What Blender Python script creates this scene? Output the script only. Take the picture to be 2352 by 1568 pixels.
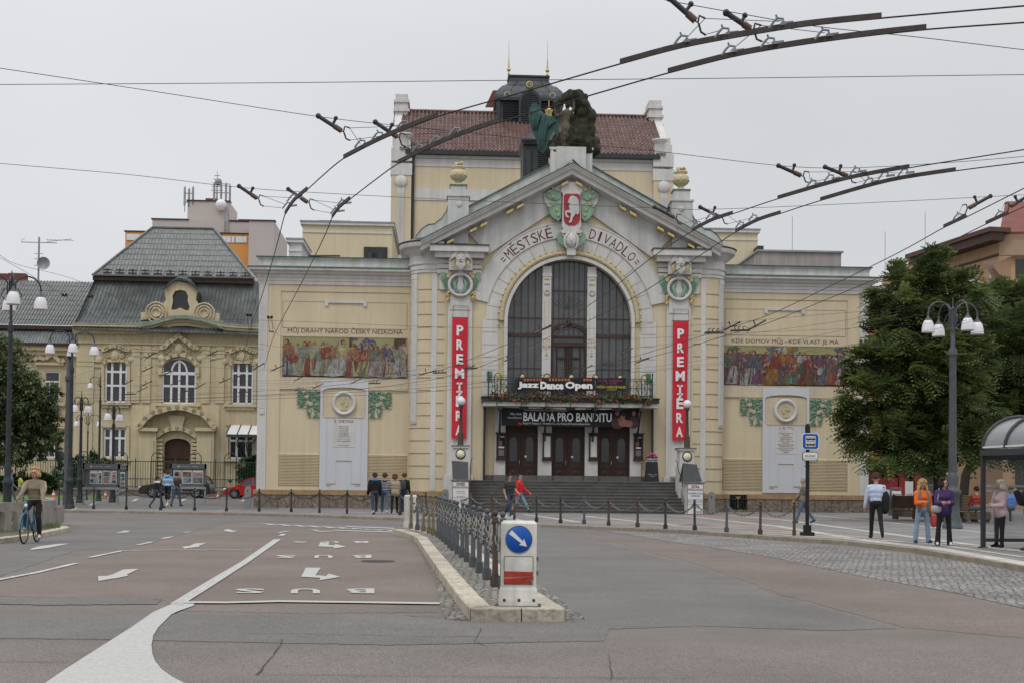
import bpy, bmesh, math, random
from mathutils import Vector, Matrix, geometry, noise
for o in list(bpy.data.objects): bpy.data.objects.remove(o)
SC=bpy.context.scene; COL=SC.collection
R=math.radians
# ------------------------------------------------------------ camera
FPX=3000.; ROLL=.0101; PITCH=math.atan(.027); SH=245.; CZ=1.62; SL=.003
cam=bpy.data.cameras.new('camera'); co=bpy.data.objects.new('camera',cam); COL.objects.link(co)
cam.sensor_width=36; cam.lens=FPX/2352*36; cam.shift_y=SH/2352; cam.clip_end=3000; cam.clip_start=.1
_f=Vector((0,math.cos(PITCH),math.sin(PITCH))); _u=Vector((0,-math.sin(PITCH),math.cos(PITCH))); _r=Vector((1,0,0))
CR=_r*math.cos(ROLL)+_u*math.sin(ROLL); CU=_u*math.cos(ROLL)-_r*math.sin(ROLL)
m=Matrix((CR,CU,-_f)).transposed().to_4x4(); m.translation=(0,0,CZ); co.matrix_world=m
SC.camera=co
SC.render.resolution_x=1024; SC.render.resolution_y=682
# ------------------------------------------------------------ overcast sky and weak sun
wd=bpy.data.worlds.new("World"); SC.world=wd; wd.use_nodes=True
nt=wd.node_tree; N=nt.nodes; Lk=nt.links; bg=N['Background']
sky=N.new('ShaderNodeTexSky'); sky.sky_type='NISHITA'; sky.sun_disc=False
SUN_EL,SUN_AZ=R(55),R(205)
sky.sun_elevation=SUN_EL; sky.sun_rotation=SUN_AZ
tc=N.new('ShaderNodeTexCoord'); sx=N.new('ShaderNodeSeparateXYZ'); Lk.new(tc.outputs['Generated'],sx.inputs[0])
mp=N.new('ShaderNodeMapRange'); mp.interpolation_type='SMOOTHSTEP'; mp.inputs['From Min'].default_value=.22; mp.inputs['From Max'].default_value=1
mp.inputs['To Min'].default_value=.65; mp.inputs['To Max'].default_value=1.9
Lk.new(sx.outputs['Z'],mp.inputs['Value'])
nz=N.new('ShaderNodeTexNoise'); nz.inputs['Scale'].default_value=1.3; nz.inputs['Detail'].default_value=4; nz.inputs['Roughness'].default_value=.45
mpp=N.new('ShaderNodeMapping'); mpp.inputs['Scale'].default_value=(1,1,2.5); mpp.inputs['Location'].default_value=(.9,.2,.1)
Lk.new(tc.outputs['Generated'],mpp.inputs[0]); Lk.new(mpp.outputs[0],nz.inputs['Vector'])
nr=N.new('ShaderNodeMapRange'); nr.inputs['From Min'].default_value=.3; nr.inputs['From Max'].default_value=.7
nr.inputs['To Min'].default_value=.90; nr.inputs['To Max'].default_value=1.09; Lk.new(nz.outputs['Fac'],nr.inputs['Value'])
mu=N.new('ShaderNodeMath'); mu.operation='MULTIPLY'; Lk.new(mp.outputs[0],mu.inputs[0]); Lk.new(nr.outputs[0],mu.inputs[1])
cc=N.new('ShaderNodeCombineColor'); 
for i,k in enumerate((.965,.985,1.02)):
    q_=N.new('ShaderNodeMath'); q_.operation='MULTIPLY'; q_.inputs[1].default_value=k; Lk.new(mu.outputs[0],q_.inputs[0]); Lk.new(q_.outputs[0],cc.inputs[i])
bg2=N.new('ShaderNodeBackground'); bg2.inputs['Strength'].default_value=1.0; Lk.new(cc.outputs[0],bg2.inputs['Color'])
hs=N.new('ShaderNodeHueSaturation'); hs.inputs['Saturation'].default_value=.2; Lk.new(sky.outputs[0],hs.inputs['Color']); Lk.new(hs.outputs[0],bg.inputs['Color'])
bg.inputs['Strength'].default_value=.012
ad=N.new('ShaderNodeAddShader'); Lk.new(bg.outputs[0],ad.inputs[0]); Lk.new(bg2.outputs[0],ad.inputs[1]); Lk.new(ad.outputs[0],N['World Output'].inputs['Surface'])
sl=bpy.data.lights.new('sun','SUN'); sl.energy=.7; sl.angle=R(14); sl.color=(1,.96,.9)
so=bpy.data.objects.new('sun',sl); COL.objects.link(so)
_d=Vector((math.sin(SUN_AZ)*math.cos(SUN_EL),math.cos(SUN_AZ)*math.cos(SUN_EL),math.sin(SUN_EL)))
so.rotation_euler=_d.to_track_quat('Z','Y').to_euler()
SC.view_settings.view_transform='Standard'; SC.view_settings.look='None'; SC.view_settings.exposure=0; SC.view_settings.gamma=1
# ------------------------------------------------------------ survey helpers: sight line of a photo point (2352 px wide) met with a real plane
def ray(x,y): return CR*((x-1176)/FPX)+CU*((784-y+SH)/FPX)+_f
def gp(x,y,off=0.):                 # point on the sloping ground sheet raised by off
    r=ray(x,y); t=(CZ-off)/(-(r.z-SL*r.y)); return Vector((t*r.x,t*r.y,CZ+t*r.z))
def hp(x,y,z):                      # point on the level z (overhead wires)
    r=ray(x,y); t=(z-CZ)/r.z; return Vector((t*r.x,t*r.y,z))
def yp(x,y,Y):                      # point at the distance Y
    r=ray(x,y); t=Y/r.y; return Vector((t*r.x,Y,CZ+t*r.z))
def gz(y,off=0.): return SL*y+off
class Fr:                           # a building's own frame: u along the front, d into depth, w up
    def __init__(s,X,Y,Z,psi): s.o=Vector((X,Y,Z)); s.psi=psi
    def q(s,x,y,d=0):
        r=ray(x,y); n=Vector((-math.sin(s.psi),math.cos(s.psi)))
        t=(n.x*s.o.x+n.y*s.o.y+d)/(n.x*r.x+n.y*r.y)
        X=t*r.x-s.o.x; Y=t*r.y-s.o.y
        return (X*math.cos(s.psi)+Y*math.sin(s.psi), CZ+t*r.z-s.o.z)
    def pq(s,pts,d=0): return [s.q(x,y,d) for x,y in pts]
# ------------------------------------------------------------ materials
def lin(c): return tuple(((v/255)/12.92 if v/255<=.04045 else ((v/255+.055)/1.055)**2.4) for v in c)
MT={}
def mat(name,col,rough=.75,var=.12,scale=2.,bump=0.,bscale=40.,metal=0.,streak=0.,col2=None,spec=.3,fine=0.):
    m=bpy.data.materials.new(name); m.use_nodes=True; t=m.node_tree; n=t.nodes; l=t.links; b=n['Principled BSDF']
    b.inputs['Roughness'].default_value=rough; b.inputs['Metallic'].default_value=metal; b.inputs['Specular IOR Level'].default_value=spec
    tc=n.new('ShaderNodeTexCoord'); nz=n.new('ShaderNodeTexNoise'); nz.inputs['Scale'].default_value=scale; nz.inputs['Detail'].default_value=8; nz.inputs['Roughness'].default_value=.65
    l.new(tc.outputs['Object'],nz.inputs['Vector'])
    r=n.new('ShaderNodeMapRange'); r.inputs['From Min'].default_value=.3; r.inputs['From Max'].default_value=.7; l.new(nz.outputs['Fac'],r.inputs['Value'])
    mx=n.new('ShaderNodeMix'); mx.data_type='RGBA'; l.new(r.outputs[0],mx.inputs['Factor'])
    a=[max(0,v*(1-var)) for v in col]; c=[min(1,v*(1+var)) for v in col] if col2 is None else list(col2)
    mx.inputs[6].default_value=(*a,1); mx.inputs[7].default_value=(*c,1)
    out=mx.outputs[2]
    def mul(out,vec_scale,sc,lo,hi):
        mg=n.new('ShaderNodeMapping'); mg.inputs['Scale'].default_value=vec_scale; l.new(tc.outputs['Object'],mg.inputs[0])
        z=n.new('ShaderNodeTexNoise'); z.inputs['Scale'].default_value=sc; z.inputs['Detail'].default_value=6; l.new(mg.outputs[0],z.inputs['Vector'])
        rr=n.new('ShaderNodeMapRange'); rr.inputs['From Min'].default_value=.35; rr.inputs['From Max'].default_value=.65; rr.inputs['To Min'].default_value=lo; rr.inputs['To Max'].default_value=hi; l.new(z.outputs['Fac'],rr.inputs['Value'])
        m2=n.new('ShaderNodeVectorMath'); m2.operation='SCALE'; l.new(out,m2.inputs[0]); l.new(rr.outputs[0],m2.inputs['Scale']); return m2.outputs[0]
    if streak: out=mul(out,(1,1,.08),3.,1-streak,1.)
    if fine: out=mul(out,(1,1,1),bscale,1-fine,1+fine)
    l.new(out,b.inputs['Base Color'])
    if bump:
        z=n.new('ShaderNodeTexNoise'); z.inputs['Scale'].default_value=bscale; z.inputs['Detail'].default_value=5; l.new(tc.outputs['Object'],z.inputs['Vector'])
        bp=n.new('ShaderNodeBump'); bp.inputs['Strength'].default_value=bump; bp.inputs['Distance'].default_value=.02; l.new(z.outputs['Fac'],bp.inputs['Height']); l.new(bp.outputs[0],b.inputs['Normal'])
    MT[name]=m; return m
def addbrick(name,c1,c2,mortar,sx,sy,msize=.02,rot=(0,0,0),rough=.85,bias=0,bump=.4,off=.5):
    m=bpy.data.materials.new(name); m.use_nodes=True; t=m.node_tree; n=t.nodes; l=t.links; b=n['Principled BSDF']; b.inputs['Roughness'].default_value=rough; b.inputs['Specular IOR Level'].default_value=.25
    tc=n.new('ShaderNodeTexCoord'); mg=n.new('ShaderNodeMapping'); mg.inputs['Rotation'].default_value=rot; l.new(tc.outputs['Object'],mg.inputs[0])
    wz=n.new('ShaderNodeTexNoise'); wz.inputs['Scale'].default_value=2.5; l.new(mg.outputs[0],wz.inputs['Vector'])
    wa=n.new('ShaderNodeVectorMath'); wa.operation='MULTIPLY_ADD'; wa.inputs[1].default_value=(sx*.35,sx*.35,0); l.new(wz.outputs['Color'],wa.inputs[0]); l.new(mg.outputs[0],wa.inputs[2])
    br=n.new('ShaderNodeTexBrick'); l.new(wa.outputs[0],br.inputs['Vector']); br.inputs['Scale'].default_value=1; br.offset=off
    br.inputs['Brick Width'].default_value=sx; br.inputs['Row Height'].default_value=sy; br.inputs['Mortar Size'].default_value=msize; br.inputs['Mortar Smooth'].default_value=.3
    br.inputs['Color1'].default_value=(*c1,1); br.inputs['Color2'].default_value=(*c2,1); br.inputs['Mortar'].default_value=(*mortar,1); br.inputs['Bias'].default_value=bias
    nz=n.new('ShaderNodeTexNoise'); nz.inputs['Scale'].default_value=.8; nz.inputs['Detail'].default_value=9; l.new(tc.outputs['Object'],nz.inputs['Vector'])
    rr=n.new('ShaderNodeMapRange'); rr.inputs['From Min'].default_value=.3; rr.inputs['From Max'].default_value=.7; rr.inputs['To Min'].default_value=.75; rr.inputs['To Max'].default_value=1.2; l.new(nz.outputs['Fac'],rr.inputs['Value'])
    sc=n.new('ShaderNodeVectorMath'); sc.operation='SCALE'; l.new(br.outputs['Color'],sc.inputs[0]); l.new(rr.outputs[0],sc.inputs['Scale']); l.new(sc.outputs[0],b.inputs['Base Color'])
    bp=n.new('ShaderNodeBump'); bp.inputs['Strength'].default_value=bump; bp.inputs['Distance'].default_value=.02; bp.invert=True; l.new(br.outputs['Fac'],bp.inputs['Height']); l.new(bp.outputs[0],b.inputs['Normal'])
    MT[name]=m; return m
def glass(name,col=(.02,.022,.025),rough=.08,spec=.6):
    m=mat(name,col,rough,.3,1.5,spec=spec,bump=.04,bscale=1.2); return m
CREAM=(.575,.487,.335); WHITE=(.565,.55,.525)
mat('cream',CREAM,.85,.04,.5,streak=.09,fine=.02,bscale=6,bump=.06)
mat('cream2',(.54,.46,.33),.85,.05,.6,streak=.1,fine=.04,bscale=5)
mat('white',WHITE,.8,.06,.8,streak=.14,fine=.03,bscale=6)
mat('whitedirty',(.52,.52,.505),.8,.12,1.2,streak=.22)
mat('whiteslab',(.52,.525,.55),.8,.03,.8,streak=.04)
mat('groove',(.25,.2,.13),.9,.2,2)
mat('stone',(.17,.14,.11),.95,.3,2.5,bump=.9,bscale=9,fine=.35)
mat('sandstone',(.30,.20,.11),.9,.25,1.6,fine=.15,bscale=14)
mat('darkstone',(.12,.115,.11),.6,.25,1.2,fine=.15,bscale=20)
mat('darkriser',(.085,.083,.08),.7,.3,1.2)
mat('greenrelief',(.19,.31,.22),.6,.25,3)
mat('greenleaf',(.06,.17,.10),.6,.3,5)
mat('gold',(.52,.41,.17),.4,.25,6,metal=.45)
mat('goldcream',(.47,.40,.25),.6,.15,6)
mat('copper',(.17,.30,.24),.6,.35,1.5,col2=(.08,.13,.11),streak=.2)
mat('copperpale',(.30,.38,.33),.6,.2,1.2,streak=.2)
mat('darkcopper',(.045,.05,.052),.45,.35,.9,metal=.3,streak=.2)
mat('darkmetal',(.03,.033,.036),.5,.25,3)
mat('bluecopper',(.10,.12,.125),.45,.3,.7,metal=.3,col2=(.05,.05,.05),streak=.35)
mat('patina',(.075,.08,.08),.55,.4,.3,metal=.1,col2=(.19,.215,.21),streak=.4)
mat('zincpatina',(.28,.28,.265),.6,.3,.45,metal=.1,col2=(.19,.195,.19),streak=.3)
mat('zinc',(.27,.28,.29),.5,.2,1,streak=.2)
mat('brownwood',(.05,.024,.016),.5,.25,2,streak=.25)
mat('mullion',(.06,.035,.028),.5,.2,2)
glass('glass'); glass('glassgrey',(.07,.076,.08),.14); glass('glassdark',(.012,.012,.013),.12)
mat('glassmilk',(.10,.11,.10),.3,.4,6)
mat('red',(.52,.02,.035),.7,.06,1.5)
mat('shieldred',(.33,.03,.035),.6,.1,2)
mat('textbrown',(.10,.025,.025),.8,.1,3)
mat('textwhite',(.70,.70,.70),.7,.05,3)
mat('black',(.012,.012,.014),.6,.2,2)
mat('blackcloth',(.018,.019,.023),.8,.25,1.2)
mat('rust',(.12,.045,.02),.9,.4,8)
mat('asphalt',(.155,.148,.143),.9,.12,.35,bump=.35,bscale=120,fine=.28,spec=.2)
mat('asphaltred',(.152,.133,.121),.9,.17,.35,bump=.4,bscale=70,fine=.4,spec=.2)
mat('asphaltdark',(.132,.126,.12),.88,.16,.45,bump=.4,bscale=75,fine=.4,spec=.2)
mat('asphaltseam',(.045,.043,.042),.9,.3,2)
mat('asphaltwarm',(.156,.126,.11),.9,.16,.35,bump=.4,bscale=70,fine=.4,spec=.2)
mat('paint',(.46,.455,.435),.8,.2,1.6,col2=(.37,.365,.35),fine=.12,bscale=30,spec=.2)
mat('paintworn',(.38,.375,.36),.85,.25,1.4,fine=.2,bscale=9,spec=.2)
mat('kerb',(.36,.32,.255),.85,.3,1.3,fine=.25,bscale=18,bump=.5)
mat('kerbdark',(.24,.20,.155),.9,.25,1.6,fine=.2,bscale=25,bump=.3)
mat('joint',(.06,.055,.045),.95,.2,5)
def addcobble(name,c1,c2,mortar,size,stretch=1.3,gap=.06,rot=0.,rnd=.75):
    m=bpy.data.materials.new(name); m.use_nodes=True; t=m.node_tree; n=t.nodes; l=t.links; b=n['Principled BSDF']; b.inputs['Roughness'].default_value=.85; b.inputs['Specular IOR Level'].default_value=.25
    tc=n.new('ShaderNodeTexCoord'); mg=n.new('ShaderNodeMapping'); mg.inputs['Rotation'].default_value=(0,0,rot); mg.inputs['Scale'].default_value=(1/size,1/(size*stretch),0); l.new(tc.outputs['Object'],mg.inputs[0])
    v=[]
    for f in ('F1','DISTANCE_TO_EDGE'):
        x=n.new('ShaderNodeTexVoronoi'); x.voronoi_dimensions='2D'; x.feature=f; x.inputs['Scale'].default_value=1; x.inputs['Randomness'].default_value=rnd; l.new(mg.outputs[0],x.inputs['Vector']); v.append(x)
    sp=n.new('ShaderNodeSeparateColor'); l.new(v[0].outputs['Color'],sp.inputs[0]); mx=n.new('ShaderNodeMix'); mx.data_type='RGBA'; l.new(sp.outputs[0],mx.inputs['Factor']); mx.inputs[6].default_value=(*c1,1); mx.inputs[7].default_value=(*c2,1)
    r=n.new('ShaderNodeMapRange'); r.interpolation_type='SMOOTHSTEP'; r.inputs['From Min'].default_value=gap*.4; r.inputs['From Max'].default_value=gap*2.2; l.new(v[1].outputs['Distance'],r.inputs['Value'])
    m2=n.new('ShaderNodeMix'); m2.data_type='RGBA'; l.new(r.outputs[0],m2.inputs['Factor']); m2.inputs[6].default_value=(*mortar,1); l.new(mx.outputs[2],m2.inputs[7])
    nz=n.new('ShaderNodeTexNoise'); nz.inputs['Scale'].default_value=.7; nz.inputs['Detail'].default_value=9; l.new(tc.outputs['Object'],nz.inputs['Vector']); rr=n.new('ShaderNodeMapRange'); rr.inputs['From Min'].default_value=.3; rr.inputs['From Max'].default_value=.7; rr.inputs['To Min'].default_value=.72; rr.inputs['To Max'].default_value=1.2; l.new(nz.outputs['Fac'],rr.inputs['Value'])
    sc=n.new('ShaderNodeVectorMath'); sc.operation='SCALE'; l.new(m2.outputs[2],sc.inputs[0]); l.new(rr.outputs[0],sc.inputs['Scale']); l.new(sc.outputs[0],b.inputs['Base Color'])
    bp=n.new('ShaderNodeBump'); bp.inputs['Strength'].default_value=.8; bp.inputs['Distance'].default_value=.03; l.new(r.outputs[0],bp.inputs['Height']); l.new(bp.outputs[0],b.inputs['Normal']); MT[name]=m
addcobble('setts',(.24,.22,.195),(.15,.14,.13),(.08,.07,.058),.12,1.2)
addcobble('settsbig',(.26,.25,.235),(.16,.155,.15),(.085,.078,.07),.125,1.25,rot=.35)
addbrick('plaza',(.22,.21,.205),(.18,.175,.17),(.12,.115,.11),.10,.10,.008,rot=(0,0,.2),bump=.2)
addbrick('plazapink',(.27,.21,.185),(.23,.185,.165),(.14,.12,.11),.10,.10,.008,bump=.2)
addbrick('plazalight',(.47,.445,.40),(.36,.34,.31),(.26,.25,.23),.10,.10,.008,bump=.2)
mat('grass',(.07,.125,.03),.9,.3,3,fine=.3,bscale=60,bump=.8)
mat('soil',(.09,.085,.05),.95,.3,3,fine=.3,bscale=30)
mat('iron',(.035,.04,.042),.45,.3,6,metal=.3)
mat('ironbrown',(.06,.042,.028),.55,.3,8)
mat('irongrey',(.075,.083,.088),.5,.2,6,metal=.2)
mat('chain',(.15,.15,.14),.5,.3,20,metal=.4)
mat('fencegreen',(.035,.06,.045),.6,.25,4)
mat('cabinet',(.58,.565,.52),.5,.16,3,streak=.35,fine=.05,bscale=9)
mat('signblue',(.005,.075,.36),.45,.08,2)
mat('signwhite',(.62,.62,.6),.5,.06,2)
mat('signred',(.42,.04,.025),.5,.2,5)
mat('lampglass',(.66,.64,.66),.25,.06,3)
mat('lampcream',(.66,.64,.42),.3,.1,3)
mat('concrete',(.27,.25,.22),.9,.2,1.5,streak=.2,fine=.1,bscale=20)
mat('benchwood',(.13,.085,.05),.7,.25,2)
mat('beige',(.49,.415,.275),.85,.08,.7,streak=.14,fine=.06,bscale=4)
mat('beigetrim',(.53,.45,.30),.85,.08,.8,streak=.12)
mat('winwhite',(.66,.66,.68),.6,.05,2)
mat('blockpink',(.43,.385,.36),.9,.03,.3)
mat('blockorange',(.60,.27,.085),.9,.05,.3)
mat('peach',(.44,.29,.17),.85,.06,.5,streak=.1)
mat('tan',(.34,.25,.17),.9,.1,.6)
mat('yellowwall',(.50,.33,.05),.85,.08,.6)
addbrick('yellowbrick',(.42,.24,.07),(.34,.18,.05),(.2,.13,.07),.5,.09,.012,rot=(R(90),0,0),bump=.2)
mat('greywall',(.40,.36,.35),.9,.08,.6,streak=.1)
mat('concreteold',(.33,.30,.28),.9,.15,.5,streak=.25)
mat('redroof',(.15,.05,.04),.8,.2,1)
mat('shopred',(.22,.02,.02),.5,.2,2)
mat('bark',(.05,.038,.028),.95,.3,6,bump=.8,bscale=15)
for i,(c) in enumerate([(.08,.115,.035),(.11,.15,.046),(.155,.19,.06),(.055,.08,.026)]): mat('leaf%d'%i,c,.6,.25,2,spec=.25)
for i,(c) in enumerate([(.10,.135,.06),(.14,.18,.08),(.07,.10,.045)]): mat('willow%d'%i,c,.6,.2,2,spec=.2)
mat('hedge0',(.02,.05,.015),.7,.3,4); mat('hedge1',(.035,.075,.02),.7,.3,4)
mat('statue',(.04,.036,.027),.9,.5,1.4,col2=(.15,.12,.08),fine=.2,bscale=12)
mat('moss',(.024,.024,.013),.95,.4,2,fine=.4,bscale=6,bump=1.)
mat('verdigris',(.06,.16,.135),.6,.4,2,col2=(.03,.075,.065),streak=.2)
for k in [x for x in MT if x.startswith(('leaf','willow'))]:
    t=MT[k].node_tree; pb=t.nodes['Principled BSDF']; tr=t.nodes.new('ShaderNodeBsdfTranslucent'); ms=t.nodes.new('ShaderNodeMixShader'); ms.inputs[0].default_value=.35
    src=pb.inputs['Base Color'].links[0].from_socket; t.links.new(src,tr.inputs['Color']); t.links.new(pb.outputs[0],ms.inputs[1]); t.links.new(tr.outputs[0],ms.inputs[2]); t.links.new(ms.outputs[0],t.nodes['Material Output'].inputs['Surface'])
# tiled roof of S-tiles
def tiles():
    m=bpy.data.materials.new('rooftile'); m.use_nodes=True; t=m.node_tree; n=t.nodes; l=t.links; b=n['Principled BSDF']; b.inputs['Roughness'].default_value=.55
    nz=n.new('ShaderNodeTexNoise'); nz.inputs['Scale'].default_value=1.8; nz.inputs['Detail'].default_value=8; tc=n.new('ShaderNodeTexCoord'); l.new(tc.outputs['Object'],nz.inputs['Vector'])
    r=n.new('ShaderNodeValToRGB'); r.color_ramp.elements[0].position=.3; r.color_ramp.elements[0].color=(.042,.019,.015,1); r.color_ramp.elements[1].position=.75; r.color_ramp.elements[1].color=(.165,.08,.062,1); l.new(nz.outputs['Fac'],r.inputs[0]); l.new(r.outputs[0],b.inputs['Base Color']); MT['rooftile']=m
tiles()
def clear(name,col,alpha,rough=.05):
    m=mat(name,col,rough,.05,2,spec=.5); m.node_tree.nodes['Principled BSDF'].inputs['Alpha'].default_value=alpha; return m
clear('clearglass',(.10,.12,.13),.16); clear('shelterglass',(.27,.285,.29),.72,.25)
def M(*a): return [MT[x] for x in a]
# ------------------------------------------------------------ object helpers
def tg(o,label=None,cat=None,group=None,kind=None):
    if label: o['label']=label
    if cat: o['category']=cat
    if group: o['group']=group
    if kind: o['kind']=kind
    return o
def thing(name,label,cat,loc=(0,0,0),rz=0,group=None,kind=None):
    o=bpy.data.objects.new(name,None); COL.objects.link(o); o.location=loc; o.rotation_euler=(0,0,rz); o.empty_display_size=.2
    return tg(o,label,cat,group,kind)
def kids(r): return [o for o in COL.objects if o.parent==r]
def dup(root,loc,rz=None,label=None,group=None,parent=None,scale=None):
    r=root.copy(); COL.objects.link(r); r.location=loc
    if rz is not None: r.rotation_euler=(0,0,rz)
    if scale: r.scale=scale
    if label: r['label']=label
    if group: r['group']=group
    if parent: r.parent=parent
    for c in kids(root):
        k=c.copy(); COL.objects.link(k); k.parent=r
        for g in kids(c):
            h=g.copy(); COL.objects.link(h); h.parent=k
    return r
ORD=['first','second','third','fourth','fifth','sixth','seventh','eighth','ninth','tenth','eleventh','twelfth','thirteenth','fourteenth','fifteenth','sixteenth','seventeenth','eighteenth','nineteenth','twentieth']
_tc={}
def textmesh(s,bold=0.):
    k=(s,bold)
    if k in _tc: return _tc[k]
    c=bpy.data.curves.new('t','FONT'); c.body=s; c.size=1; c.resolution_u=2; c.offset=bold; c.align_x='LEFT'
    o=bpy.data.objects.new('t',c); COL.objects.link(o); dg=bpy.context.evaluated_depsgraph_get(); dg.update()
    me=bpy.data.meshes.new_from_object(o.evaluated_get(dg))
    vs=[v.co.copy() for v in me.vertices]; fs=[tuple(p.vertices) for p in me.polygons]
    bpy.data.objects.remove(o); bpy.data.curves.remove(c); bpy.data.meshes.remove(me)
    _tc[k]=(vs,fs); return vs,fs
class MB:
    def __init__(s): s.v=[];s.f=[];s.m=[];s.s=[]
    def add(s,vs,fs,m=0,sm=False):
        b=len(s.v); s.v+= [tuple(v) for v in vs]
        for f in fs: s.f.append(tuple(i+b for i in f)); s.m.append(m); s.s.append(sm)
        return s
    def box(s,x0,x1,y0,y1,z0,z1,m=0):
        if x0>x1:x0,x1=x1,x0
        if y0>y1:y0,y1=y1,y0
        if z0>z1:z0,z1=z1,z0
        return s.add([(x0,y0,z0),(x1,y0,z0),(x1,y1,z0),(x0,y1,z0),(x0,y0,z1),(x1,y0,z1),(x1,y1,z1),(x0,y1,z1)],[(0,3,2,1),(4,5,6,7),(0,1,5,4),(1,2,6,5),(2,3,7,6),(3,0,4,7)],m)
    def bar(s,a,b,w,h,m=0,up=(0,0,1)):
        a=Vector(a);b=Vector(b);d=(b-a).normalized();u=Vector(up)
        if abs(d.dot(u))>.98:u=Vector((0,1,0))
        x=d.cross(u).normalized()*w/2; z=x.cross(d).normalized()*h/2
        p=[a-x-z,a+x-z,a+x+z,a-x+z,b-x-z,b+x-z,b+x+z,b-x+z]
        return s.add(p,[(0,1,2,3),(7,6,5,4),(0,4,5,1),(1,5,6,2),(2,6,7,3),(3,7,4,0)],m)
    def frus(s,z0,z1,a,b,c=(0,0),m=0):   # a,b half sizes (x,y) at z0,z1
        x,y=c; p=[(x-a[0],y-a[1],z0),(x+a[0],y-a[1],z0),(x+a[0],y+a[1],z0),(x-a[0],y+a[1],z0),(x-b[0],y-b[1],z1),(x+b[0],y-b[1],z1),(x+b[0],y+b[1],z1),(x-b[0],y+b[1],z1)]
        return s.add(p,[(0,3,2,1),(4,5,6,7),(0,1,5,4),(1,2,6,5),(2,3,7,6),(3,0,4,7)],m)
    def tube(s,pts,r,n=6,m=0,sm=True,caps=True):
        pts=[Vector(p) for p in pts]; k=len(pts); rs=r if isinstance(r,(list,tuple)) else [r]*k
        vs=[];fs=[]; pn=None
        for i,p in enumerate(pts):
            d=(pts[min(i+1,k-1)]-pts[max(i-1,0)]).normalized()
            if pn is None:
                a=Vector((0,0,1)) if abs(d.z)<.9 else Vector((1,0,0)); x=d.cross(a).normalized()
            else:
                x=(pn-d*pn.dot(d)); x=x.normalized() if x.length>1e-6 else d.orthogonal().normalized()
            pn=x; y=d.cross(x)
            for j in range(n):
                t=2*math.pi*j/n; vs.append(p+(x*math.cos(t)+y*math.sin(t))*rs[i])
        for i in range(k-1):
            for j in range(n): fs.append((i*n+j,i*n+(j+1)%n,(i+1)*n+(j+1)%n,(i+1)*n+j))
        s.add(vs,fs,m,sm)
        if caps: s.add(vs[:n],[tuple(range(n-1,-1,-1))],m); s.add(vs[-n:],[tuple(range(n))],m)
        return s
    def lathe(s,prof,c=(0,0,0),n=14,m=0,axis='z',sm=True,sx=1,a0=0,a1=None):
        vs=[];fs=[]; full=a1 is None; a1=2*math.pi if full else a1; nn=n if full else n+1
        for r,z in prof:
            for j in range(nn):
                t=a0+(a1-a0)*j/n; x,y=r*math.cos(t),r*math.sin(t)
                v={'z':(x*sx,y,z),'y':(x,z,y),'x':(z,x,y)}[axis]; vs.append((v[0]+c[0],v[1]+c[1],v[2]+c[2]))
        for i in range(len(prof)-1):
            for j in range(n):
                k=(j+1)%nn
                f=(i*nn+j,i*nn+k,(i+1)*nn+k,(i+1)*nn+j)
                fs.append(f if axis!='y' else f[::-1])
        s.add(vs,fs,m,sm); return s
    def ball(s,c,r,n=10,k=7,m=0,sm=True):
        rx,ry,rz=(r,r,r) if not isinstance(r,(tuple,list)) else r
        vs=[(c[0],c[1],c[2]-rz)];fs=[]
        for i in range(1,k):
            ph=-math.pi/2+math.pi*i/k
            for j in range(n): t=2*math.pi*j/n; vs.append((c[0]+rx*math.cos(ph)*math.cos(t),c[1]+ry*math.cos(ph)*math.sin(t),c[2]+rz*math.sin(ph)))
        vs.append((c[0],c[1],c[2]+rz)); T=len(vs)-1
        for j in range(n): fs.append((0,1+(j+1)%n,1+j)); fs.append((T,T-n+j,T-n+(j+1)%n))
        for i in range(k-2):
            for j in range(n): a=1+i*n; fs.append((a+j,a+(j+1)%n,a+n+(j+1)%n,a+n+j))
        return s.add(vs,fs,m,sm)
    def ext(s,outer,y0,y1,m=0,holes=(),back=False):   # outline in (u,w) given depth from y0 (front) to y1
        if not isinstance(holes,(list,tuple)): holes=[holes]
        loops=[list(outer)]+[list(h) for h in holes]
        fl=[p for lp in loops for p in lp]; n=len(fl)
        if len(loops)==1: tri=geometry.tessellate_polygon([[Vector((a,b,0)) for a,b in loops[0]]])
        else:
            bm=bmesh.new(); bv=[bm.verts.new((a,b,0)) for a,b in fl]; o=0
            for lp in loops:
                k=len(lp)
                for i in range(k): bm.edges.new((bv[o+i],bv[o+(i+1)%k]))
                o+=k
            bm.verts.index_update(); bmesh.ops.triangle_fill(bm,edges=bm.edges[:],use_beauty=True,normal=(0,0,1))
            tri=[tuple(v.index for v in f.verts) for f in bm.faces]; bm.free()
        vs=[(a,y0,b) for a,b in fl]
        fs=[]
        for t in tri:
            a,b,c=[fl[i] for i in t]; cr=(b[0]-a[0])*(c[1]-a[1])-(b[1]-a[1])*(c[0]-a[0])
            fs.append(t if cr>0 else t[::-1])
        if y1 is None: return s.add(vs,fs,m)
        if back:
            s.add([(a,y1,b) for a,b in fl],[f[::-1] for f in fs],m)
        s.add(vs,fs,m); o=0
        for li,lp in enumerate(loops):
            k=len(lp); ar=sum(lp[i][0]*lp[(i+1)%k][1]-lp[(i+1)%k][0]*lp[i][1] for i in range(k))
            fl2=(ar>0)==(li==0)
            vv=[(a,y0,b) for a,b in lp]+[(a,y1,b) for a,b in lp]
            ff=[((i+1)%k,i,i+k,(i+1)%k+k) for i in range(k)]
            s.add(vv,ff if fl2 else [f[::-1] for f in ff],m)
        return s
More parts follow.
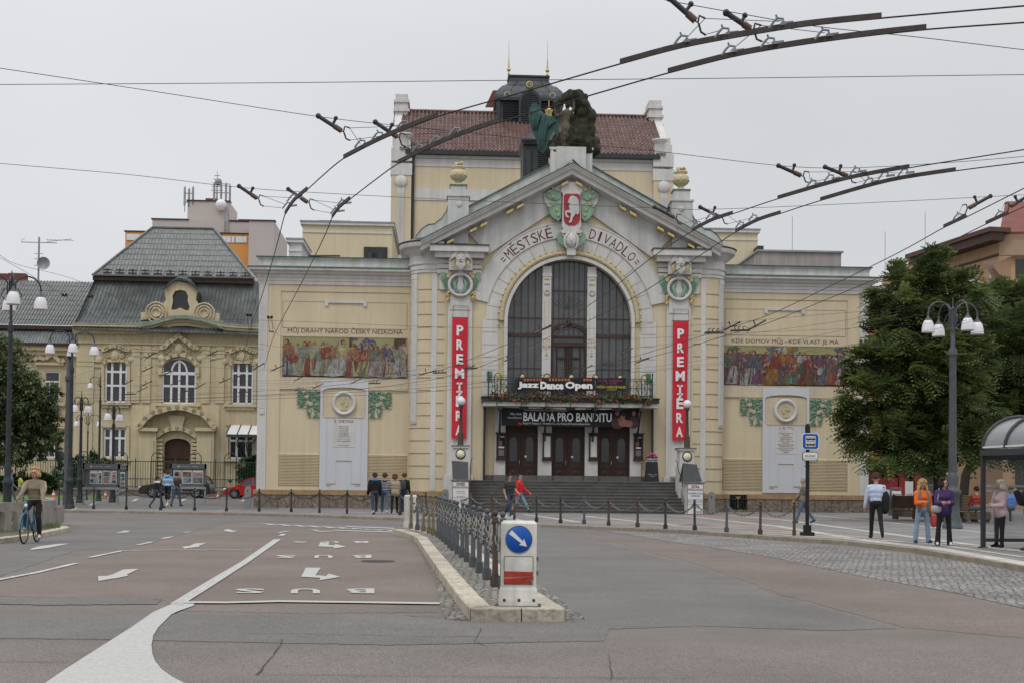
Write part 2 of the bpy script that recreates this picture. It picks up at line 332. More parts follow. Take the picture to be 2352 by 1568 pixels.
    def sheet(s,pts,m=0):          # flat polygon from 3D points lying in one plane (seen from above)
        pts=[Vector(p) for p in pts]
        tri=geometry.tessellate_polygon([[Vector((p.x,p.y,0)) for p in pts]]); fs=[]
        for t in tri:
            a,b,c=[pts[i] for i in t]; fs.append(t if (b-a).cross(c-a).z>0 else t[::-1])
        return s.add(pts,fs,m)
    def slab(s,pts,h,m=0,side=None):      # raised sheet: top at pts, skirt of height h
        s.sheet(pts,m); pts=[Vector(p) for p in pts]; k=len(pts)
        ar=sum(pts[i].x*pts[(i+1)%k].y-pts[(i+1)%k].x*pts[i].y for i in range(k))
        vv=pts+[p-Vector((0,0,h)) for p in pts]; ff=[(i,i+k,(i+1)%k+k,(i+1)%k) for i in range(k)]
        return s.add(vv,ff if ar>0 else [f[::-1] for f in ff],m if side is None else side)
    def sweep(s,path,prof,m=0,sm=False,caps=True,closed=False):   # path [(u,d)], prof [(out,w)]; outward = right-hand side of travel
        k=len(path); P=[Vector(p) for p in path]; vs=[]; q=len(prof)
        for i,p in enumerate(P):
            if closed: a=(P[i]-P[i-1]).normalized(); b=(P[(i+1)%k]-P[i]).normalized()
            else: a=(P[i]-P[max(i-1,0)]); b=(P[min(i+1,k-1)]-P[i]); a=(a if a.length else b).normalized(); b=(b if b.length else a).normalized()
            na=Vector((a.y,-a.x)); nb=Vector((b.y,-b.x)); nn=(na+nb); nn=nn/max(nn.dot(na),.2) if nn.length>1e-6 else na
            for o,w in prof: vs.append((p.x+nn.x*o,p.y+nn.y*o,w))
        fs=[]
        for i in range(k if closed else k-1):
            for j in range(q-1): a=i*q+j; b=((i+1)%k)*q+j; fs.append((a,b,b+1,a+1))
        s.add(vs,fs,m,sm)
        if caps and not closed: s.add(vs[:q],[tuple(range(q))],m); s.add(vs[-q:],[tuple(range(q-1,-1,-1))],m)
        return s
    def text(s,t,x0,x1,z0,z1,y,m=0,thick=0,bold=0.,f=None,flip=False):
        vs,fs=textmesh(t,bold)
        if not vs: return s
        ax=min(v.x for v in vs);bx=max(v.x for v in vs);ay=min(v.y for v in vs);by=max(v.y for v in vs)
        sx=(x1-x0)/(bx-ax) if x1 is not None else (z1-z0)/(by-ay); sy=(z1-z0)/(by-ay)
        o=[((v.x-ax)*sx+x0,y,(v.y-ay)*sy+z0) for v in vs]
        if f: o=[f(*p) for p in o]
        return s.add(o,fs,m)
    def build(s,name,mats,parent=None,merge=False):
        me=bpy.data.meshes.new(name); me.from_pydata(s.v,[],s.f)
        for a in mats: me.materials.append(a)
        me.polygons.foreach_set('material_index',s.m); me.polygons.foreach_set('use_smooth',s.s)
        if merge:
            b=bmesh.new(); b.from_mesh(me); bmesh.ops.remove_doubles(b,verts=b.verts,dist=merge); b.to_mesh(me); b.free()
        me.update(); o=bpy.data.objects.new(name,me); COL.objects.link(o)
        if parent: o.parent=parent
        return o
def circ(cx,cz,r,n=24,a0=0,a1=360,rz=None):
    k=n if a1-a0>=360 else n+1
    return [(cx+r*math.cos(R(a0+(a1-a0)*i/n)),cz+(rz or r)*math.sin(R(a0+(a1-a0)*i/n))) for i in range(k)]
def rect(a,b,c,d): return [(a,c),(b,c),(b,d),(a,d)]
def smooth(pts,n=6):               # Catmull-Rom through the points
    P=[Vector(p) for p in pts]; o=[]
    for i in range(len(P)-1):
        a=P[max(i-1,0)];b=P[i];c=P[i+1];d=P[min(i+2,len(P)-1)]
        for j in range(n):
            t=j/n; o.append(.5*((2*b)+(c-a)*t+(2*a-5*b+4*c-d)*t*t+(3*b-a-3*c+d)*t**3))
    o.append(P[-1]); return o
# ============================================================ ground, roads, pavements (the setting)
def G(pts,off=0.): return [gp(x,y,off) for x,y in pts]
def st(o): o['kind']='structure'; return o
KH=.12
b=MB(); e=[(-700,-60),(700,-60),(700,1500),(-700,1500)]
b.sheet([(x,y,SL*y) for x,y in e]); ROAD=st(b.build('road',M('asphaltred')))
# grey and dark relaid asphalt
def ragged(pts,off,seed=1,amp=1.):
    rr=random.Random(seed); o=[]
    for i in range(len(pts)):
        a=pts[i]; c=pts[(i+1)%len(pts)]; n=max(1,int(math.hypot((c[0]-a[0])/14,(c[1]-a[1])/4)))
        for j in range(n): t=j/n; o.append((a[0]+(c[0]-a[0])*t+rr.uniform(-3,3)*amp,a[1]+(c[1]-a[1])*t+rr.uniform(-.7,.7)*amp))
    return [gp(x,y,off) for x,y in o]
b=MB()
b.sheet(ragged([(1132,1235),(1240,1222),(1330,1230),(1450,1262),(1600,1300),(1790,1368),(2060,1442),(1900,1447),(1600,1436),(1340,1446),(1250,1370),(1180,1300)],.004))
b.sheet(ragged([(-40,1418),(360,1410),(360,1468),(-40,1464)],.004)); b.sheet(ragged([(330,1408),(900,1412),(1075,1425),(1400,1432),(1390,1470),(900,1480),(330,1469)],.0045))
b.sheet(ragged([(-200,1330),(0,1323),(175,1262),(280,1262),(560,1190),(240,1200),(150,1215),(-200,1260)],.004))
b.sheet(ragged([(-900,1195),(150,1178),(500,1183),(900,1196),(1080,1205),(1240,1207),(1353,1213),(1400,1226),(1150,1222),(900,1205),(500,1194),(150,1190),(-900,1210)],.0035))
b.sheet(ragged([(-40,1374),(300,1371),(370,1377),(360,1386),(100,1388),(-40,1385)],.008))
st(b.build('asphalt_patch',M('asphaltdark'),ROAD))
b=MB()
def strip(mb,pts,w,off,m=0,jit=0.,rnd=random.Random(3)):
    P=[gp(x,y,off) for x,y in pts]; Lf=[];Rt=[]
    for i,p in enumerate(P):
        d=(P[min(i+1,len(P)-1)]-P[max(i-1,0)]); d.z=0; d.normalize(); nrm=Vector((-d.y,d.x,0))
        ww=w/2*(1+jit*(rnd.random()-.5)); a=p+nrm*ww; c=p-nrm*ww; a.z=gz(a.y,off); c.z=gz(c.y,off); Lf.append(a);Rt.append(c)
    n=len(P); fs=[(i,n+i,n+i+1,i+1) for i in range(n-1)]
    vs=Lf+Rt; 
    a,b_,c=[vs[k] for k in fs[0][:3]]
    if (b_-a).cross(c-a).z<0: fs=[f[::-1] for f in fs]
    mb.add(vs,fs,m)
b=MB()
b.sheet(ragged([(652,1226),(905,1222),(930,1232),(960,1252),(985,1300),(1003,1350),(1012,1405),(700,1408),(420,1402),(372,1376),(60,1370),(-40,1366),(-40,1345),(180,1292),(400,1236),(560,1215)],.003,7,1.6))
b.sheet(ragged([(1300,1222),(1566,1250),(1757,1278),(1948,1320),(2202,1366),(2420,1415),(2420,1470),(2080,1440),(1800,1366),(1610,1298),(1460,1258),(1345,1230)],.003,8,1.6))
st(b.build('asphalt_warm_patch',M('asphaltwarm'),ROAD))
b=MB()
rn=random.Random(5)
def crack(x0,y0,x1,y1,w=.02):
    w*=.38
    n=max(6,int(abs(x1-x0)/25+abs(y1-y0)/12)); pts=[]
    for i in range(n+1):
        t=i/n; pts.append((x0+(x1-x0)*t+rn.uniform(-3,3),y0+(y1-y0)*t+rn.uniform(-1.2,1.2)))
    strip(b,pts,w,.010,0,1.2,rn)
for a in [(560,1452,1180,1462,.03),(-40,1464,330,1468,.02),(600,1546,1600,1556,.03),(590,1548,640,1485,.03),(640,1485,650,1465,.02),(-20,1517,160,1518,.03),(930,1411,1090,1424,.04),(1105,1440,1090,1470,.025),(1090,1470,1115,1480,.02),(1400,1500,1405,1560,.02),(1020,1290,1030,1322,.025),(1370,1434,1800,1446,.02),(1440,1214,1900,1310,.015)]: crack(*a)
o=circ(0,0,1,20); c=gp(868,1287,.012); b.sheet([(c.x+x*.33,c.y+z*.33,gz(c.y+z*.33,.012)) for x,z in o])
c=gp(1310,1350,.012)
st(b.build('road_crack',M('asphaltseam'),ROAD))
# ---- painted markings
def mark(name,polys,mt='paint'):
    b=MB()
    for p in polys: b.sheet(G(p,.014))
    return st(b.build(name,M(mt),ROAD))
mark('gore_marking',[[(85,1580),(150,1535),(300,1440),(352,1404),(398,1384),(448,1380),(444,1390),(412,1401),(394,1409),(378,1425),(363,1440),(352,1458),(348,1480),(350,1500),(357,1518),(372,1536),(396,1553),(430,1570),(440,1585)]])
b=MB()
strip(b,[(398,1384),(470,1340),(560,1287),(632,1237)],.065,.017); strip(b,[(412,1388),(478,1347),(570,1288),(642,1238)],.065,.0175)
st(b.build('lane_line',M('paint'),ROAD))
b=MB(); strip(b,[(405,1386),(474,1344),(565,1287),(637,1237)],.15,.016); st(b.build('lane_line',M('paintworn'),ROAD))
b=MB()
strip(b,[(-60,1342),(0,1329),(85,1313),(175,1292)],.12,.014); strip(b,[(205,1279),(282,1263)],.12,.014); strip(b,[(317,1250),(350,1243)],.13,.014); strip(b,[(372,1236),(396,1231)],.13,.014); strip(b,[(424,1222),(436,1220)],.14,.014)
strip(b,[(280,1263),(430,1261),(580,1262)],.12,.014); strip(b,[(645,1229),(652,1225)],.15,.014)
strip(b,[(640,1222),(662,1218)],.15,.014)
st(b.build('lane_line',M('paintworn'),ROAD))
b=MB(); strip(b,[(404,1381),(520,1382),(640,1379),(800,1381),(1010,1384)],.22,.021,jit=.25); st(b.build('stop_line',M('paint'),ROAD))
def z4(p): return [(x/2.432,1128.3+y/2.432) for x,y in p]
mark('lane_arrow',[z4([(690,433),(775,430),(708,462),(718,468),(650,482),(628,484),(550,498),(547,470),(595,470),(630,460)])])
mark('lane_arrow',[z4([(1090,288),(1153,285),(1110,302),(1118,306),(1066,312),(1032,318),(1017,305),(1055,303)])])
mark('lane_arrow',[z4([(330,290),(390,289),(268,313),(165,325),(180,315),(225,303)])])
mark('lane_arrow',[z4([(690,217),(730,216),(715,222),(724,225),(665,229),(648,227),(680,222)])])
mark('lane_arrow',[z4([(1250,212),(1280,208),(1300,216),(1328,218),(1295,225),(1255,219)])])
mark('lane_arrow',[z4([(1708,423),(1792,424),(1762,465),(1822,470),(1835,457),(1903,474),(1783,494),(1790,480),(1682,474),(1700,440)])])
mark('lane_arrow',[z4([(1790,280),(1838,278),(1836,297),(1868,299),(1872,291),(1936,306),(1862,316),(1866,308),(1778,304)])])
mark('lane_arrow',[z4([(1730,208),(1770,213),(1790,220),(1862,217),(1868,220),(1800,224),(1770,220)])],'paintworn')
def zc(y0,y1,x0,x1,ch,mt='paint'):      # BUS letters painted to be read from the far side
    b=MB(); A=[(x0,x1,y0,y1)]
    vs,fs=textmesh(ch,.03)
    ax=min(v.x for v in vs);bx=max(v.x for v in vs);ay=min(v.y for v in vs);by=max(v.y for v in vs)
    o=[gp((x1-(v.x-ax)/(bx-ax)*(x1-x0)),y0+(v.y-ay)/(by-ay)*(y1-y0),.014) for v in vs]
    b.add(o,[f if (o[f[1]]-o[f[0]]).cross(o[f[2]]-o[f[0]]).z>0 else f[::-1] for f in fs]); st(b.build('bus_lettering',M(mt),ROAD))
for c,x0,x1 in (('S',539,607),('U',668,735),('B',794,860)): zc(1350,1361,x0,x1,c)
for c,x0,x1 in (('S',633,678),('U',722,764),('B',808,853)): zc(1273,1280,x0,x1,c,'paintworn')
for c,x0,x1 in (('S',672,706),('U',740,778),('B',810,846)): zc(1241.5,1245,x0,x1,c,'paintworn')
# zebra far
b=MB()
for i in range(9):
    x=600+i*34; y=1203+i*1.7
    b.sheet(G([(x,y-2.2),(x+20,y-1.6),(x+42,y+2.),(x+20,y+1.4)],.014))
for i in range(3): b.sheet(G([(790-i*14,1207+i*4.2),(905,1211+i*4.2),(905,1213+i*4.2),(800-i*14,1209+i*4.2)],.014))
st(b.build('zebra_crossing',M('paint'),ROAD))
# setts beside the kerbs
b=MB()
b.sheet(G([(927,1227),(960,1247),(985,1296),(1003,1345),(1014,1400),(1024,1422),(1082,1422),(1062,1378),(1020,1326),(985,1276),(955,1232),(905,1217)],.006))
b.sheet(G([(1226,1352),(1299,1398),(1300,1420),(1350,1422),(1300,1385),(1255,1352),(1160,1290),(1100,1254),(1092,1257),(1148,1293)],.006))
st(b.build('gutter_setts',M('setts'),ROAD))
b=MB()
b.sheet(G([(1240,1204),(1353,1213),(1566,1247),(1757,1275),(1948,1316),(2202,1362),(2352,1396),(2600,1460),(2640,1362),(2352,1306),(2100,1272),(1778,1240),(1500,1219),(1300,1206)],.006))
st(b.build('setts_bay',M('settsbig'),ROAD))
# ---- kerbed surfaces
def kerbed(name,edge,poly_rest,matname,kw=.28,h=KH,stone=1.0,kmat='kerb',closed=False,inset=True):
    """edge: outer kerb line (px of the top edge); stones along it, paving behind"""
    E=[gp(x,y,h) for x,y in edge]
    # resample to stones
    pts=[]; 
    for i in range(len(E)-(0 if closed else 1)):
        a=E[i]; c=E[(i+1)%len(E)]; n=max(1,round((c-a).length/stone))
        for j in range(n): pts.append(a.lerp(c,j/n))
    if not closed: pts.append(E[-1])
    n=len(pts); inner=[]
    for i in range(n):
        a=pts[i-1] if (closed or i>0) else pts[i]; c=pts[(i+1)%n] if (closed or i<n-1) else pts[i]
        d1=(pts[i]-a); d2=(c-pts[i]); d1.z=d2.z=0
        d1=(d1 if d1.length>1e-5 else d2).normalized(); d2=(d2 if d2.length>1e-5 else d1).normalized()
        n1=Vector((-d1.y,d1.x,0)); n2=Vector((-d2.y,d2.x,0)); s=n1+n2; s=s/max(s.dot(n1),.5)
        q=pts[i]+s*kw; q.z=gz(q.y,h); inner.append(q)
    kb=MB(); rr=random.Random(8)
    for i in range(n if closed else n-1):
        j=(i+1)%n; a,c,d,e_=pts[i],pts[j],inner[j],inner[i]; g=.008; L=(c-a).length; 
        t=g/max(L,.1); a2,c2=a.lerp(c,t),c.lerp(a,t); e2,d2=e_.lerp(d,t),d.lerp(e_,t); dz=rr.uniform(-.004,.004)
        top=[Vector((p.x,p.y,p.z+dz)) for p in (a2,c2,d2,e2)]; ch=.012
        lowa=[Vector((p.x,p.y,p.z-h-.02)) for p in (a2,c2,d2,e2)]
        nin=(e2-a2).normalized()*ch
        t1=[top[0]+nin,top[1]+nin,top[2],top[3]]; t0=[top[0]-Vector((0,0,ch)),top[1]-Vector((0,0,ch))]
        vs=t1+t0+lowa; f=[(0,1,2,3),(4,5,1,0),(6,7,5,4),(8,9,3,2),(7,8,2,1,5),(9,6,4,0,3)]
        if (t1[1]-t1[0]).cross(t1[2]-t1[0]).z<0: f=[x[::-1] for x in f]
        kb.add(vs,f,0)
    jb=MB()
    jp=[Vector((p.x,p.y,p.z-.012)) for p in pts]; ji=[Vector((p.x,p.y,p.z-.012)) for p in inner]
    for i in range(n if closed else n-1):
        j=(i+1)%n; sh=(inner[i]-pts[i])*.03; sh2=(inner[j]-pts[j])*.03
        kb.add([jp[i]+sh,jp[j]+sh2,ji[j],ji[i],jp[i]+sh-Vector((0,0,h)),jp[j]+sh2-Vector((0,0,h))],[(0,1,2,3),(4,5,1,0)],1)
    kb_o=st(kb.build('kerb',M(kmat,'joint')))
    rest=[gp(x,y,h-.006) for x,y in poly_rest]
    sb=MB(); sb.sheet([Vector((p.x,p.y,gz(p.y,h-.006))) for p in inner]+rest)
    return st(sb.build(name,M(matname))),kb_o
isl=[(1299,1396),(1226,1352),(1148,1293),(1092,1258),(1043,1231),(957,1213),(901,1214),(932,1221),(957,1232),(981,1268),(1018,1320),(1058,1372),(1080,1396),(1198,1396.5)]
ISL,_=kerbed('island_paving',isl[::-1][::-1],[],'setts',kw=.26,h=.15,stone=1.3,closed=True)
lk=[(2700,1398),(2352,1298),(2100,1257),(1950,1241),(1778,1230),(1560,1215),(1354,1206.8),(1226,1201.5),(1050,1193),(930,1188),(700,1180),(516,1176),(300,1172),(130,1170),(20,1169),(-900,1162)]
PLZ,_=kerbed('plaza_pavement',lk,[],'plaza',kw=-.22,h=KH,stone=1.1,kmat='kerbdark')
bpy.data.objects.remove(PLZ)
b=MB(); inn=[gp(x,y-.6,KH-.006) for x,y in lk]
far=[(-400,160),(400,160)]
b.sheet(inn+[Vector((x,y,gz(y,KH-.006))) for x,y in [(-300,75.2)][:0]]+[Vector((-500,inn[-1].y,gz(inn[-1].y,KH-.006))),Vector((-500,900,gz(900,KH-.006))),Vector((500,900,gz(900,KH-.006))),Vector((500,inn[0].y,gz(inn[0].y,KH-.006)))])
PLZ=st(b.build('plaza_pavement',M('plaza')))
# paving pattern: light bands and pinkish fields
b=MB(); o1=KH-.002; o2=KH+.002
for p in [[(1240,1196),(1500,1196),(1640,1206),(1420,1205)],[(1500,1181),(1700,1181),(1900,1196),(1700,1196)],[(1700,1215),(1850,1215),(2100,1243),(1960,1240)],[(1560,1210),(1420,1203),(1700,1203),(1860,1216)]]:
    b.sheet(G(p,o1),1)
def band(pts,w): strip(b,pts,w,o2,0)
band([(1500,1181),(1590,1186),(1790,1208),(1980,1238)],.35); band([(1660,1181),(1800,1193),(2080,1230),(2352,1265)],.35); band([(1860,1181),(2050,1200),(2300,1226)],.3)
band([(1340,1184),(1420,1192),(1560,1206)],.35); band([(1200,1180),(1250,1186),(1330,1198)],.35); band([(1130,1181),(1180,1190),(1210,1198)],.3)
for k,(y0,s) in enumerate([(1183,0.004),(1189,.006),(1196,.008),(1203,.012)]):
    band([(1250+k*40,y0),(1500+k*60,y0+s*200),(1750+k*60,y0+s*500),(2352,y0+s*1300)],.10)
band([(1700,1222),(1950,1236),(2150,1258),(2352,1292),(2600,1345)],.45); band([(1620,1214),(1850,1226),(2150,1249),(2352,1278)],.2); band([(1480,1204),(1750,1215),(2100,1240),(2352,1266)],.15)
band([(500,1174),(700,1178),(930,1185),(1120,1191)],.22)
for x,y in [(170,1167),(310,1147),(420,1147),(470,1137),(250,1140),(560,1147),(350,1137),(210,1157)]: b.sheet(G([(x-9,y+2.4),(x+1,y-2.4),(x+10,y-2.4),(x,y+2.4)],o2),2)
st(b.build('paving_band',M('plazalight','plazapink','paint'),PLZ))
# asphalt side street left of the theatre, lawn
b=MB(); b.sheet(G([(-900,1163),(130,1166),(250,1166),(640,1170),(640,1131),(100,1131),(-900,1131)],KH-.001)); st(b.build('side_street',M('asphaltdark')))
b=MB(); b.sheet(G([(-300,1158),(60,1157),(120,1147),(250,1143),(230,1136),(-300,1134)],KH+.02)); g=b.build('lawn',M('grass')); tg(g,'short green lawn in front of the iron fence at the left','grass',None,'stuff')
# left traffic island under the concrete bench
li=[(-300,1247),(0,1235.5),(88,1224.6),(140,1213.6),(160,1209.5),(152,1206),(128,1205),(60,1203),(-300,1203)]
L2,_=kerbed('left_island_soil',li,[],'soil',kw=.26,h=.13,stone=1.1,closed=True)
rr=random.Random(4); b=MB()
for i in range(900):
    x=rr.uniform(-20,138); y=rr.uniform(1207,1211) if rr.random()<.5 else rr.uniform(1208,1222-x*.07)
    p=gp(x,y,.13); h=rr.uniform(.03,.16); a=rr.uniform(0,6.28); d=Vector((math.cos(a),math.sin(a),0))*.012; t=Vector((rr.uniform(-.05,.05),rr.uniform(-.05,.05),h))
    b.add([p-d,p+d,p+t],[(0,1,2)],0)
tg(b.build('weeds',M('willow1')),'tufts of weeds growing on the kerbed island beside the concrete bench','weeds',None,'stuff')
# ============================================================ theatre
T=Fr(2.75,66.3,0,.05); q=T.q; pq=T.pq
TH=thing('theatre','cream and white theatre with gabled portal, great arched window and tiled stage tower','theatre',(2.75,66.3,0),.05)
GW=.29   # ground level at the front
def part(mb,name,mats,parent=None,label=None,merge=False):
    o=mb.build(name,M(*mats),parent or TH,merge)
    if label: o['label']=label
    return o
def partS(mb,name,mats,parent=None,label=None):      # the left and the right piece as two parts
    o=[]
    for sd in (-1,1):
        n=MB(); n.v=mb.v; idx=[i for i,f in enumerate(mb.f) if (sum(mb.v[k][0] for k in f)/len(f)<0)==(sd<0)]
        use=sorted({k for i in idx for k in mb.f[i]}); mp_={k:j for j,k in enumerate(use)}
        n.v=[mb.v[k] for k in use]; n.f=[tuple(mp_[k] for k in mb.f[i]) for i in idx]; n.m=[mb.m[i] for i in idx]; n.s=[mb.s[i] for i in idx]
        if n.f: o.append(n.build(name,M(*mats),parent or TH))
    return o
def partI(mb,name,mats,parent=None,n_=None):         # every loose run of n_ faces as a part of its own
    for k in range(0,len(mb.f),n_):
        n=MB(); idx=range(k,min(k+n_,len(mb.f))); use=sorted({q_ for i in idx for q_ in mb.f[i]}); mp_={q_:j for j,q_ in enumerate(use)}
        n.v=[mb.v[q_] for q_ in use]; n.f=[tuple(mp_[q_] for q_ in mb.f[i]) for i in idx]; n.m=[mb.m[i] for i in idx]; n.s=[mb.s[i] for i in idx]
        n.build(name,M(*mats),parent or TH)
random.seed(11)
# ---------------- side wings
for s in (-1,1):
    side='left' if s<0 else 'right'
    A=lambda u:s*u                                   # mirror
    uo=15.55; ui=7.5
    def rc(b,a,c,y0,y1,z0,z1,m=0): b.box(A(a),A(c),y0,y1,z0,z1,m)
    P1,P2=14.55,8.3      # recessed field
    if s<0: cx=-11.5
    else: cx=11.0
    pb=(cx-s*0,)
    mul=q(649,773)[0],q(936,773)[0]; 
    if s<0: mx0,mx1=q(649,820)[0],q(936,820)[0]; mz0,mz1=6.88,8.9
    else: mx0,mx1=q(1663,840)[0],q(1942,840)[0]; mz0,mz1=6.78,8.8
    f0,f1=(mx0-.12,mx1+.05) if s<0 else (mx0-.05,mx1+.12); fz0,fz1=1.35,11.18
    w=MB()
    w.ext([(A(uo),GW+.9),(A(ui),GW+.9),(A(ui),11.6),(A(uo),11.6)],0,.3,0,[rect(f0,f1,fz0,fz1)])
    w.ext(rect(f0-.02,f1+.02,fz0-.02,fz1+.02),.045,.3,0)
    # groove-line frame around the upper field
    for a in [(f0+.1,f1-.1,9.32,9.35),(f0+.1,f1-.1,10.66,10.68)]: w.box(a[0],a[1],.035,.06,a[2],a[3],1)
    for a in (f0+.1,f1-.1): w.box(a-.012,a+.012,.036,.06,9.32,10.66,1)
    # raised plain band that carries the inscription, and ledge under the mosaic
    w.box(f0,f1,.02,.06,mz1+.02,9.28,2)
    w.box(f0,f1,-.03,.06,mz0-.62,mz0-.02,2)
    # return walls and back
    w.box(A(uo),A(uo)-s*.25,0.005,18,GW+.9,11.6,0); w.box(A(uo-.01),A(ui),17.7,18,GW,11.6,0)
    WING=part(w,'wing_wall',['cream','groove','cream2'],label='cream wall of the %s wing'%side)
    t=MB()
    # white corner pilaster, inner strip
    t.box(A(uo+.02),A(uo-.42),-.05,.3,GW+.85,11.6); t.box(A(uo-.08),A(uo-.34),-.075,-.05,5.3,10.6)
    t.box(A(uo-.1),A(uo-.32),-.1,-.05,5.0,5.2)
    for k in range(4): t.box(A(uo-.11-k*.06),A(uo-.13-k*.06),-.085,-.075,5.4,10.4)
    t.box(A(uo+.022),A(uo-.3),.3,1.4,GW+.85,11.6)
    c0=(mx0+mx1)/2+(0 if s<0 else -.03)
    # bracket bar
    t.box(c0-1.05,c0+1.05,-.03,.06,10.62,10.74); t.box(c0-1.05,c0-.88,-.03,.06,10.46,10.62); t.box(c0+.88,c0+1.05,-.03,.06,10.46,10.62)
    part(t,'corner_pilaster',['white'],WING)
    # ribbed lower field
    rb=MB(); x0,x1=f0+.02,f1-.02
    z0,z1=1.45,3.03; nr=21
    for k in range(nr):
        z=z0+(z1-z0)*k/nr; h=(z1-z0)/nr
        vs=[(x0,.05,z),(x1,.05,z),(x1,-.015,z+h*.3),(x0,-.015,z+h*.3),(x1,-.015,z+h*.55),(x0,-.015,z+h*.55),(x1,.05,z+h*.92),(x0,.05,z+h*.92)]
        rb.add(vs,[(0,1,2,3),(3,2,4,5),(5,4,6,7)],0)
    part(rb,'ribbed_field',['cream'],WING)
    # memorial slab with niche, medallion and plaque
    if s<0: a0,a1=q(735,1000)[0],q(845,1000)[0]; bz0,bz1=1.22,6.75; mc=q(790.6,925.4)
    else: a0,a1=q(1751,1000)[0],q(1858,1000)[0]; bz0,bz1=1.3,6.68; mc=q(1804,942.5)
    cxx=(a0+a1)/2; m_=MB()
    nt_=mz0-.98 if s>0 else mz0-.98
    nich=[(a0+.12,mc[1]-.72),(a1-.12,mc[1]-.72),(a1-.12,mc[1]+.62)]+[(cxx+(a1-.12-cxx)*math.cos(R(t)),mc[1]+.62+.18*math.sin(R(t))) for t in range(15,180,15)]+[(a0+.12,mc[1]+.62)]
    m_.ext(rect(a0,a1,bz0,bz1),-.08,.06,0,[nich]); m_.ext(nich,-.03,.06,1)
    m_.box(a0+.2,a1-.2,-.1,-.08,mc[1]-.74,mc[1]-.72,2)
    for sx in (-1,1):
        m_.box(cxx+sx*.38,cxx+sx*.40,-.095,-.08,bz0+.3,bz0+1.45,0); m_.box(cxx+sx*.40,cxx+sx*.85,-.1,-.08,bz0+.3,bz0+.33,2); m_.box(cxx+sx*.62,cxx+sx*.86,-.1,-.08,bz0+.22,bz0+.24,2)
        m_.box(cxx+sx*.85,cxx+sx*.865,-.095,-.08,bz0+.3,mc[1]-.75,0)
    m_.box(cxx-.4,cxx+.4,-.1,-.08,bz0+1.45,bz0+1.48,2)
    m_.box(cxx-.55,cxx+.55,-.095,-.08,mc[1]-2.2,mc[1]-.78,3)
    MEM=part(m_,'memorial_slab',['whiteslab','cream2','groove','white'],label='pale grey memorial slab with a portrait medallion on the %s wing'%side)
    ins=MB()
    if s<0: L=['PRODANÁ','NEVĚSTA','LIBUŠE','HUBIČKA','DALIBOR','TAJEMSTVÍ','DVĚ VDOVY','BRANIBOŘI','V','ČECHÁCH']; H='B · SMETANA'
    else: L=['STRAKONICKÝ','DUDÁK','FIDLOVAČKA','ANEB ŽÁDNÝ','HNĚV A ŽÁDNÁ','RVAČKA','PANÍ MARIÁNKA','MATKA PLUKU','PALIČOVA DCERA','TVRDOHLAVÁ','ŽENA']; H='J · K · TYL'
    hw=.48 if s<0 else .36
    ins.text(H,cxx-hw,cxx+hw,mc[1]-.98,mc[1]-.83,-.1,0)
    zz=mc[1]-1.12; dz=(1.05)/len(L)
    for i,tx in enumerate(L):
        hw=.036*len(tx)*(1 if s<0 else .92); ins.text(tx,cxx-hw,cxx+hw,zz-dz*(i+.78),zz-dz*i,-.1,0)
    part(ins,'inscription',['textbrown'],MEM)
    md=MB(); r0=.60
    md.lathe([(r0-.18,.0),(r0-.16,-.06),(r0-.1,-.12),(r0-.03,-.12),(r0,-.07),(r0+.02,0)],(mc[0],-.06,mc[1]),36,0,'y')
    MD=part(md,'medallion',['white'],MEM); pf=MB()
    pf.ext(circ(mc[0],mc[1],.425,30),-.075,-.05,0)
    fc=1 if s<0 else -1
    head=[(-.17,-.36),(-.13,-.2),(-.03,-.14),(-.05,-.05),(-.16,.02),(-.2,.14),(-.16,.27),(-.03,.33),(.1,.31),(.17,.22),(.18,.12),(.235,.02),(.2,-.01),(.21,-.06),(.19,-.1),(.15,-.15),(.07,-.15),(.06,-.2),(.16,-.3),(.2,-.37)]
    pf.ext([(mc[0]+fc*x*.98,mc[1]+z*.98) for x,z in head],-.125,-.07,1)
    ear=[(mc[0]+fc*(-.02)+.035*math.cos(t),mc[1]+.06+.055*math.sin(t)) for t in [i*.7 for i in range(9)]]
    pf.ext(ear,-.15,-.125,1); hair=[(-.2,.14),(-.16,.27),(-.03,.34),(.1,.32),(.06,.22),(-.04,.18),(-.06,.02),(-.14,-.02)]
    pf.ext([(mc[0]+fc*x,mc[1]+z) for x,z in hair],-.145,-.12,2)
    part(pf,'portrait_relief',['cream2','goldcream','goldcream'],MEM)
    # green leaf relief panels
    for g in (-1,1):
        lf=MB(); rr=random.Random(7)
        e0=(a0 if g<0 else a1)
        zt=mz0-.65; d=lambda u:e0+g*u
        pts=[(d(.02),zt),(d(1.18),zt),(d(1.18),zt-.88),(d(.66),zt-.88),(d(.66),zt-1.38),(d(.02),zt-1.38)]
        lf.ext(pts,.0,.06,1)
        def inside(u,z): return (u<1.14 and z>zt-.85) or (u<.63 and z>zt-1.35)
        for k in range(230):
            u=rr.uniform(.03,1.15); z=zt-rr.uniform(.03,1.36)
            if not inside(u,z): continue
            an=rr.uniform(0,6.28); ln=rr.uniform(.12,.2); wd=.045
            cu,cz=math.cos(an),math.sin(an); pp=[]
            for t in range(8):
                a_=t/8*2*math.pi; x=ln*math.cos(a_)*.7; y=wd*math.sin(a_)*(1+.5*math.cos(a_*2)); uu=u+x*cu-y*cz; zz=z+x*cz+y*cu
                uu=min(max(uu,.02),1.18); zz=max(min(zz,zt-.01),zt-1.37); 
                if uu>.66: zz=max(zz,zt-.88)
                pp.append((uu,zz))
            c=len(lf.v); yv=-.02-rr.uniform(0,.05); 
            lf.add([(d(u),yv-.035,z)]+[(d(x),yv+.04,y) for x,y in pp],[(0,i+1,(i+1)%8+1) if g>0 else (0,(i+1)%8+1,i+1) for i in range(8)],0)
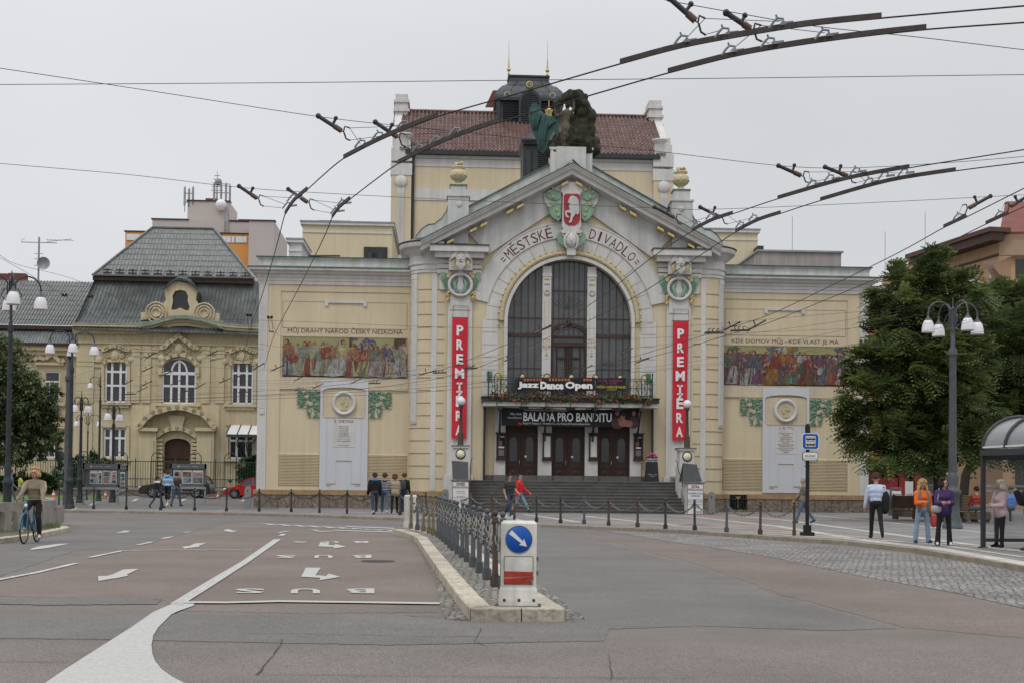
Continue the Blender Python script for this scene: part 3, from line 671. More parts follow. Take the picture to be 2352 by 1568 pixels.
        for fu_,fz_ in ((.66,.36),(.46,.72)):
            for k in range(6):
                a_=k*1.047; lf.ball((d(fu_+.06*math.cos(a_)),-.08,zt-fz_+.06*math.sin(a_)),(.045,.03,.045),8,5,1)
            lf.ball((d(fu_),-.11,zt-fz_),.025,8,5,3)
        for k in range(7):
            lf.ball((d(rr.choice([.3,.9,1.05,.5,.2])+rr.uniform(-.06,.06)),-.07,zt-rr.choice([.3,.55,.75,.4])+rr.uniform(-.06,.06)),.022,6,4,3)
        part(lf,'leaf_relief',['greenrelief','cream2','goldcream','gold'],MEM)
    # inscription above the mosaic
    it=MB()
    if s<0: it.text('MŮJ DRAHÝ NÁROD ČESKÝ NESKONÁ',q(661,755)[0],q(925,755)[0],9.02,9.40,.01,0,bold=-.004); 
    else: it.text('KDE DOMOV MŮJ - KDE VLAST JE MÁ',q(1681,777)[0],q(1926,777)[0],8.88,9.23,.01,0,bold=-.004)
    part(it,'inscription',['textbrown'],WING)
    # figure mosaic (generic crowd of robed figures)
    mo=MB(); rr=random.Random(21 if s<0 else 34); W=mx1-mx0; Hh=mz1-mz0; lay=[0]
    pal=[(.06,.10,.20),(.33,.33,.22),(.20,.26,.19),(.44,.45,.42),(.30,.07,.045),(.46,.42,.20),(.24,.13,.08),(.17,.15,.23),(.5,.36,.4),(.36,.17,.09)] if s<0 else [(.17,.10,.11),(.28,.05,.05),(.38,.18,.03),(.13,.19,.12),(.40,.42,.40),(.22,.07,.16),(.12,.13,.17),(.19,.10,.06),(.34,.11,.04),(.15,.18,.20)]
    pal=[tuple(v*.72 for v in c) for c in pal]
    names=['mosaic%d%d'%(s,i) for i in range(10)]
    for nm,c in zip(names,pal): mat(nm,c,.45,.45,7,streak=.35,spec=.4)
    if s<0:
        mat('mosaicsky',(.27,.25,.12),.5,.1,2); mat('skin_tile',(.32,.15,.09),.5,.3,9); mat('hair_tile',(.09,.045,.03),.5,.4,9); mat('mosaicdark',(.08,.05,.04),.5,.5,5); mat('mosaicleaf',(.07,.07,.16),.5,.5,12)
    mo.box(mx0,mx1,.01,.06,mz0,mz1,10)
    mo.ext(rect(mx0,mx1,mz0,mz0+Hh*(.62 if s<0 else .8)),.008,None,12)
    def blob(pts,mi):
        lay[0]+=1; pts=[(min(max(x,mx0+.01),mx1-.01),min(max(z,mz0+.01),mz1-.01)) for x,z in pts]
        y=.006-lay[0]*.00028; mo.ext(pts,y,None,mi)
    if s<0:
        for k in range(26):
            cx_=mx0+W*rr.uniform(.55,.76); cz_=mz1-Hh*rr.uniform(.03,.3); blob([(cx_+rr.uniform(.05,.16)*math.cos(a),cz_+rr.uniform(.04,.1)*math.sin(a)) for a in [i*.7 for i in range(9)]],14)
        blob(rect(mx0+W*.53,mx0+W*.555,mz0+Hh*.5,mz1),13)
        for k in range(9):
            x=mx0+W*(.9+rr.uniform(-.02,.08)); blob([(x,mz1-.02),(x+.12,mz1-.02),(x+.1,mz0+Hh*.5),(x-.03,mz0+Hh*.5)],13)
    else:
        for k in range(7):
            x=mx0+W*rr.uniform(0,1); blob([(x,mz1-.1),(x+.5,mz1-.02),(x+.55,mz1-.2),(x+.2,mz1-.32)],rr.randrange(10))
            blob([(x,mz0+Hh*.6),(x+.35,mz1-.02),(x+.39,mz1-.04),(x+.04,mz0+Hh*.6)],13)
    def figure(x,zf,h,ci,lean,sc=1):
        w_=h*.2*sc; top=zf+h
        def P(dx,dz): return (x+dx*w_+lean*dz*h,zf+dz*h)
        blob([P(-1.15+rr.uniform(-.3,.2),0),P(-.3,-.02),P(.5,.01),P(1.2+rr.uniform(-.2,.4),0),P(.8,.3),P(.55,.55),P(-.55,.55),P(-.8,.28)],ci)
        for k in range(3):
            xx=rr.uniform(-.7,.5); blob([P(xx,.02),P(xx+.28,.02),P(xx*.5+.1,.55),P(xx*.5,.55)],rr.choice([ci,(ci+3)%10,ci,(ci+1)%10]))
        c2=rr.randrange(10); blob([P(-.62,.5),P(.62,.5),P(.75,.7),P(.55,.84),P(.15,.87),P(-.15,.87),P(-.6,.83),P(-.78,.68)],c2)
        sd=rr.choice([-1,1]); blob([P(sd*.55,.78),P(sd*.8,.7),P(sd*1.35,.6+rr.uniform(-.06,.12)),P(sd*1.3,.55),P(sd*.7,.6)],rr.choice([c2,11]))
        hx,hz=P(rr.uniform(-.15,.15),.935); rad=h*.058
        blob([(hx+rad*1.15*math.cos(a)*1.0,hz+.012+rad*1.25*math.sin(a)) for a in [i*.63 for i in range(10)]],rr.choice([15,15,ci]))
        blob([(hx+sd*rad*.35+rad*.75*math.cos(a),hz-rad*.15+rad*.95*math.sin(a)) for a in [i*.63 for i in range(10)]],11)
    n=22
    for k in range(n): figure(mx0+W*(k+.5)/n+rr.uniform(-.1,.1),mz0+Hh*.30,Hh*rr.uniform(.46,.6),rr.randrange(10),rr.uniform(-.06,.06))
    seq=[0,2,1,4,3,1,3,3,4,5,2,8,3,5,3] if s<0 else [5,4,1,4,5,2,2,0,3,3,1,7,0,6,8,1]
    for k,ci in enumerate(seq):
        h=Hh*(rr.uniform(.72,.9) if rr.random()<.6 else rr.uniform(.5,.62)); figure(mx0+W*(k+.5)/len(seq)+rr.uniform(-.08,.08),mz0+.02+rr.uniform(0,.1),h,ci,rr.uniform(-.16,.16),1.35)
    for k in range(420):
        x=mx0+W*rr.random(); z=mz0+Hh*rr.uniform(.02,.62); ln=rr.uniform(.08,.34); a=rr.uniform(1.1,2.0); dx,dz=ln*math.cos(a),ln*math.sin(a)
        w9=rr.uniform(.012,.035); blob([(x,z),(x+w9,z-.01),(x+dx+w9*.5,z+dz),(x+dx,z+dz)],rr.choice([3,5,13,13,13,9,6]) if s<0 else rr.choice([4,13,13,13,7,2,9]))
    MO=part(mo,'mosaic',names+['mosaicsky','skin_tile','mosaicdark','mosaicdark','mosaicleaf','hair_tile'],WING,label='coloured mosaic of a robed crowd on the %s wing'%side)
    fr=MB()
    for a in [(mx0-.05,mx1+.05,mz1,mz1+.05),(mx0-.05,mx1+.05,mz0-.05,mz0),(mx0-.05,mx0,mz0,mz1),(mx1,mx1+.05,mz0,mz1)]: fr.box(a[0],a[1],-.015,.06,a[2],a[3])
    part(fr,'mosaic_frame',['goldcream'],WING)
    # plinth
    p=MB(); 
    hole=[]
    if s>0: wx0,wx1=q(1674,1150)[0],q(1715,1150)[0]; hole=[rect(wx0,wx1,GW+.12,GW+1.02)]
    p.ext([(A(uo+.12),.1),(A(7.6),.1),(A(7.6),GW+.68),(A(uo+.12),GW+.68)],-.14,.2,0,[rect(wx0,wx1,.42,GW+.67)] if s>0 else [])
    for k in range(9):
        x=A(uo-.2-k*.86)
        if s>0 and wx0-.1<x<wx1+.1: continue
        p.box(x-.012,x+.012,-.145,.1,.1,GW+.66,2)
    if s>0:
        p.ext([(A(uo+.16),GW+.68),(wx1,GW+.68),(wx1,GW+.92),(A(uo+.16),GW+.92)][::1],-.18,.2,1); p.ext([(wx0,GW+.68),(A(7.6),GW+.68),(A(7.6),GW+.92),(wx0,GW+.92)],-.18,.2,1)
        p.box(wx0,wx1,.19,.21,.35,GW+.94,3)
    else: p.box(A(uo+.16),A(7.6),-.18,.2,GW+.68,GW+.92,1)
    p.box(A(uo+.16),A(uo),.2,18,.1,GW+.92,0)
    PL=part(p,'plinth',['stone','sandstone','joint','black'],label='rough stone plinth of the %s wing'%side)
    if s>0:
        gb=MB(); 
        for k in range(7): x=wx0+(wx1-wx0)*(k+.5)/7; gb.tube([(x,-.05,.42),(x,-.05,GW+.9)],.012,5)
        for z in (.5,.8,1.1): gb.box(wx0,wx1,-.06,-.04,z,z+.02)
        mz=(wx0+wx1)/2
        gb.tube(circ(mz,.78,.22,16,0,360) and [(a,-.07,c) for a,c in circ(mz,.78,.2,16)],.012,5,0)
        for sx in (-1,1): gb.tube([(mz,-.08,.95),(mz+sx*.06,-.08,1.03),(mz+sx*.12,-.08,1.07)],.014,5,1)
        gb.tube([(mz,-.08,.5),(mz,-.08,1.05)],.012,5,1); gb.box(mz-.12,mz+.12,-.09,-.07,1.06,1.08,1)
        part(gb,'window_grille',['fencegreen','gold'],PL)
    # cornice and parapet
    cp=MB(); path=[(A(uo),18),(A(uo),0),(A(ui-.4),0)]
    if s<0: pth=[(-uo,18),(-uo,0),(-ui+.4,0)]
    else: pth=[(ui-.4,0),(uo,0),(uo,18)]
    cp.sweep(pth,[(0,11.5),(.06,11.52),(.06,11.68),(.09,11.7),(.09,11.84),(.13,11.86),(.16,12.0),(.3,12.04),(.33,12.12),(.46,12.16),(.5,12.2),(.5,12.30),(0,12.3)],0)
    C1=part(cp,'cornice',['white'],label='white cornice of the %s wing'%side)
    cq=MB(); cq.sweep(pth,[(.0,12.3),(.54,12.3),(.55,12.35),(.12,12.44),(.0,12.44)],0); part(cq,'copper_flashing',['copper'],C1)
    cq=MB(); cq.sweep(pth,[(-.35,12.4),(.06,12.42),(.04,12.6),(.06,12.74),(.14,12.84),(.14,12.87),(-.35,12.87)],0); part(cq,'parapet',['whitedirty'],C1)
    cq=MB(); cq.sweep(pth,[(-.4,12.87),(.18,12.87),(.2,12.91),(-.4,12.93)],0); part(cq,'coping',['copper'],C1)
    rf=MB(); rf.box(A(uo-.3),A(0),.3,18,12.5,12.6); part(rf,'flat_roof',['zinc'])
# ---------------- central block: walls with the great arch
D0=-1.2; cu=0.; cz=9.74; RO=3.1
CW=MB()
arch=[(RO,5.3)]+[(RO*math.cos(R(t)),cz+RO*math.sin(R(t))) for t in range(0,181,5)]+[(-RO,5.3)]
open_=[(4.22,1.78),(4.22,5.75),(-4.22,5.75),(-4.22,1.78)]
CW.ext([(-6.9,.2),(-4.22,.2),(-4.22,5.75),(-RO,5.75)]+[(RO*math.cos(R(t)),cz+RO*math.sin(R(t))) for t in range(180,-1,-5)]+[(RO,5.75),(4.22,5.75),(4.22,.2),(6.9,.2),(6.9,13.6),(0,17.4),(-6.9,13.6)],D0,D0+.5,0)
# rounded shoulders of the block
for s in (-1,1):
    arc=[(s*(6.9+1.05*math.sin(R(t))),D0+1.05-1.05*math.cos(R(t))) for t in range(0,91,10)]+[(s*7.95,.4)]
    if s<0: arc=arc[::-1]
    CW.sweep(arc,[(0,.2),(0,13.4)],0,sm=False,caps=False)
CWo=part(CW,'portal_wall',['cream'])
PB=MB()
for s in (-1,1):
    arc=[(s*(6.9+1.05*math.sin(R(t))),D0+1.05-1.05*math.cos(R(t))) for t in range(0,91,10)]+[(s*7.95,.3)]
    arc=[(s*5.95,D0)]+arc
    if s<0: arc=arc[::-1]
    PB.sweep(arc,[(.12,.1),(.12,.97),(0,.97)],0); PB.sweep(arc,[(0,.97),(.16,.97),(.17,1.2),(0,1.22)],1)
partS(PB,'plinth',['stone','sandstone'],CWo)
gv=MB()
for s in (-1,1):
    arc=[(s*(6.9+1.05*math.sin(R(t))),D0+1.05-1.05*math.cos(R(t))) for t in range(0,91,10)]+[(s*7.95,-.02)]
    ar2=[(s*6.25,D0)]+arc
    if s<0: ar2=ar2[::-1]
    z=11.2
    while z>1.6:
        gv.sweep(ar2,[(.004,z),(.02,z+.005),(.02,z+.028),(.004,z+.04)],0); z-=.625
part(gv,'rustication_joint',['groove'],CWo)
ws=MB()
for s in (-1,1):
    # slim white strip and fluted hanging strip on the rounded corner
    ws.box(s*6.62,s*6.88,D0-.03,D0+.1,1.25,12.0)
    a0,a1=(R(40),R(66)); 
    arc=[(s*(6.9+1.05*math.sin(a)),D0+1.05-1.05*math.cos(a)) for a in [a0+(a1-a0)*k/5 for k in range(6)]]
    if s<0: arc=arc[::-1]
    ws.sweep(arc,[(.0,4.7),(.07,4.7),(.07,11.75),(.0,11.75)],0); ws.sweep(arc,[(.0,11.75),(.09,11.75),(.09,12.0),(.0,12.0)],0); ws.sweep(arc,[(0,4.6),(.05,4.55),(.09,4.7),(0,4.72)],0)
    for k in range(5):
        a=a0+(a1-a0)*(k+.5)/5; x=s*(6.9+1.12*math.sin(a)); y=D0+1.05-1.13*math.cos(a); ws.tube([(x,y,4.75),(x,y,11.6)],.012,4)
partS(ws,'corner_strip',['white'],CWo)
# ---------------- arch trim
af=MB()
def ring(mb,r0,r1,y0,y1,a0=0,a1=180,m=0,n=48,zc=cz):
    pts=[(r1*math.cos(R(a0+(a1-a0)*i/n)),zc+r1*math.sin(R(a0+(a1-a0)*i/n))) for i in range(n+1)]+[(r0*math.cos(R(a1-(a1-a0)*i/n)),zc+r0*math.sin(R(a1-(a1-a0)*i/n))) for i in range(n+1)]
    mb.ext(pts,y0,y1,m)
# voussoir ring with straight quoin legs
ring(af,3.56,4.2,D0-.06,D0+.05)
for s in (-1,1): af.box(s*3.56,s*4.36,D0-.06,D0+.05,5.8,cz)
ring(af,4.2,4.95,D0-.1,D0+.05,12,168)
ring(af,4.18,4.22,D0-.13,D0,12,168); ring(af,4.91,4.97,D0-.13,D0,12,168)
AR=part(af,'arch_surround',['white'])
jj=MB()
for k in range(19):
    a=R(0+k*10.)
    for i in (-1,):
        c,sn=math.cos(a),math.sin(a); p0=Vector((3.6*c,0,cz+3.6*sn)); p1=Vector((4.14*c,0,cz+4.14*sn)); nn=Vector((-sn,0,c))*.014
        if 40<k*10<140 : pass
        jj.add([(p0-nn)+Vector((0,D0-.064,0)),(p1-nn)+Vector((0,D0-.064,0)),(p1+nn)+Vector((0,D0-.064,0)),(p0+nn)+Vector((0,D0-.064,0))],[(0,1,2,3)])
for s in (-1,1):
    z=cz-.62
    while z>5.9: jj.box(s*3.6,s*4.33,D0-.064,D0-.05,z,z+.028); z-=.62
part(jj,'voussoir_joint',['groove'],AR)
rl=MB()
ring(rl,3.27,3.56,D0-.10,D0+.05,0,180,0)
for s in (-1,1): rl.box(s*3.27,s*3.56,D0-.04,D0+.05,5.8,cz)
rl.tube([(3.41*math.cos(R(k*3)),D0-.1,cz+3.41*math.sin(R(k*3))) for k in range(61)],.125,8)
for k in range(49):
    a=R(k*180/48); c,sn=math.cos(a),math.sin(a); rl.tube([(3.28*c,D0-.12,cz+3.28*sn),(3.41*c,D0-.215,cz+3.41*sn),(3.54*c,D0-.12,cz+3.54*sn)],.03,6)
part(rl,'reeded_roll',['goldcream'],AR)
gd=MB()
for k in range(39):
    a=R(-4+k*188/38); gd.ball((3.56*math.cos(a),D0-.15,cz+3.56*math.sin(a)),(.06,.05,.06),8,5)
part(gd,'gold_bead_edging',['gold'],AR)
wf=MB(); ring(wf,3.1,3.27,D0-.14,D0+.4,0,180)
for s in (-1,1): wf.box(s*3.1,s*3.27,D0-.14,D0+.4,5.8,cz); wf.box(s*3.3,s*3.6,D0-.1,D0,5.8,6.0)
part(wf,'window_surround',['white'],AR)
tx=MB()
def arctext(st_,a0,a1,r,h,y):
    n=len(st_); 
    for i,ch in enumerate(st_):
        if ch==' ': continue
        a=R(a0+(a1-a0)*(i+.5)/n); w_=abs(R(a1-a0))*r/n*.82
        if ch in 'IÍ-=': w_*=.35 if ch=='I' else .6
        def f(x,yy,z,a=a): 
            rr_=r+z; return ((rr_*math.cos(a)-x*math.cos(a-math.pi/2)*-1) if False else rr_*math.cos(a)+x*math.sin(a), yy, cz+rr_*math.sin(a)-x*math.cos(a))
        hh=h*(1.28 if ch in 'ĚÉ' else 1) if ch not in '=' else h*.4; zb=-h/2 if ch!='=' else -h*.2
        tx.text(ch,-w_/2,w_/2,zb,zb+hh,y,0,bold=-.002,f=f)
arctext('=MĚSTSKÉ',140.5,101.5,4.5,.5,D0-.106); part(tx,'arch_inscription',['textbrown'],AR); tx=MB(); arctext('DIVADLO=',78,39.5,4.5,.5,D0-.106)
part(tx,'arch_inscription',['textbrown'],AR)
gs=MB()
for s in (-1,1): gs.box(s*3.85,s*4.1,D0-.12,D0-.05,6.75,7.2)
partS(gs,'green_plaque',['greenleaf'],AR)
# ---------------- great window
gw=MB(); yg=D0+.42
gpts=[(-RO,5.8)]+[(RO*math.cos(R(t)),cz+RO*math.sin(R(t))) for t in range(180,-1,-6)]+[(RO,5.8)]
gw.ext(gpts,yg,yg+.02,0)
GWIN=part(gw,'arched_window',['glassgrey'])
bk=MB(); bk.box(-3.3,3.3,yg+1.2,yg+1.25,5.6,13.2); part(bk,'curtain_backing',['black'],GWIN)
mw=MB(); hz_=lambda x:math.sqrt(max(RO**2-x*x,0))+cz
for x in (-2.75,-2.4,-2.05,-1.7,1.7,2.05,2.4,2.75): mw.box(x-.018,x+.018,yg-.05,yg,5.8,hz_(x)-.02)
for x in (-.78,-.5,-.25,.0,.25,.5,.78): mw.box(x-.015,x+.015,yg-.05,yg,9.1,hz_(x)-.02)
for a,b_ in ((-3.08,-1.35),(1.35,3.08)):
    mw.box(a,b_,yg-.09,yg,8.98,9.16); mw.box(a,b_,yg-.05,yg,9.9,9.94); mw.box(a,b_,yg-.05,yg,7.4,7.43)
mw.box(-.95,.95,yg-.05,yg,9.9,9.94); mw.box(-.95,.95,yg-.05,yg,11.3,11.33)
part(mw,'glazing_bar',['mullion'],GWIN)
cd=MB()   # carved timber frame and balcony door in the middle light
for s in (-1,1):
    cd.box(s*.93,s*.78,yg-.16,yg,5.8,9.1); cd.box(s*.1,s*.02,yg-.14,yg,5.8,8.5)
cd.box(-.93,.93,yg-.18,yg,8.5,8.72)
cd.ext([(-.95,8.95),(.95,8.95),(.95,9.15)]+[(.95*math.cos(R(t)),9.2+.48*math.sin(R(t))) for t in range(10,171,10)]+[(-.95,9.15)],yg-.14,yg,0,[[(-.8,9.05),(.8,9.05)]+[(.78*math.cos(R(t)),9.12+.38*math.sin(R(t))) for t in range(10,171,10)]])
cd.ball((0,yg-.16,9.72),(.13,.06,.16),8,6); cd.box(-.93,-.8,yg-.12,yg,5.8,9); 
for s in (-1,1):
    cd.box(s*.62,s*.56,yg-.12,yg,5.8,8.5); cd.box(s*.2,s*.14,yg-.12,yg,5.8,8.5); cd.box(s*.14,s*.62,yg-.12,yg,7.9,8.0); cd.box(s*.14,s*.62,yg-.12,yg,6.6,6.7)
part(cd,'balcony_door',['brownwood'],GWIN)
eg=MB()
for a0 in range(20,161,14):
    eg.tube([(.1*math.cos(R(a0)),yg-.03,10.35+.1*math.sin(R(a0))),(.5*math.cos(R(a0+6)),yg-.03,10.4+.5*math.sin(R(a0+6))),(.75*math.cos(R(a0)),yg-.03,10.4+.85*math.sin(R(a0)))],.012,4)
for s in (-1,1):
    for k in range(8): z=6.75+k*.15; eg.ext([(s*.35,z),(s*.35+.08,z+.06),(s*.35,z+.13),(s*.35-.08,z+.06)],yg-.03,yg-.01)
part(eg,'etched_ornament',['glassmilk'],GWIN)
wm=MB()
for s in (-1,1):
    x=s*1.13; wm.box(x-.22,x+.22,yg-.25,yg+.1,5.8,hz_(x-s*-.2)-.03); wm.box(x-.24,x+.24,yg-.28,yg-.2,12.0,12.15)
    wm.lathe([(.12,0),(.16,-.03),(.16,-.05),(.11,-.05)],(x,yg-.25,11.2),14,0,'y')
partS(wm,'window_pier',['white'],GWIN)
gm=MB()
for s in (-1,1):
    x=s*1.13
    gm.box(x-.14,x+.14,yg-.29,yg-.24,11.6,11.66); gm.box(x-.14,x+.14,yg-.29,yg-.24,11.85,11.9)
    for dx in (-.1,.1): gm.box(x+dx-.008,x+dx+.008,yg-.262,yg-.25,9.1,10.9)
    for dx in (-.13,0,.13): gm.box(x+dx-.05,x+dx+.05,yg-.29,yg-.25,8.5 if dx else 8.05,8.58 if dx else 8.13); gm.box(x+dx-.012,x+dx+.012,yg-.27,yg-.25,8.5 if dx else 8.1,8.85)
    gm.box(x-.16,x+.16,yg-.27,yg-.25,8.85,8.88)
    gm.lathe([(.13,0),(.145,-.01),(.16,0)],(x,yg-.29,11.25),14,0,'y')
partS(gm,'gilding',['gold'],GWIN)
# ---------------- gable
gb=MB()
sl_=(17.45-13.55)/7.35
def rake(mb,t,prof,x0=0,x1=7.45,za=17.45,m=0):     # raking moulding, prof: (drop below the slope line, projection)
    for s in (-1,1):
        vs=[];n=len(prof)
        for x in (x0,x1):
            for dz,pr in prof: vs.append((s*x,D0-pr,za-sl_*x-dz))
        fs=[(j,j+1,n+j+1,n+j) if s<0 else (j,n+j,n+j+1,j+1) for j in range(n-1)]
        mb.add(vs,fs,m); mb.add(vs[n:],[tuple(range(n)) if s>0 else tuple(range(n-1,-1,-1))],m)
rake(gb,0,[(-.02,0),(-.02,1.0),(.07,1.02),(.13,.95),(.22,.9),(.3,.78),(.34,.76),(.48,.74),(.50,.68),(.62,.0)])
GBo=part(gb,'gable_cornice',['white'])
gc=MB(); rake(gc,0,[(-.02,-.1),(-.06,.2),(-.05,1.05),(.0,1.06),(.02,1.0)]); 
gc.add([(-.45,D0-1.08,17.22),(0,D0-1.1,17.62),(.45,D0-1.08,17.22),(.45,D0-.6,17.25),(0,D0-.6,17.68),(-.45,D0-.6,17.25)],[(0,1,4,5),(1,2,3,4)])
part(gc,'copper_edge',['copper'],GBo)
gs=MB()   # deep soffit band behind the cornice
vs=[]
for s in (-1,1):
    gs.ext([(0,17.4-.5),(s*5.2,17.4-.5-sl_*5.2),(s*4.1,12.95+.05),(s*1.2,15.0),(0,15.7)][::s],D0-.14,D0+.02,0)
part(gs,'gable_band',['whitedirty'],GBo)
gl=MB()
for s in (-1,1):
    for x0 in (.35,2.55,4.35 if s<0 else 4.45,6.0):
        for dx in ((0,.52) if x0>.4 else (0,)):
            x=x0+dx; z=17.4-sl_*x-.62
            n0=(math.cos(math.atan(sl_)),math.sin(math.atan(sl_)))
            gl.add([(s*(x-.16),D0-.66,z+.16*sl_-.02),(s*(x+.16),D0-.66,z-.16*sl_-.02),(s*(x+.16),D0-.66,z-.16*sl_-.15),(s*(x-.16),D0-.66,z+.16*sl_-.15),(s*(x-.16),D0-.2,z+.16*sl_-.02),(s*(x+.16),D0-.2,z-.16*sl_-.02),(s*(x+.16),D0-.2,z-.16*sl_-.15),(s*(x-.16),D0-.2,z+.16*sl_-.15)],[(0,3,2,1),(3,7,6,2),(0,4,7,3),(1,2,6,5)] if s>0 else [(0,1,2,3),(3,2,6,7),(0,3,7,4),(1,5,6,2)])
partI(gl,'gilded_modillion',['gold'],GBo,4)
# attic gable behind
ag=MB(); ag.ext([(-6.2,13.4),(6.2,13.4),(5.55,15.2),(0,18.25),(-5.55,15.2)],D0+.35,D0+1.2,0)
AG=part(ag,'attic_gable',['whitedirty']); ac=MB()
for s in (-1,1):
    vs=[(0,D0+.25,18.3),(s*5.6,D0+.25,15.22),(s*5.6,D0+1.3,15.22),(0,D0+1.3,18.3),(0,D0+.25,18.24),(s*5.6,D0+.25,15.16)]
    ac.add(vs,[(0,1,2,3),(0,4,5,1)] if s<0 else [(0,3,2,1),(0,1,5,4)])
part(ac,'coping',['copper'],AG)
ap=MB()
ap.box(-1.05,1.05,D0-.25,D0+1.0,16.9,18.35); ap.box(-.72,.72,D0-.4,D0-.25,17.3,18.42); ap.box(-1.1,1.1,D0-.28,D0+1.03,18.3,18.42)
part(ap,'statue_pedestal',['whitedirty'],AG)
ex=MB()
for s in (-1,1):    # urn pedestals with scrolls
    x=s*5.62
    ex.box(x-.52,x+.52,D0-.2,D0+.9,13.5,15.85); ex.box(x-.58,x+.58,D0-.26,D0+.96,15.85,15.93); ex.box(x-.4,x+.4,D0-.05,D0+.75,15.93,16.42)
    ex.lathe([(.0,-.02),(.14,-.03),(.16,0)],(x-s*.05,D0-.2,15.45),14,0,'y')
    pts=[(x+s*.5,15.5),(x+s*.62,15.1),(x+s*.85,14.75),(x+s*1.1,14.58),(x+s*1.15,14.5),(x+s*1.5,14.45),(x+s*1.85,14.2),(x+s*2.1,13.85),(x+s*2.15,13.45),(x+s*.5,13.45)]
    ex.ext(pts if s<0 else pts[::-1],D0+.1,D0+.8,0)
    ec=MB(); P_=pts[:9]
    for i in range(8):
        a,c=P_[i],P_[i+1]; ec.bar((a[0],D0+.45,a[1]+.02),(c[0],D0+.45,c[1]+.02),.78,.04,0,up=(0,1,0)) if False else ec.add([(a[0],D0+.05,a[1]+.03),(c[0],D0+.05,c[1]+.03),(c[0],D0+.85,c[1]+.03),(a[0],D0+.85,a[1]+.03)],[(0,1,2,3) if s>0 else (3,2,1,0)])
    ec.box(x-.44,x+.44,D0-.09,D0+.79,16.42,16.49)
    part(ec,'coping',['copper'],AG)
partS(ex,'scroll_pedestal',['whitedirty'],AG)
for s in (-1,1):
    u=MB(); x=s*5.62; y=D0+.35
    u.lathe([(.3,16.49),(.3,16.56),(.17,16.6),(.13,16.68),(.2,16.72),(.38,16.85),(.42,17.05),(.4,17.2),(.3,17.28),(.27,17.33),(.36,17.4),(.34,17.46),(.2,17.5)],(x,y,0),20)
    for k in range(9): a=k*.7; u.ball((x+.36*math.cos(a),y+.36*math.sin(a),17.0),(.1,.1,.09),7,5)
    rr=random.Random(2)
    for k in range(16): a=rr.uniform(0,6.28); r_=rr.uniform(0,.22); u.ball((x+r_*math.cos(a),y+r_*math.sin(a),17.52+rr.uniform(0,.16)),.075,6,4)
    part(u,'urn',['goldcream'],AG,label='ochre urn on the %s gable pedestal'%('left' if s<0 else 'right'))
# ---------------- main cornice round the shoulders
mc_=MB(); me_=MB(); mt_=MB()
for s in (-1,1):
    def path(r):
        a=[(s*(6.9+1.05*math.sin(R(t))),D0+1.05-1.05*math.cos(R(t))) for t in range(0,91,10)]+[(s*7.95,2.5)]
        a=[(s*6.3,D0)]+a
        return a if s>0 else a[::-1]
    mc_.sweep(path(0),[(0,12.05),(.06,12.06),(.06,12.2),(.1,12.22),(.1,12.45),(.16,12.47),(.17,12.52),(.1,12.54),(.08,12.9),(.14,12.98),(.3,13.12),(.38,13.2),(.58,13.3),(.62,13.42),(.62,13.52),(0,13.52)],0)
    mt_.sweep(path(0),[(0,13.52),(.66,13.52),(.68,13.57),(-.3,13.95),(-.3,13.5)],0)
    # abacus over each giant pilaster
    mc_.box(s*4.1,s*7.0,D0-.75,D0+.1,13.02,13.32); mc_.box(s*4.3,s*6.75,D0-.55,D0+.1,12.75,13.02)
    for z,p_ in ((12.0,.16),(12.25,.2),(12.5,.14)): mc_.box(s*4.42,s*6.62,D0-p_,D0+.1,z,z+.2)
    mt_.box(s*4.06,s*7.0,D0-.8,D0-.02,13.32,13.37)
MC=partS(mc_,'main_cornice',['white'])
for o_,sd in zip(partS(mt_,'copper_edge',['darkcopper']),MC): o_.parent=sd
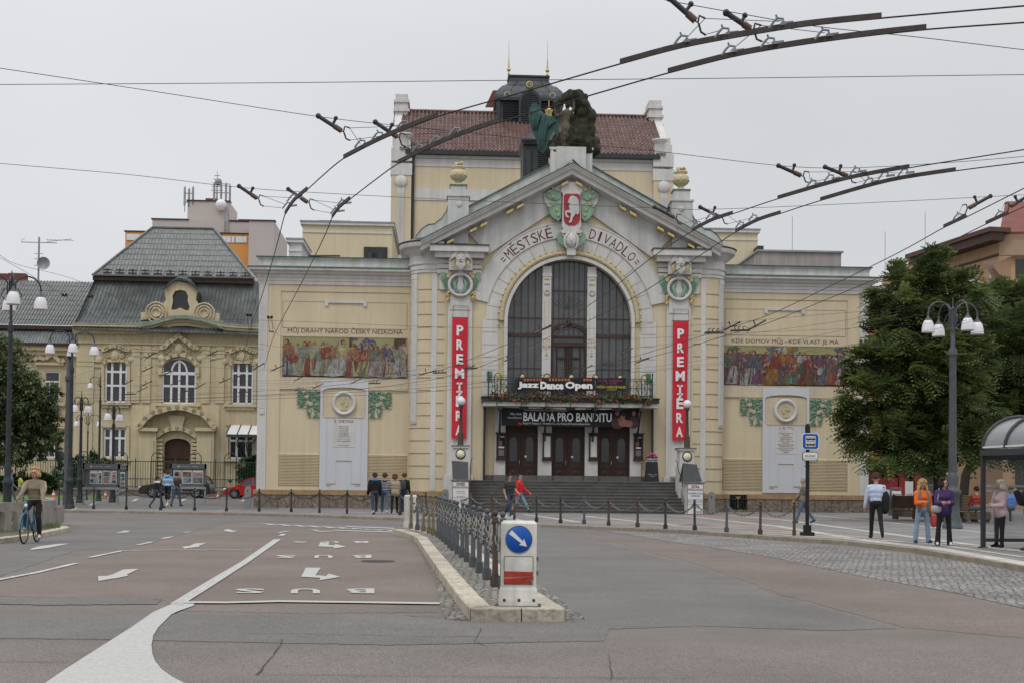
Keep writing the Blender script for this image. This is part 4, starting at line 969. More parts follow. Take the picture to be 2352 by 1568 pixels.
# ---------------- giant pilasters with masks, wreaths
for s in (-1,1):
    x=s*5.47; side='left' if s<0 else 'right'
    p=MB()
    p.box(x-.6,x+.6,D0-.16,D0+.1,.3,11.2); p.box(x-.72,x+.72,D0-.22,D0+.1,.2,2.05)
    p.box(x-1.03,x+1.03,D0-.12,D0+.1,11.2,12.1); p.box(x-.5,x+.5,D0-.2,D0-.12,10.2,11.2)
    p.box(x-.12,x+.12,D0-.3,D0-.1,11.85,12.2)
    p.tube([(x+.56*math.cos(t),D0-.3,11.42+.54*math.sin(t)) for t in [i*2*math.pi/32 for i in range(33)]],.075,8,0)
    p.ext([(x-.3,10.85),(x+.3,10.85),(x+.13,11.6),(x+.1,12.0),(x-.1,12.0),(x-.13,11.6)],D0-.2,D0-.1,0)
    p.box(x-.58,x+.58,D0-.45,D0,12.13,13.02)
    PI=part(p,'giant_pilaster',['white'],label='white pilaster %s of the arch, crowned by a bearded mask'%side)
    mk=MB(); c=Vector((x,D0-.5,12.72))
    mk.ball(c,(.27,.2,.36),14,10); mk.ball(c+Vector((0,-.19,-.05)),(.05,.1,.11),8,6); mk.ball(c+Vector((0,-.12,.14)),(.2,.08,.05),8,5)
    for sx in (-1,1):
        mk.ball(c+Vector((sx*.1,-.17,.06)),(.05,.04,.03),7,5); mk.ball(c+Vector((sx*.13,-.14,-.07)),(.08,.07,.07),7,5); mk.tube([c+Vector((sx*.02,-.2,-.17)),c+Vector((sx*.12,-.18,-.2)),c+Vector((sx*.16,-.13,-.3))],.04,6)
    rr=random.Random(5)
    for k in range(26):   # locks and beard
        a=-.2+k*3.5/25; dx,dz=math.cos(a),math.sin(a); r1=.27; 
        mk.tube([c+Vector((dx*.2,-.08,.1+dz*.24)),c+Vector((dx*.34,-.12,.1+dz*.34)),c+Vector((dx*.46+rr.uniform(-.05,.05),-.06,.02+dz*.36+rr.uniform(-.05,.03))),c+Vector((dx*.52,-.0,-.1+dz*.33))],[.05,.05,.04,.02],6)
    for k in range(9): dx=(k-4)/4; mk.tube([c+Vector((dx*.17,-.13,-.22)),c+Vector((dx*.2,-.16,-.36)),c+Vector((dx*.14,-.12,-.52-.1*(1-abs(dx))))],[.05,.05,.015],6)
    part(mk,'bearded_mask',['white'],PI)
    dk=MB(); dk.ball(c+Vector((0,-.175,-.2)),(.06,.04,.05),8,6); part(dk,'mask_mouth',['groove'],PI)
    gp_=MB(); rr=random.Random(6)
    for sx in (-1,1):
        for k in range(9): gp_.ball(c+Vector((sx*.38+rr.uniform(-.06,.06),-.14,-.2-k*.03)),.05,6,4)
        for k in range(22):
            t=k/22; gp_.ball((x+sx*.62+rr.uniform(-.13,.13)*(1-t*.8),D0-.25+rr.uniform(-.05,.05),11.08-t*.45),.055,6,4)
    part(gp_,'gilt_grapes',['gold'],PI)
    gf=MB(); rr=random.Random(9)
    for sx in (-1,1):
        pts=[(.42,12.05),(.98,12.08),(1.0,11.75),(.86,11.55),(.82,11.3),(.6,11.1),(.5,11.35),(.48,11.8)]
        pp=[(x+sx*a,b_) for a,b_ in pts]; gf.ext(pp if sx<0 else pp[::-1],D0-.2,D0-.1,0)
        for k in range(9): 
            t=k/8; a=(x+sx*(.62),D0-.22,11.2+t*.8); gf.tube([a,(x+sx*(.62+.28*math.sin(t*3+.3)),D0-.24,11.28+t*.78)],.018,4)
        gf.tube([(x+sx*.18,D0-.19,11.05),(x+sx*.3,D0-.21,11.5),(x+sx*.14,D0-.19,11.8)],[.09,.12,.04],6)
    partS_=part(gf,'green_leaves',['greenrelief'],PI)
    fl=MB()
    for sx in (-1,1):
        for dx,dz in ((.5,12.0),(.68,12.05),(.6,11.86)):
            fl.lathe([(.0,-.02),(.05,-.05),(.1,-.04),(.105,0)],(x+sx*dx,D0-.22,dz),10,0,'y')
    part(fl,'flower_rosettes',['goldcream'],PI)
# ---------------- crest with the horse
cr=MB(); y=D0-.45; qq=lambda x_,z_:((x_-1312.7)/46.8,0,(z_))
def X(px,pz):    # crest drawing coordinates from the photo, plane D0-.5
    u,w=q(px,pz,D0-.5); return (u,w)
out=[(1291,425),(1298,419),(1327,419),(1335,425),(1337,440),(1333,445),(1335,520),(1331,527),(1338,531),(1334,536),(1291,536),(1287,531),(1295,527),(1291,520),(1293,445),(1289,440)]
cr.ext([X(*p) for p in out[::-1]],D0-.5,D0-.1,0)
cr.ext([X(*p) for p in [(1290,420),(1250,444),(1252,462),(1262,478),(1290,500)][::-1]],D0-.3,D0-.1,0); cr.ext([X(*p) for p in [(1336,420),(1376,444),(1374,462),(1364,478),(1336,500)]],D0-.3,D0-.1,0)
cr.ext([X(*p) for p in [(1299,536),(1326,536),(1322,586),(1303,586)][::-1]],D0-.45,D0,0)
CR_=part(cr,'crest',['white'])
gr_=MB()
for s in (-1,1):
    for bl in ([(28,442),(40,433),(55,437),(60,448),(50,456),(36,460),(26,455)],[(26,466),(48,464),(54,474),(50,490),(42,500),(30,508),(24,500)],[(6,536),(16,532),(30,536),(34,545),(30,556),(18,566),(8,570)]):
        pp=[X(1313+s*a,c) for a,c in bl]; gr_.ext(pp,D0-.42,D0-.2,0)
part(gr_,'green_leaves',['greenrelief'],CR_)
fl=MB()
for s in (-1,1):
    for a,c in ((32,436),(42,432),(50,441),(42,452),(42,470),(50,474),(34,482),(30,494),(20,540)):
        u,w=X(1313+s*a,c); fl.lathe([(.0,-.02),(.03,-.045),(.065,-.03),(.065,0)],(u,D0-.44,w),9,0,'y')
part(fl,'flower_rosettes',['goldcream'],CR_)
sh=MB(); sh.ext([X(*p) for p in [(1295,450),(1299,446),(1327,446),(1332,450),(1332,505),(1328,513),(1320,518),(1306,518),(1298,513),(1295,505)][::-1]],D0-.54,D0-.48,0)
part(sh,'red_shield',['shieldred'],CR_)
hs_=MB()
horse=[(870.4+x/2.702,290.1+y/2.702) for x,y in [(1190,436),(1205,434),(1225,442),(1237,460),(1241,485),(1243,520),(1240,545),(1228,553),(1222,545),(1212,556),(1200,575),(1198,590),(1190,602),(1176,602),(1180,592),(1186,585),(1188,565),(1192,545),(1180,540),(1166,536),(1164,548),(1172,560),(1180,568),(1176,572),(1160,566),(1154,548),(1155,530),(1168,525),(1185,522),(1178,505),(1178,490),(1186,478),(1178,482),(1170,476),(1174,462),(1182,446)]]
hs_.ext([X(*p) for p in horse[::-1]],D0-.6,D0-.53,0)
part(hs_,'horse_emblem',['whitedirty'],CR_)
fa=MB(); u,w=X(1312,552)
fa.ball((u,D0-.5,w),(.27,.2,.36),14,10); fa.ball((u,D0-.7,w-.04),(.04,.06,.09),7,5)
for sx in (-1,1): fa.ball((u+sx*.1,D0-.66,w+.05),(.05,.04,.03),6,5); fa.tube([(u+sx*.1,D0-.55,w+.35),(u+sx*.3,D0-.55,w+.15),(u+sx*.32,D0-.5,w-.2),(u+sx*.22,D0-.5,w-.4)],[.08,.1,.08,.05],7)
for k in range(5): fa.tube([(u+(k-2)*.1,D0-.5,w+.3),(u+(k-2)*.13,D0-.5,w+.5+.08*(2-abs(k-2)))],[.06,.02],6)
fa.ball((u,D0-.68,w-.17),(.07,.03,.025),7,5)
part(fa,'female_mask',['white'],CR_)
# ---------------- entrance: recess, doors, steps, balcony
Y0_=-.75
er=MB()
er.box(-4.22,4.22,Y0_,Y0_+.3,4.62,5.8); er.box(-4.26,-4.22,D0,Y0_,1.78,5.8); er.box(4.22,4.26,D0,Y0_,1.78,5.8)
er.box(-4.22,-3.45,Y0_,Y0_+.3,1.78,4.62); er.box(3.45,4.22,Y0_,Y0_+.3,1.78,4.62)
EN=part(er,'entrance_wall',['cream'])
dk=MB(); dk.box(-4.22,4.22,Y0_-.02,Y0_,1.79,2.05); part(dk,'skirting',['darkstone'],EN)
for x0,x1 in ((-3.68,-3.13),(-1.5,-.82),(.86,1.5),(3.13,3.68)):
    w=MB(); w.box(x0,x1,Y0_-.22,Y0_+.3,2.06,5.75); w.box(x0-.03,x1+.03,Y0_-.25,Y0_-.1,1.79,2.06,1); part(w,'entrance_pier',['white','darkstone'],EN)
for x0,x1 in ((-3.13,-1.5),(-.82,.86),(1.5,3.13)):
    w=MB(); c=(x0+x1)/2; yd=Y0_+.12
    w.box(x0,x1,yd,yd+.1,1.79,4.62); w.box(x0,x1,yd-.06,yd,4.1,4.2); w.box(c-.03,c+.03,yd-.07,yd,1.8,4.1); w.box(x0,x0+.1,yd-.06,yd,1.8,4.6); w.box(x1-.1,x1,yd-.06,yd,1.8,4.6)
    for sx in (-1,1):
        cc_=c+sx*(x1-x0)/4
        for z0,z1 in ((1.9,2.35),(2.42,2.65)): w.box(cc_-.26,cc_+.26,yd-.03,yd,z0,z1); w.box(cc_-.2,cc_+.2,yd-.045,yd-.02,z0+.06,z1-.06)
        w.lathe([(0,-.02),(.1,-.01),(.12,0)],(cc_,yd-.04,2.2),10,0,'y')
    DR=part(w,'entrance_door',['brownwood'],EN)
    for sx in (-1,1):
        cc_=c+sx*(x1-x0)/4; g=MB(); g.ext([(cc_-.19,2.75),(cc_+.19,2.75),(cc_+.19,3.75),(cc_+.1,3.95),(cc_-.1,3.95),(cc_-.19,3.75)],yd-.035,yd,0)
        g.box(c+.17,c+.27,yd-.05,yd-.04,2.95,3.05,1) if sx>0 else None
        part(g,'door_pane',['glassdark','signwhite'],DR)
    h=MB(); h.tube([(c-.1,yd-.1,2.6),(c-.1,yd-.14,2.7),(c-.1,yd-.1,2.8)],.015,6); part(h,'handle',['gold'],DR)
# steps
sp=MB(); nst=10; zt=1.78; zb=.28; rise=(zt-zb)/nst; tr=.345; yf=-2.75
sp.box(-5.1,5.1,yf,Y0_+.3,zb,zt,0)
sp.box(-5.1,5.1,yf-.03,yf,zt-.04,zt+.004,1)
for k in range(1,nst):
    z=zt-k*rise; y1=yf-(k-1)*tr; y0=yf-k*tr
    sp.box(-5.1-.02*0,5.1,y0,y1,0,z-.035,0); sp.box(-5.1,5.1,y0-.025,y1,z-.035,z,1)
part(sp,'entrance_steps',['darkriser','darkstone'],label='wide dark granite steps up to the three doors')
for s in (-1,1):
    w=MB()
    w.box(s*5.1,s*5.75,yf-.4,D0,.2,zt+.3); 
    for k in range(0,9): w.box(s*5.1,s*5.42,yf-.4-(k+1)*tr,yf-.4-k*tr,.2,zt+.25-(k+1)*rise*1.0)
    w.box(s*5.05,s*5.75,yf-1.6,yf-.4,.2,4.05) if False else None
    w.box(s*5.0,s*5.8,-4.35,-3.4,.2,2.55)
    w.box(s*5.05,s*5.75,-4.3,-3.45,2.55,3.3); w.box(s*4.98,s*5.82,-4.38,-3.38,3.3,3.37)
    w.box(s*5.1,s*5.75,-3.4,D0-.1,.2,2.0)
    w.box(s*5.02,s*5.78,-6.3,-5.75,.25,1.72); w.box(s*5.1,s*5.7,-5.75,-4.35,.2,1.5)
    PW=part(w,'stair_cheek',['white'],label='white stair cheek wall %s of the steps'%('left' if s<0 else 'right'))
    c=MB(); c.box(s*4.94,s*5.86,-6.36,-5.7,1.72,1.78); c.box(s*4.96,s*5.84,-4.4,-3.36,3.37,3.42); part(c,'coping',['darkstone'],PW)
    g=MB(); g.lathe([(0,-.1),(.12,-.09),(.19,-.04),(.2,0)],(s*5.4,-4.3,3.0),16,0,'y'); part(g,'round_lamp',['lampcream'],PW)
    g=MB(); g.lathe([(.2,-.03),(.24,-.03),(.24,0)],(s*5.4,-4.3,3.0),16,0,'y'); part(g,'lamp_rim',['darkmetal'],PW)
    g=MB(); cx_=s*5.4+.0*s
    t=.0 if s<0 else .12
    g.add([(cx_-.35-t,-5.7,1.8),(cx_+.35+t*.8,-5.7,1.8),(cx_+.35,-4.9,2.62),(cx_-.42+t,-4.9,2.68),(cx_-.35-t,-4.75,1.8),(cx_+.35+t,-4.75,1.8),(cx_+.35,-4.75,2.62),(cx_-.42+t,-4.75,2.68)],[(0,1,2,3),(1,5,6,2),(0,3,7,4),(3,2,6,7),(4,7,6,5)],0)
    g.add([(cx_-.22,-5.45,2.02),(cx_+.2,-5.45,2.02),(cx_+.17,-5.05,2.45),(cx_-.24,-5.05,2.45)],[(0,1,2,3)],1)
    part(g,'inscribed_tablet',['darkmetal','darkriser'],PW)
    r_=MB(); xh=s*5.0-s*.06; r_.tube([(xh,-5.75,1.55),(xh,-5.4,1.95),(xh,-4.6,2.3),(xh-s*.04,-4.4,2.75),(xh-s*.1,-4.35,2.8)],.022,6); part(r_,'handrail',['ironbrown'],PW)
# balcony slab on consoles and down pipes
bs=MB(); bs.box(-4.36,4.33,-2.55,D0,5.62,5.84,0); bs.box(-4.3,4.27,-2.45,D0,5.42,5.62,1); bs.box(-4.4,4.37,-2.62,D0,5.84,5.88,0)
BS=part(bs,'balcony_slab',['darkmetal','white'])
for x in (-3.45,-1.2,1.2,3.45):
    c=MB(); c.tube([(x,D0+.3,4.0),(x,D0-.15,4.1),(x,D0-.6,4.7),(x,D0-1.1,5.2),(x,D0-1.25,5.4)],.05,6); c.tube([(x,D0-.12,3.75),(x,D0-.12,4.3)],.06,6); c.box(x-.08,x+.08,D0-1.3,D0,5.25,5.42); part(c,'console',['darkmetal'],BS)
for x in (-2.3,0,2.3):
    c=MB(); c.box(x-.22,x+.22,D0-1.1,D0-.8,5.28,5.42); part(c,'soffit_lamp',['darkmetal'],BS)
for s in (-1,1):
    c=MB(); c.tube([(s*4.2,D0-.14,5.45),(s*4.2,D0-.14,1.8)],.05,8); c.tube([(s*4.2,D0-.14,5.8),(s*4.2,D0-.14,5.45)],.1,8); part(c,'down_pipe',['darkmetal'])
rl=MB(); yr=-2.45; hx=4.05
def rail_line(z,w=.018,mm=0):
    rl.tube([(-hx,D0-.1,z),(-hx,yr+.3,z),(-hx+.3,yr,z),(hx-.3,yr,z),(hx,yr+.3,z),(hx,D0-.1,z)],w,5,mm)
for z in (5.98,6.35,6.72,6.82): rail_line(z)
n=54
for k in range(n+1):
    x=-hx+.3+(2*hx-.6)*k/n; rl.tube([(x,yr,5.9),(x,yr,6.8)],.010,4)
    if k<n and k%2==0: rl.tube([(x,yr-.01,6.35),(x+.08,yr-.03,6.5),(x+.16,yr-.01,6.35),(x+.08,yr-.03,6.2),(x,yr-.01,6.35)],.012,4)
for k in range(7):
    x=-hx+.45+(2*hx-.9)*k/6
    rl.tube([(x-.12,yr,5.9),(x-.16,yr,6.4),(x-.17,yr,6.85),(x-.1,yr,6.98),(x,yr,7.03),(x+.1,yr,6.98),(x+.17,yr,6.85),(x+.16,yr,6.4),(x+.12,yr,5.9)],.022,5)
    rl.tube([(x-.04,yr-.05,5.35),(x-.04,yr-.1,5.7),(x,yr-.02,6.0)],.018,4)
for s in (-1,1):
    rl.tube([(s*hx,yr+.3,5.9),(s*hx,yr+.3,7.05)],.03,5); rl.ball((s*hx,yr+.3,7.08),.05,7,5)
    for k in range(5): yy=yr+.3+k*.25; rl.tube([(s*hx,yy,5.9),(s*hx,yy,6.8)],.012,4)
    for k in range(4): xx=s*(hx-.25-.2*k); rl.tube([(xx,yr,5.95),(xx+s*.12,yr-.02,6.15),(xx+s*.02,yr,6.35),(xx+s*.1,yr-.02,6.55),(xx,yr,6.7)],.018,4)
RL=part(rl,'balcony_railing',['fencegreen'])
dd=MB()
for k in range(7):
    x=-hx+.45+(2*hx-.9)*k/6
    d_=MB(); d_.lathe([(0,-.05),(.05,-.05),(.07,-.03),(.09,-.04),(.11,0),(0,.01)],(x,yr-.02,6.86),14,0,'y'); part(d_,'gilt_rosette',['gold'],RL)
# ---------------- winged statue group on the gable
random.seed(3)
def blobmesh(caps,vox,name,mats,parent,mi=None,smooth_it=4):
    """one continuous surface grown round tapered capsules ((a,b,ra,rb,material))"""
    mb=MB()
    for a,b_,ra,rb,mm in caps:
        a=Vector(a);b_=Vector(b_); L=(b_-a).length; n=max(1,int(L/(min(ra,rb)*.9))) if L>0 else 0
        if n<=12 and L>0:
            pts=[a.lerp(b_,t) for t in (0,1)]; 
            mb.ball(a,ra,10,7); mb.ball(b_,rb,10,7); mb.tube([a,b_],[ra,rb],10,0)
        elif L>0: mb.ball(a,ra,10,7); mb.ball(b_,rb,10,7); mb.tube([a,b_],[ra,rb],10,0)
        else: mb.ball(a,ra,12,8)
    o=mb.build('tmp',[]); md=o.modifiers.new('r','REMESH'); md.mode='VOXEL'; md.voxel_size=vox; md.use_smooth_shade=True
    sm=o.modifiers.new('s','SMOOTH'); sm.iterations=smooth_it; sm.factor=.5
    dg=bpy.context.evaluated_depsgraph_get(); dg.update(); me=bpy.data.meshes.new_from_object(o.evaluated_get(dg)); bpy.data.objects.remove(o)
    me.materials.clear()
    for x in mats: me.materials.append(x)
    if len(mats)>1:
        C_=[(Vector(a),Vector(b_),ra,rb,mm) for a,b_,ra,rb,mm in caps]; idx=[]
        for p in me.polygons:
            c=p.center; best=9;bm_=0
            for a,b_,ra,rb,mm in C_:
                d=b_-a; l2=d.length_squared; t=min(max((c-a).dot(d)/l2,0),1) if l2 else 0
                dist=((c-(a+d*t)).length-(ra+(rb-ra)*t))
                if dist<best: best=dist;bm_=mm
            idx.append(bm_)
        me.polygons.foreach_set('material_index',idx)
    else: me.polygons.foreach_set('material_index',[0]*len(me.polygons))
    me.polygons.foreach_set('use_smooth',[True]*len(me.polygons))
    o=bpy.data.objects.new(name,me); COL.objects.link(o)
    if parent: o.parent=parent
    return o
def S(px,pz,dy=0): u,w=q(px,pz,D0+.2+dy); return Vector((u,D0+.2+dy,w))
caps=[]
def cp_(*a): caps.append(a)
rr=random.Random(12)
# rock base and the tall rock behind
for k in range(60):
    t=rr.random(); px=1268+rr.uniform(0,100); pz=352-rr.uniform(0,45)
    if pz<352-(45-abs(px-1318)*.5): pz=345
    cp_(S(px,pz,rr.uniform(-.3,.4)),S(px+rr.uniform(-8,8),pz-3,rr.uniform(-.2,.3)),rr.uniform(.24,.4),rr.uniform(.2,.36),0)
for px,pz,r_ in [(1335,340,.45),(1338,315,.42),(1340,290,.42),(1338,262,.38),(1332,240,.33),(1325,225,.28),(1312,222,.22),(1300,228,.2),(1288,234,.17),(1276,241,.14),(1342,250,.3),(1322,330,.5),(1300,342,.5),(1285,345,.4),(1352,348,.3),(1362,350,.2),(1325,305,.5),(1346,300,.42),(1312,322,.42),(1290,330,.4),(1350,272,.36),(1322,285,.3),(1280,346,.35),(1360,338,.3)]:
    cp_(S(px,pz,.2),S(px+rr.uniform(-4,4),pz-6,.3),r_*1.25,r_*1.1,0)
for k in range(34): px,pz=rr.choice([(1340,300),(1335,270),(1345,320),(1325,226),(1340,240),(1290,330)]); p=S(px+rr.uniform(-12,12),pz+rr.uniform(-14,14),rr.uniform(-.2,.1)); cp_(p,p+Vector((rr.uniform(-.1,.1),0,rr.uniform(-.2,.2))),.2,.17,0)
# standing nude figure
cp_(S(1297,342,-.3),S(1294,318,-.35),.1,.14,1); cp_(S(1294,318,-.35),S(1298,296,-.3),.14,.2,1)
cp_(S(1308,340,-.3),S(1306,318,-.35),.1,.14,1); cp_(S(1306,318,-.35),S(1304,296,-.3),.14,.2,1)
cp_(S(1300,298,-.3),S(1299,280,-.3),.25,.18,1); cp_(S(1299,280,-.3),S(1301,262,-.3),.18,.24,1); cp_(S(1301,262,-.3),S(1303,252,-.3),.2,.08,1)
cp_(S(1304,243,-.3),S(1304,240,-.3),.15,.14,0)
cp_(S(1292,262,-.3),S(1278,268,-.3),.09,.08,1); cp_(S(1278,268,-.3),S(1274,250,-.3),.08,.07,1); cp_(S(1274,250,-.3),S(1285,238,-.2),.07,.07,0)
cp_(S(1311,262,-.3),S(1318,250,-.3),.09,.08,1); cp_(S(1318,250,-.3),S(1318,232,-.2),.08,.08,1)
# seated bearded figure at the right
cp_(S(1337,285,-.35),S(1337,283,-.35),.17,.16,0); cp_(S(1336,296,-.35),S(1335,325,-.3),.26,.35,0); cp_(S(1325,322,-.5),S(1350,330,-.45),.18,.2,0); cp_(S(1350,330,-.45),S(1356,350,-.4),.16,.12,0); cp_(S(1312,300,-.4),S(1318,328,-.45),.2,.18,0)
SG=blobmesh(caps,.055,'statue_group',M('moss','statue'),TH,smooth_it=2); SG['label']='mossy stone statue group with a nude figure against a rock'
for s,pts in ((-1,[(1282,318),(1272,300),(1262,318),(1254,345),(1246,352),(1240,345),(1232,322),(1222,300),(1216,280),(1214,262),(1217,247),(1223,238),(1231,237),(1240,248),(1250,262),(1262,268),(1278,266),(1284,280)]),):
    wg=MB(); P_=[q(a,b_,D0+.0) for a,b_ in pts]
    wg.ext(P_,D0-.02,D0+.08,0,back=True)
    for k in range(11):   # feathers
        t=k/10; a=Vector((q(1228+t*48,250+t*22,D0)[0],D0-.06,q(1228+t*40,252+t*26,D0)[1])); b_=Vector((q(1222+t*34,296+12*math.sin(t*9)+(50 if .3<t<.75 else 0)-(10 if t>.8 else 0),D0)[0],D0-.1,q(1228,298+(46 if .3<t<.75 else 0)-t*2,D0)[1]))
        wg.tube([a,a.lerp(b_,.5)+Vector((-.05,-.06,0)),b_],[.05,.07,.02],6)
    for k in range(14):
        t=k/13; wg.ball((q(1224+t*40,248+t*20,D0)[0],D0-.06,q(1224,258+t*22+7*math.sin(k*2),D0)[1]),(.12,.07,.16),7,5)
    part(wg,'bronze_wing',['verdigris'],SG)
wg=MB(); wg.ext([q(a,b_,D0+.5) for a,b_ in [(1352,345),(1345,262),(1352,262),(1358,275),(1359,305),(1356,330)]],D0+.5,D0+.6,0,back=True); part(wg,'bronze_wing',['verdigris'],SG)
# ---------------- dark ventilator turret between gable and stage tower (12 m back)
d=12.
def Q(px,pz,dd=None): return q(px,pz,d if dd is None else dd)
w=MB(); x0,zb_=Q(1190,400); x1=2*Q(1262,400)[0]-x0; zt_=Q(1262,335)[1]; xc=(x0+x1)/2
w.box(x0+.3,x1-.3,d,d+3.,12,zt_,0); w.box(x0+.5,x1-.5,d-.3,d+3,12,Q(0,372)[1],0)
w.frus(zt_,zt_+.25,(1.6,1.6),(1.75,1.75),(xc,d+1.4),0)
w.frus(zt_+.25,zt_+1.2,(1.6,1.6),(.9,.9),(xc,d+1.4),0); w.frus(zt_+1.2,Q(0,262)[1],(.9,.9),(.25,.25),(xc,d+1.4),0)
for s in (-1,1): w.tube([(xc+s*(x1-x0)*.33,d-.1,zt_-2.2),(xc+s*(x1-x0)*.33,d-.15,zt_-.4)],.18,8)
for k in range(16): w.box(xc-.7,xc+.7,d-.06,d,zt_-2.+k*.12,zt_-1.96+k*.12,1)
VT=part(w,'ventilator_turret',['darkcopper','black'])
f=MB(); zt2=Q(0,245)[1]; xf=Q(1265,220)[0]; 
f.lathe([(.03,zt2-.8),(.08,zt2-.6),(.03,zt2-.5)],(xf,d+1.4,0),8); f.ball((xf,d+1.4,Q(0,208)[1]),.16,10,7); f.lathe([(.05,zt2),(.02,Q(0,195)[1]+.3)],(xf,d+1.4,0),6); f.lathe([(.03,Q(0,203)[1]),(.0,Q(0,190)[1]+.2)],(xf,d+1.4,0),6)
for a in range(6):
    c,sn=math.cos(a*1.047),math.sin(a*1.047); f.tube([(xf,d+1.4,zt2+.1),(xf+.2*c,d+1.4+.2*sn,zt2+.35),(xf+.12*c,d+1.4+.12*sn,zt2+.75),(xf+.22*c,d+1.4+.22*sn,zt2+1.0)],.045,5)
part(f,'gilt_finial',['gold'],VT)
# ---------------- stage tower
D2=28.; d=D2
uL=Q(899,400)[0]; uR=Q(1545,400)[0]; zE=Q(1222,352)[1]; zR=Q(1222,268,D2+6)[1]+.2
tw=MB(); tw.box(uL+.25,uR-.25,D2,D2+14,8,zE-.2,0)
TW=part(tw,'stage_tower',['cream'])
w=MB()
w.box(uL+1,uR-1,D2-.12,D2,zE-.55,zE-.15); w.box(uL+1,uR-1,D2-.05,D2,zE-1.15,zE-.6); w.box(uL+1,uR-1,D2-.06,D2,Q(0,440)[1],Q(0,413)[1])
part(w,'string_course',['white'],TW)
g=MB(); g.box(uL+1,uR-1,D2-.5,D2-.12,zE-.35,zE-.05); g.tube([(uL+1.55,D2-.25,zE-.2),(uL+1.55,D2-.2,zE-1.2),(uL+1.5,D2-.12,8.)],.12,8); part(g,'gutter',['darkmetal'],TW)
for s in (-1,1):
    p=MB(); ux=uL if s<0 else uR; o=lambda a:ux-s*a     # stepped gable pier
    p.box(o(0),o(1.45),D2-.35,D2+1.2,8,Q(0,365)[1],0); p.box(o(-.05),o(1.5),D2-.4,D2+1.25,Q(0,385)[1],Q(0,358)[1],1); p.box(o(-.02),o(1.48),D2-.38,D2+1.2,Q(0,352)[1],Q(0,322)[1],1)
    p.box(o(.1),o(1.35),D2-.3,D2+1.2,Q(0,322)[1],Q(0,300)[1],1)
    p.lathe([(.45,Q(0,320)[1]),(.4,Q(0,295)[1]),(.6,Q(0,290)[1]),(.6,Q(0,287)[1]),(0,Q(0,285)[1])],(o(.95 if s>0 else .95),D2-.0,0),14,1)
    p.box(o(.45),o(.95),D2-.42,D2-.35,8,Q(0,395)[1],1); p.lathe([(0,-.06),(.42,-.05),(.45,0)],(o(.7),D2-.42,Q(0,400)[1]),16,1,'y')
    for k in range(5): x=o(.5+k*.1); p.box(x-.01,x+.01,D2-.45,D2-.42,8,Q(0,425)[1],1)
    # raking side wall stepping up to the ridge
    pts=[(D2,8),(D2,zE),(D2+1.0,zE+.6),(D2+1.0,zE+1.6),(D2+2.2,zE+1.7),(D2+5.5,zR-.3),(D2+7,zR+.1),(D2+8.5,zR-.3),(D2+14,zE),(D2+14,8)]
    v=[(o(.0),a,b_) for a,b_ in pts]+[(o(.55),a,b_) for a,b_ in pts]; n=len(pts)
    t=geometry.tessellate_polygon([[Vector((a,b_,0)) for a,b_ in pts]]); p.add(v,[tuple(x) for x in t]+[tuple(i+n for i in x)[::-1] for x in t]+[(i,(i+1)%n,(i+1)%n+n,i+n) for i in range(n)],1)
    # chimney-like stepped top
    zt_=q(0,(262 if s>0 else 262),D2+6)[1]; z=zR-1.75
    for k,(h,e) in enumerate([(.75,0),(.2,.14),(.5,.02),(.2,.14),(.5,.02),(.2,.12),(.45,0)]): p.box(o(-e),o(.95+e),D2+5.2-e,D2+7.2+e,z,z+h,1); z+=h
    part(p,'gable_pier',['cream','white'],TW)
# S-tile roof: real ripples
rt=MB(); nx,ny=64,14; x0,x1=uL+.6,uR-.6
def roofz(t): return zE-.05+(zR-zE)*t
K_=6; W_=nx*K_+1; rp=[.10,.085,.03,-.05,-.03,.06]
for j in range(ny):          # every course of curved tiles lips over the one below
    t0=j/ny; t1=(j+1.12)/ny; vs=[]; fs=[]
    for i in range(W_):
        x=x0+(x1-x0)*i/(W_-1); r_=rp[i%K_]; 
        vs+=[(x,D2-.47+6.4*t0,roofz(t0)+r_-.04),(x,D2-.45+6.4*t0,roofz(t0)+r_+.06),(x,D2-.45+6.4*t1,roofz(t1)+r_-.02)]
    for i in range(W_-1): a_=i*3; fs+=[(a_,a_+3,a_+4,a_+1),(a_+1,a_+4,a_+5,a_+2)]
    rt.add(vs,fs,0)
rt.add([(x0,D2+5.95,zR-.05),(x1,D2+5.95,zR-.05),(x1,D2+14.2,zE),(x0,D2+14.2,zE)],[(0,1,2,3)],0)
rt.tube([(x0,D2+5.95,zR),(x1,D2+5.95,zR)],.14,8)
part(rt,'tiled_roof',['rooftile'],TW)
# roof turret
d=D2+7.; c_u=Q(1212,260)[0]; hw=abs(Q(1280,260)[0]-Q(1139,260)[0])/2; z0=Q(0,280)[1]; z1=Q(0,222)[1]
t=MB(); t.box(c_u-hw,c_u+hw,d-hw,d+hw,z0-2,z1,0)
for sx in (-.55,.55): 
    for k in range(12): t.box(c_u+sx*hw*1.05-hw*.27,c_u+sx*hw*1.05+hw*.27,d-hw-.12,d-hw,z0+k*(z1-z0)/12,z0+(k+.45)*(z1-z0)/12,1)
t.box(c_u-hw-.25,c_u+hw+.25,d-hw-.3,d+hw+.25,z1-.1,z1+.12,0)
for sx in (-1,-.28,.28,1): t.box(c_u+sx*hw-.12,c_u+sx*hw+.12,d-hw-.2,d-hw,z0,z1,0)
TU=part(t,'roof_turret',['darkcopper','black'],TW)
t=MB(); zz=[Q(0,222)[1],Q(0,212)[1],Q(0,200)[1],Q(0,188)[1],Q(0,180)[1],Q(0,170)[1],Q(0,160)[1]]; ww=[1.12,1.1,1.02,.88,.72,.64,.62]
n=7; vs=[]
for z,k in zip(zz,ww):
    for a,b_ in ((-1,-1),(1,-1),(1,1),(-1,1)): vs.append((c_u+a*hw*k,d+b_*hw*k,z))
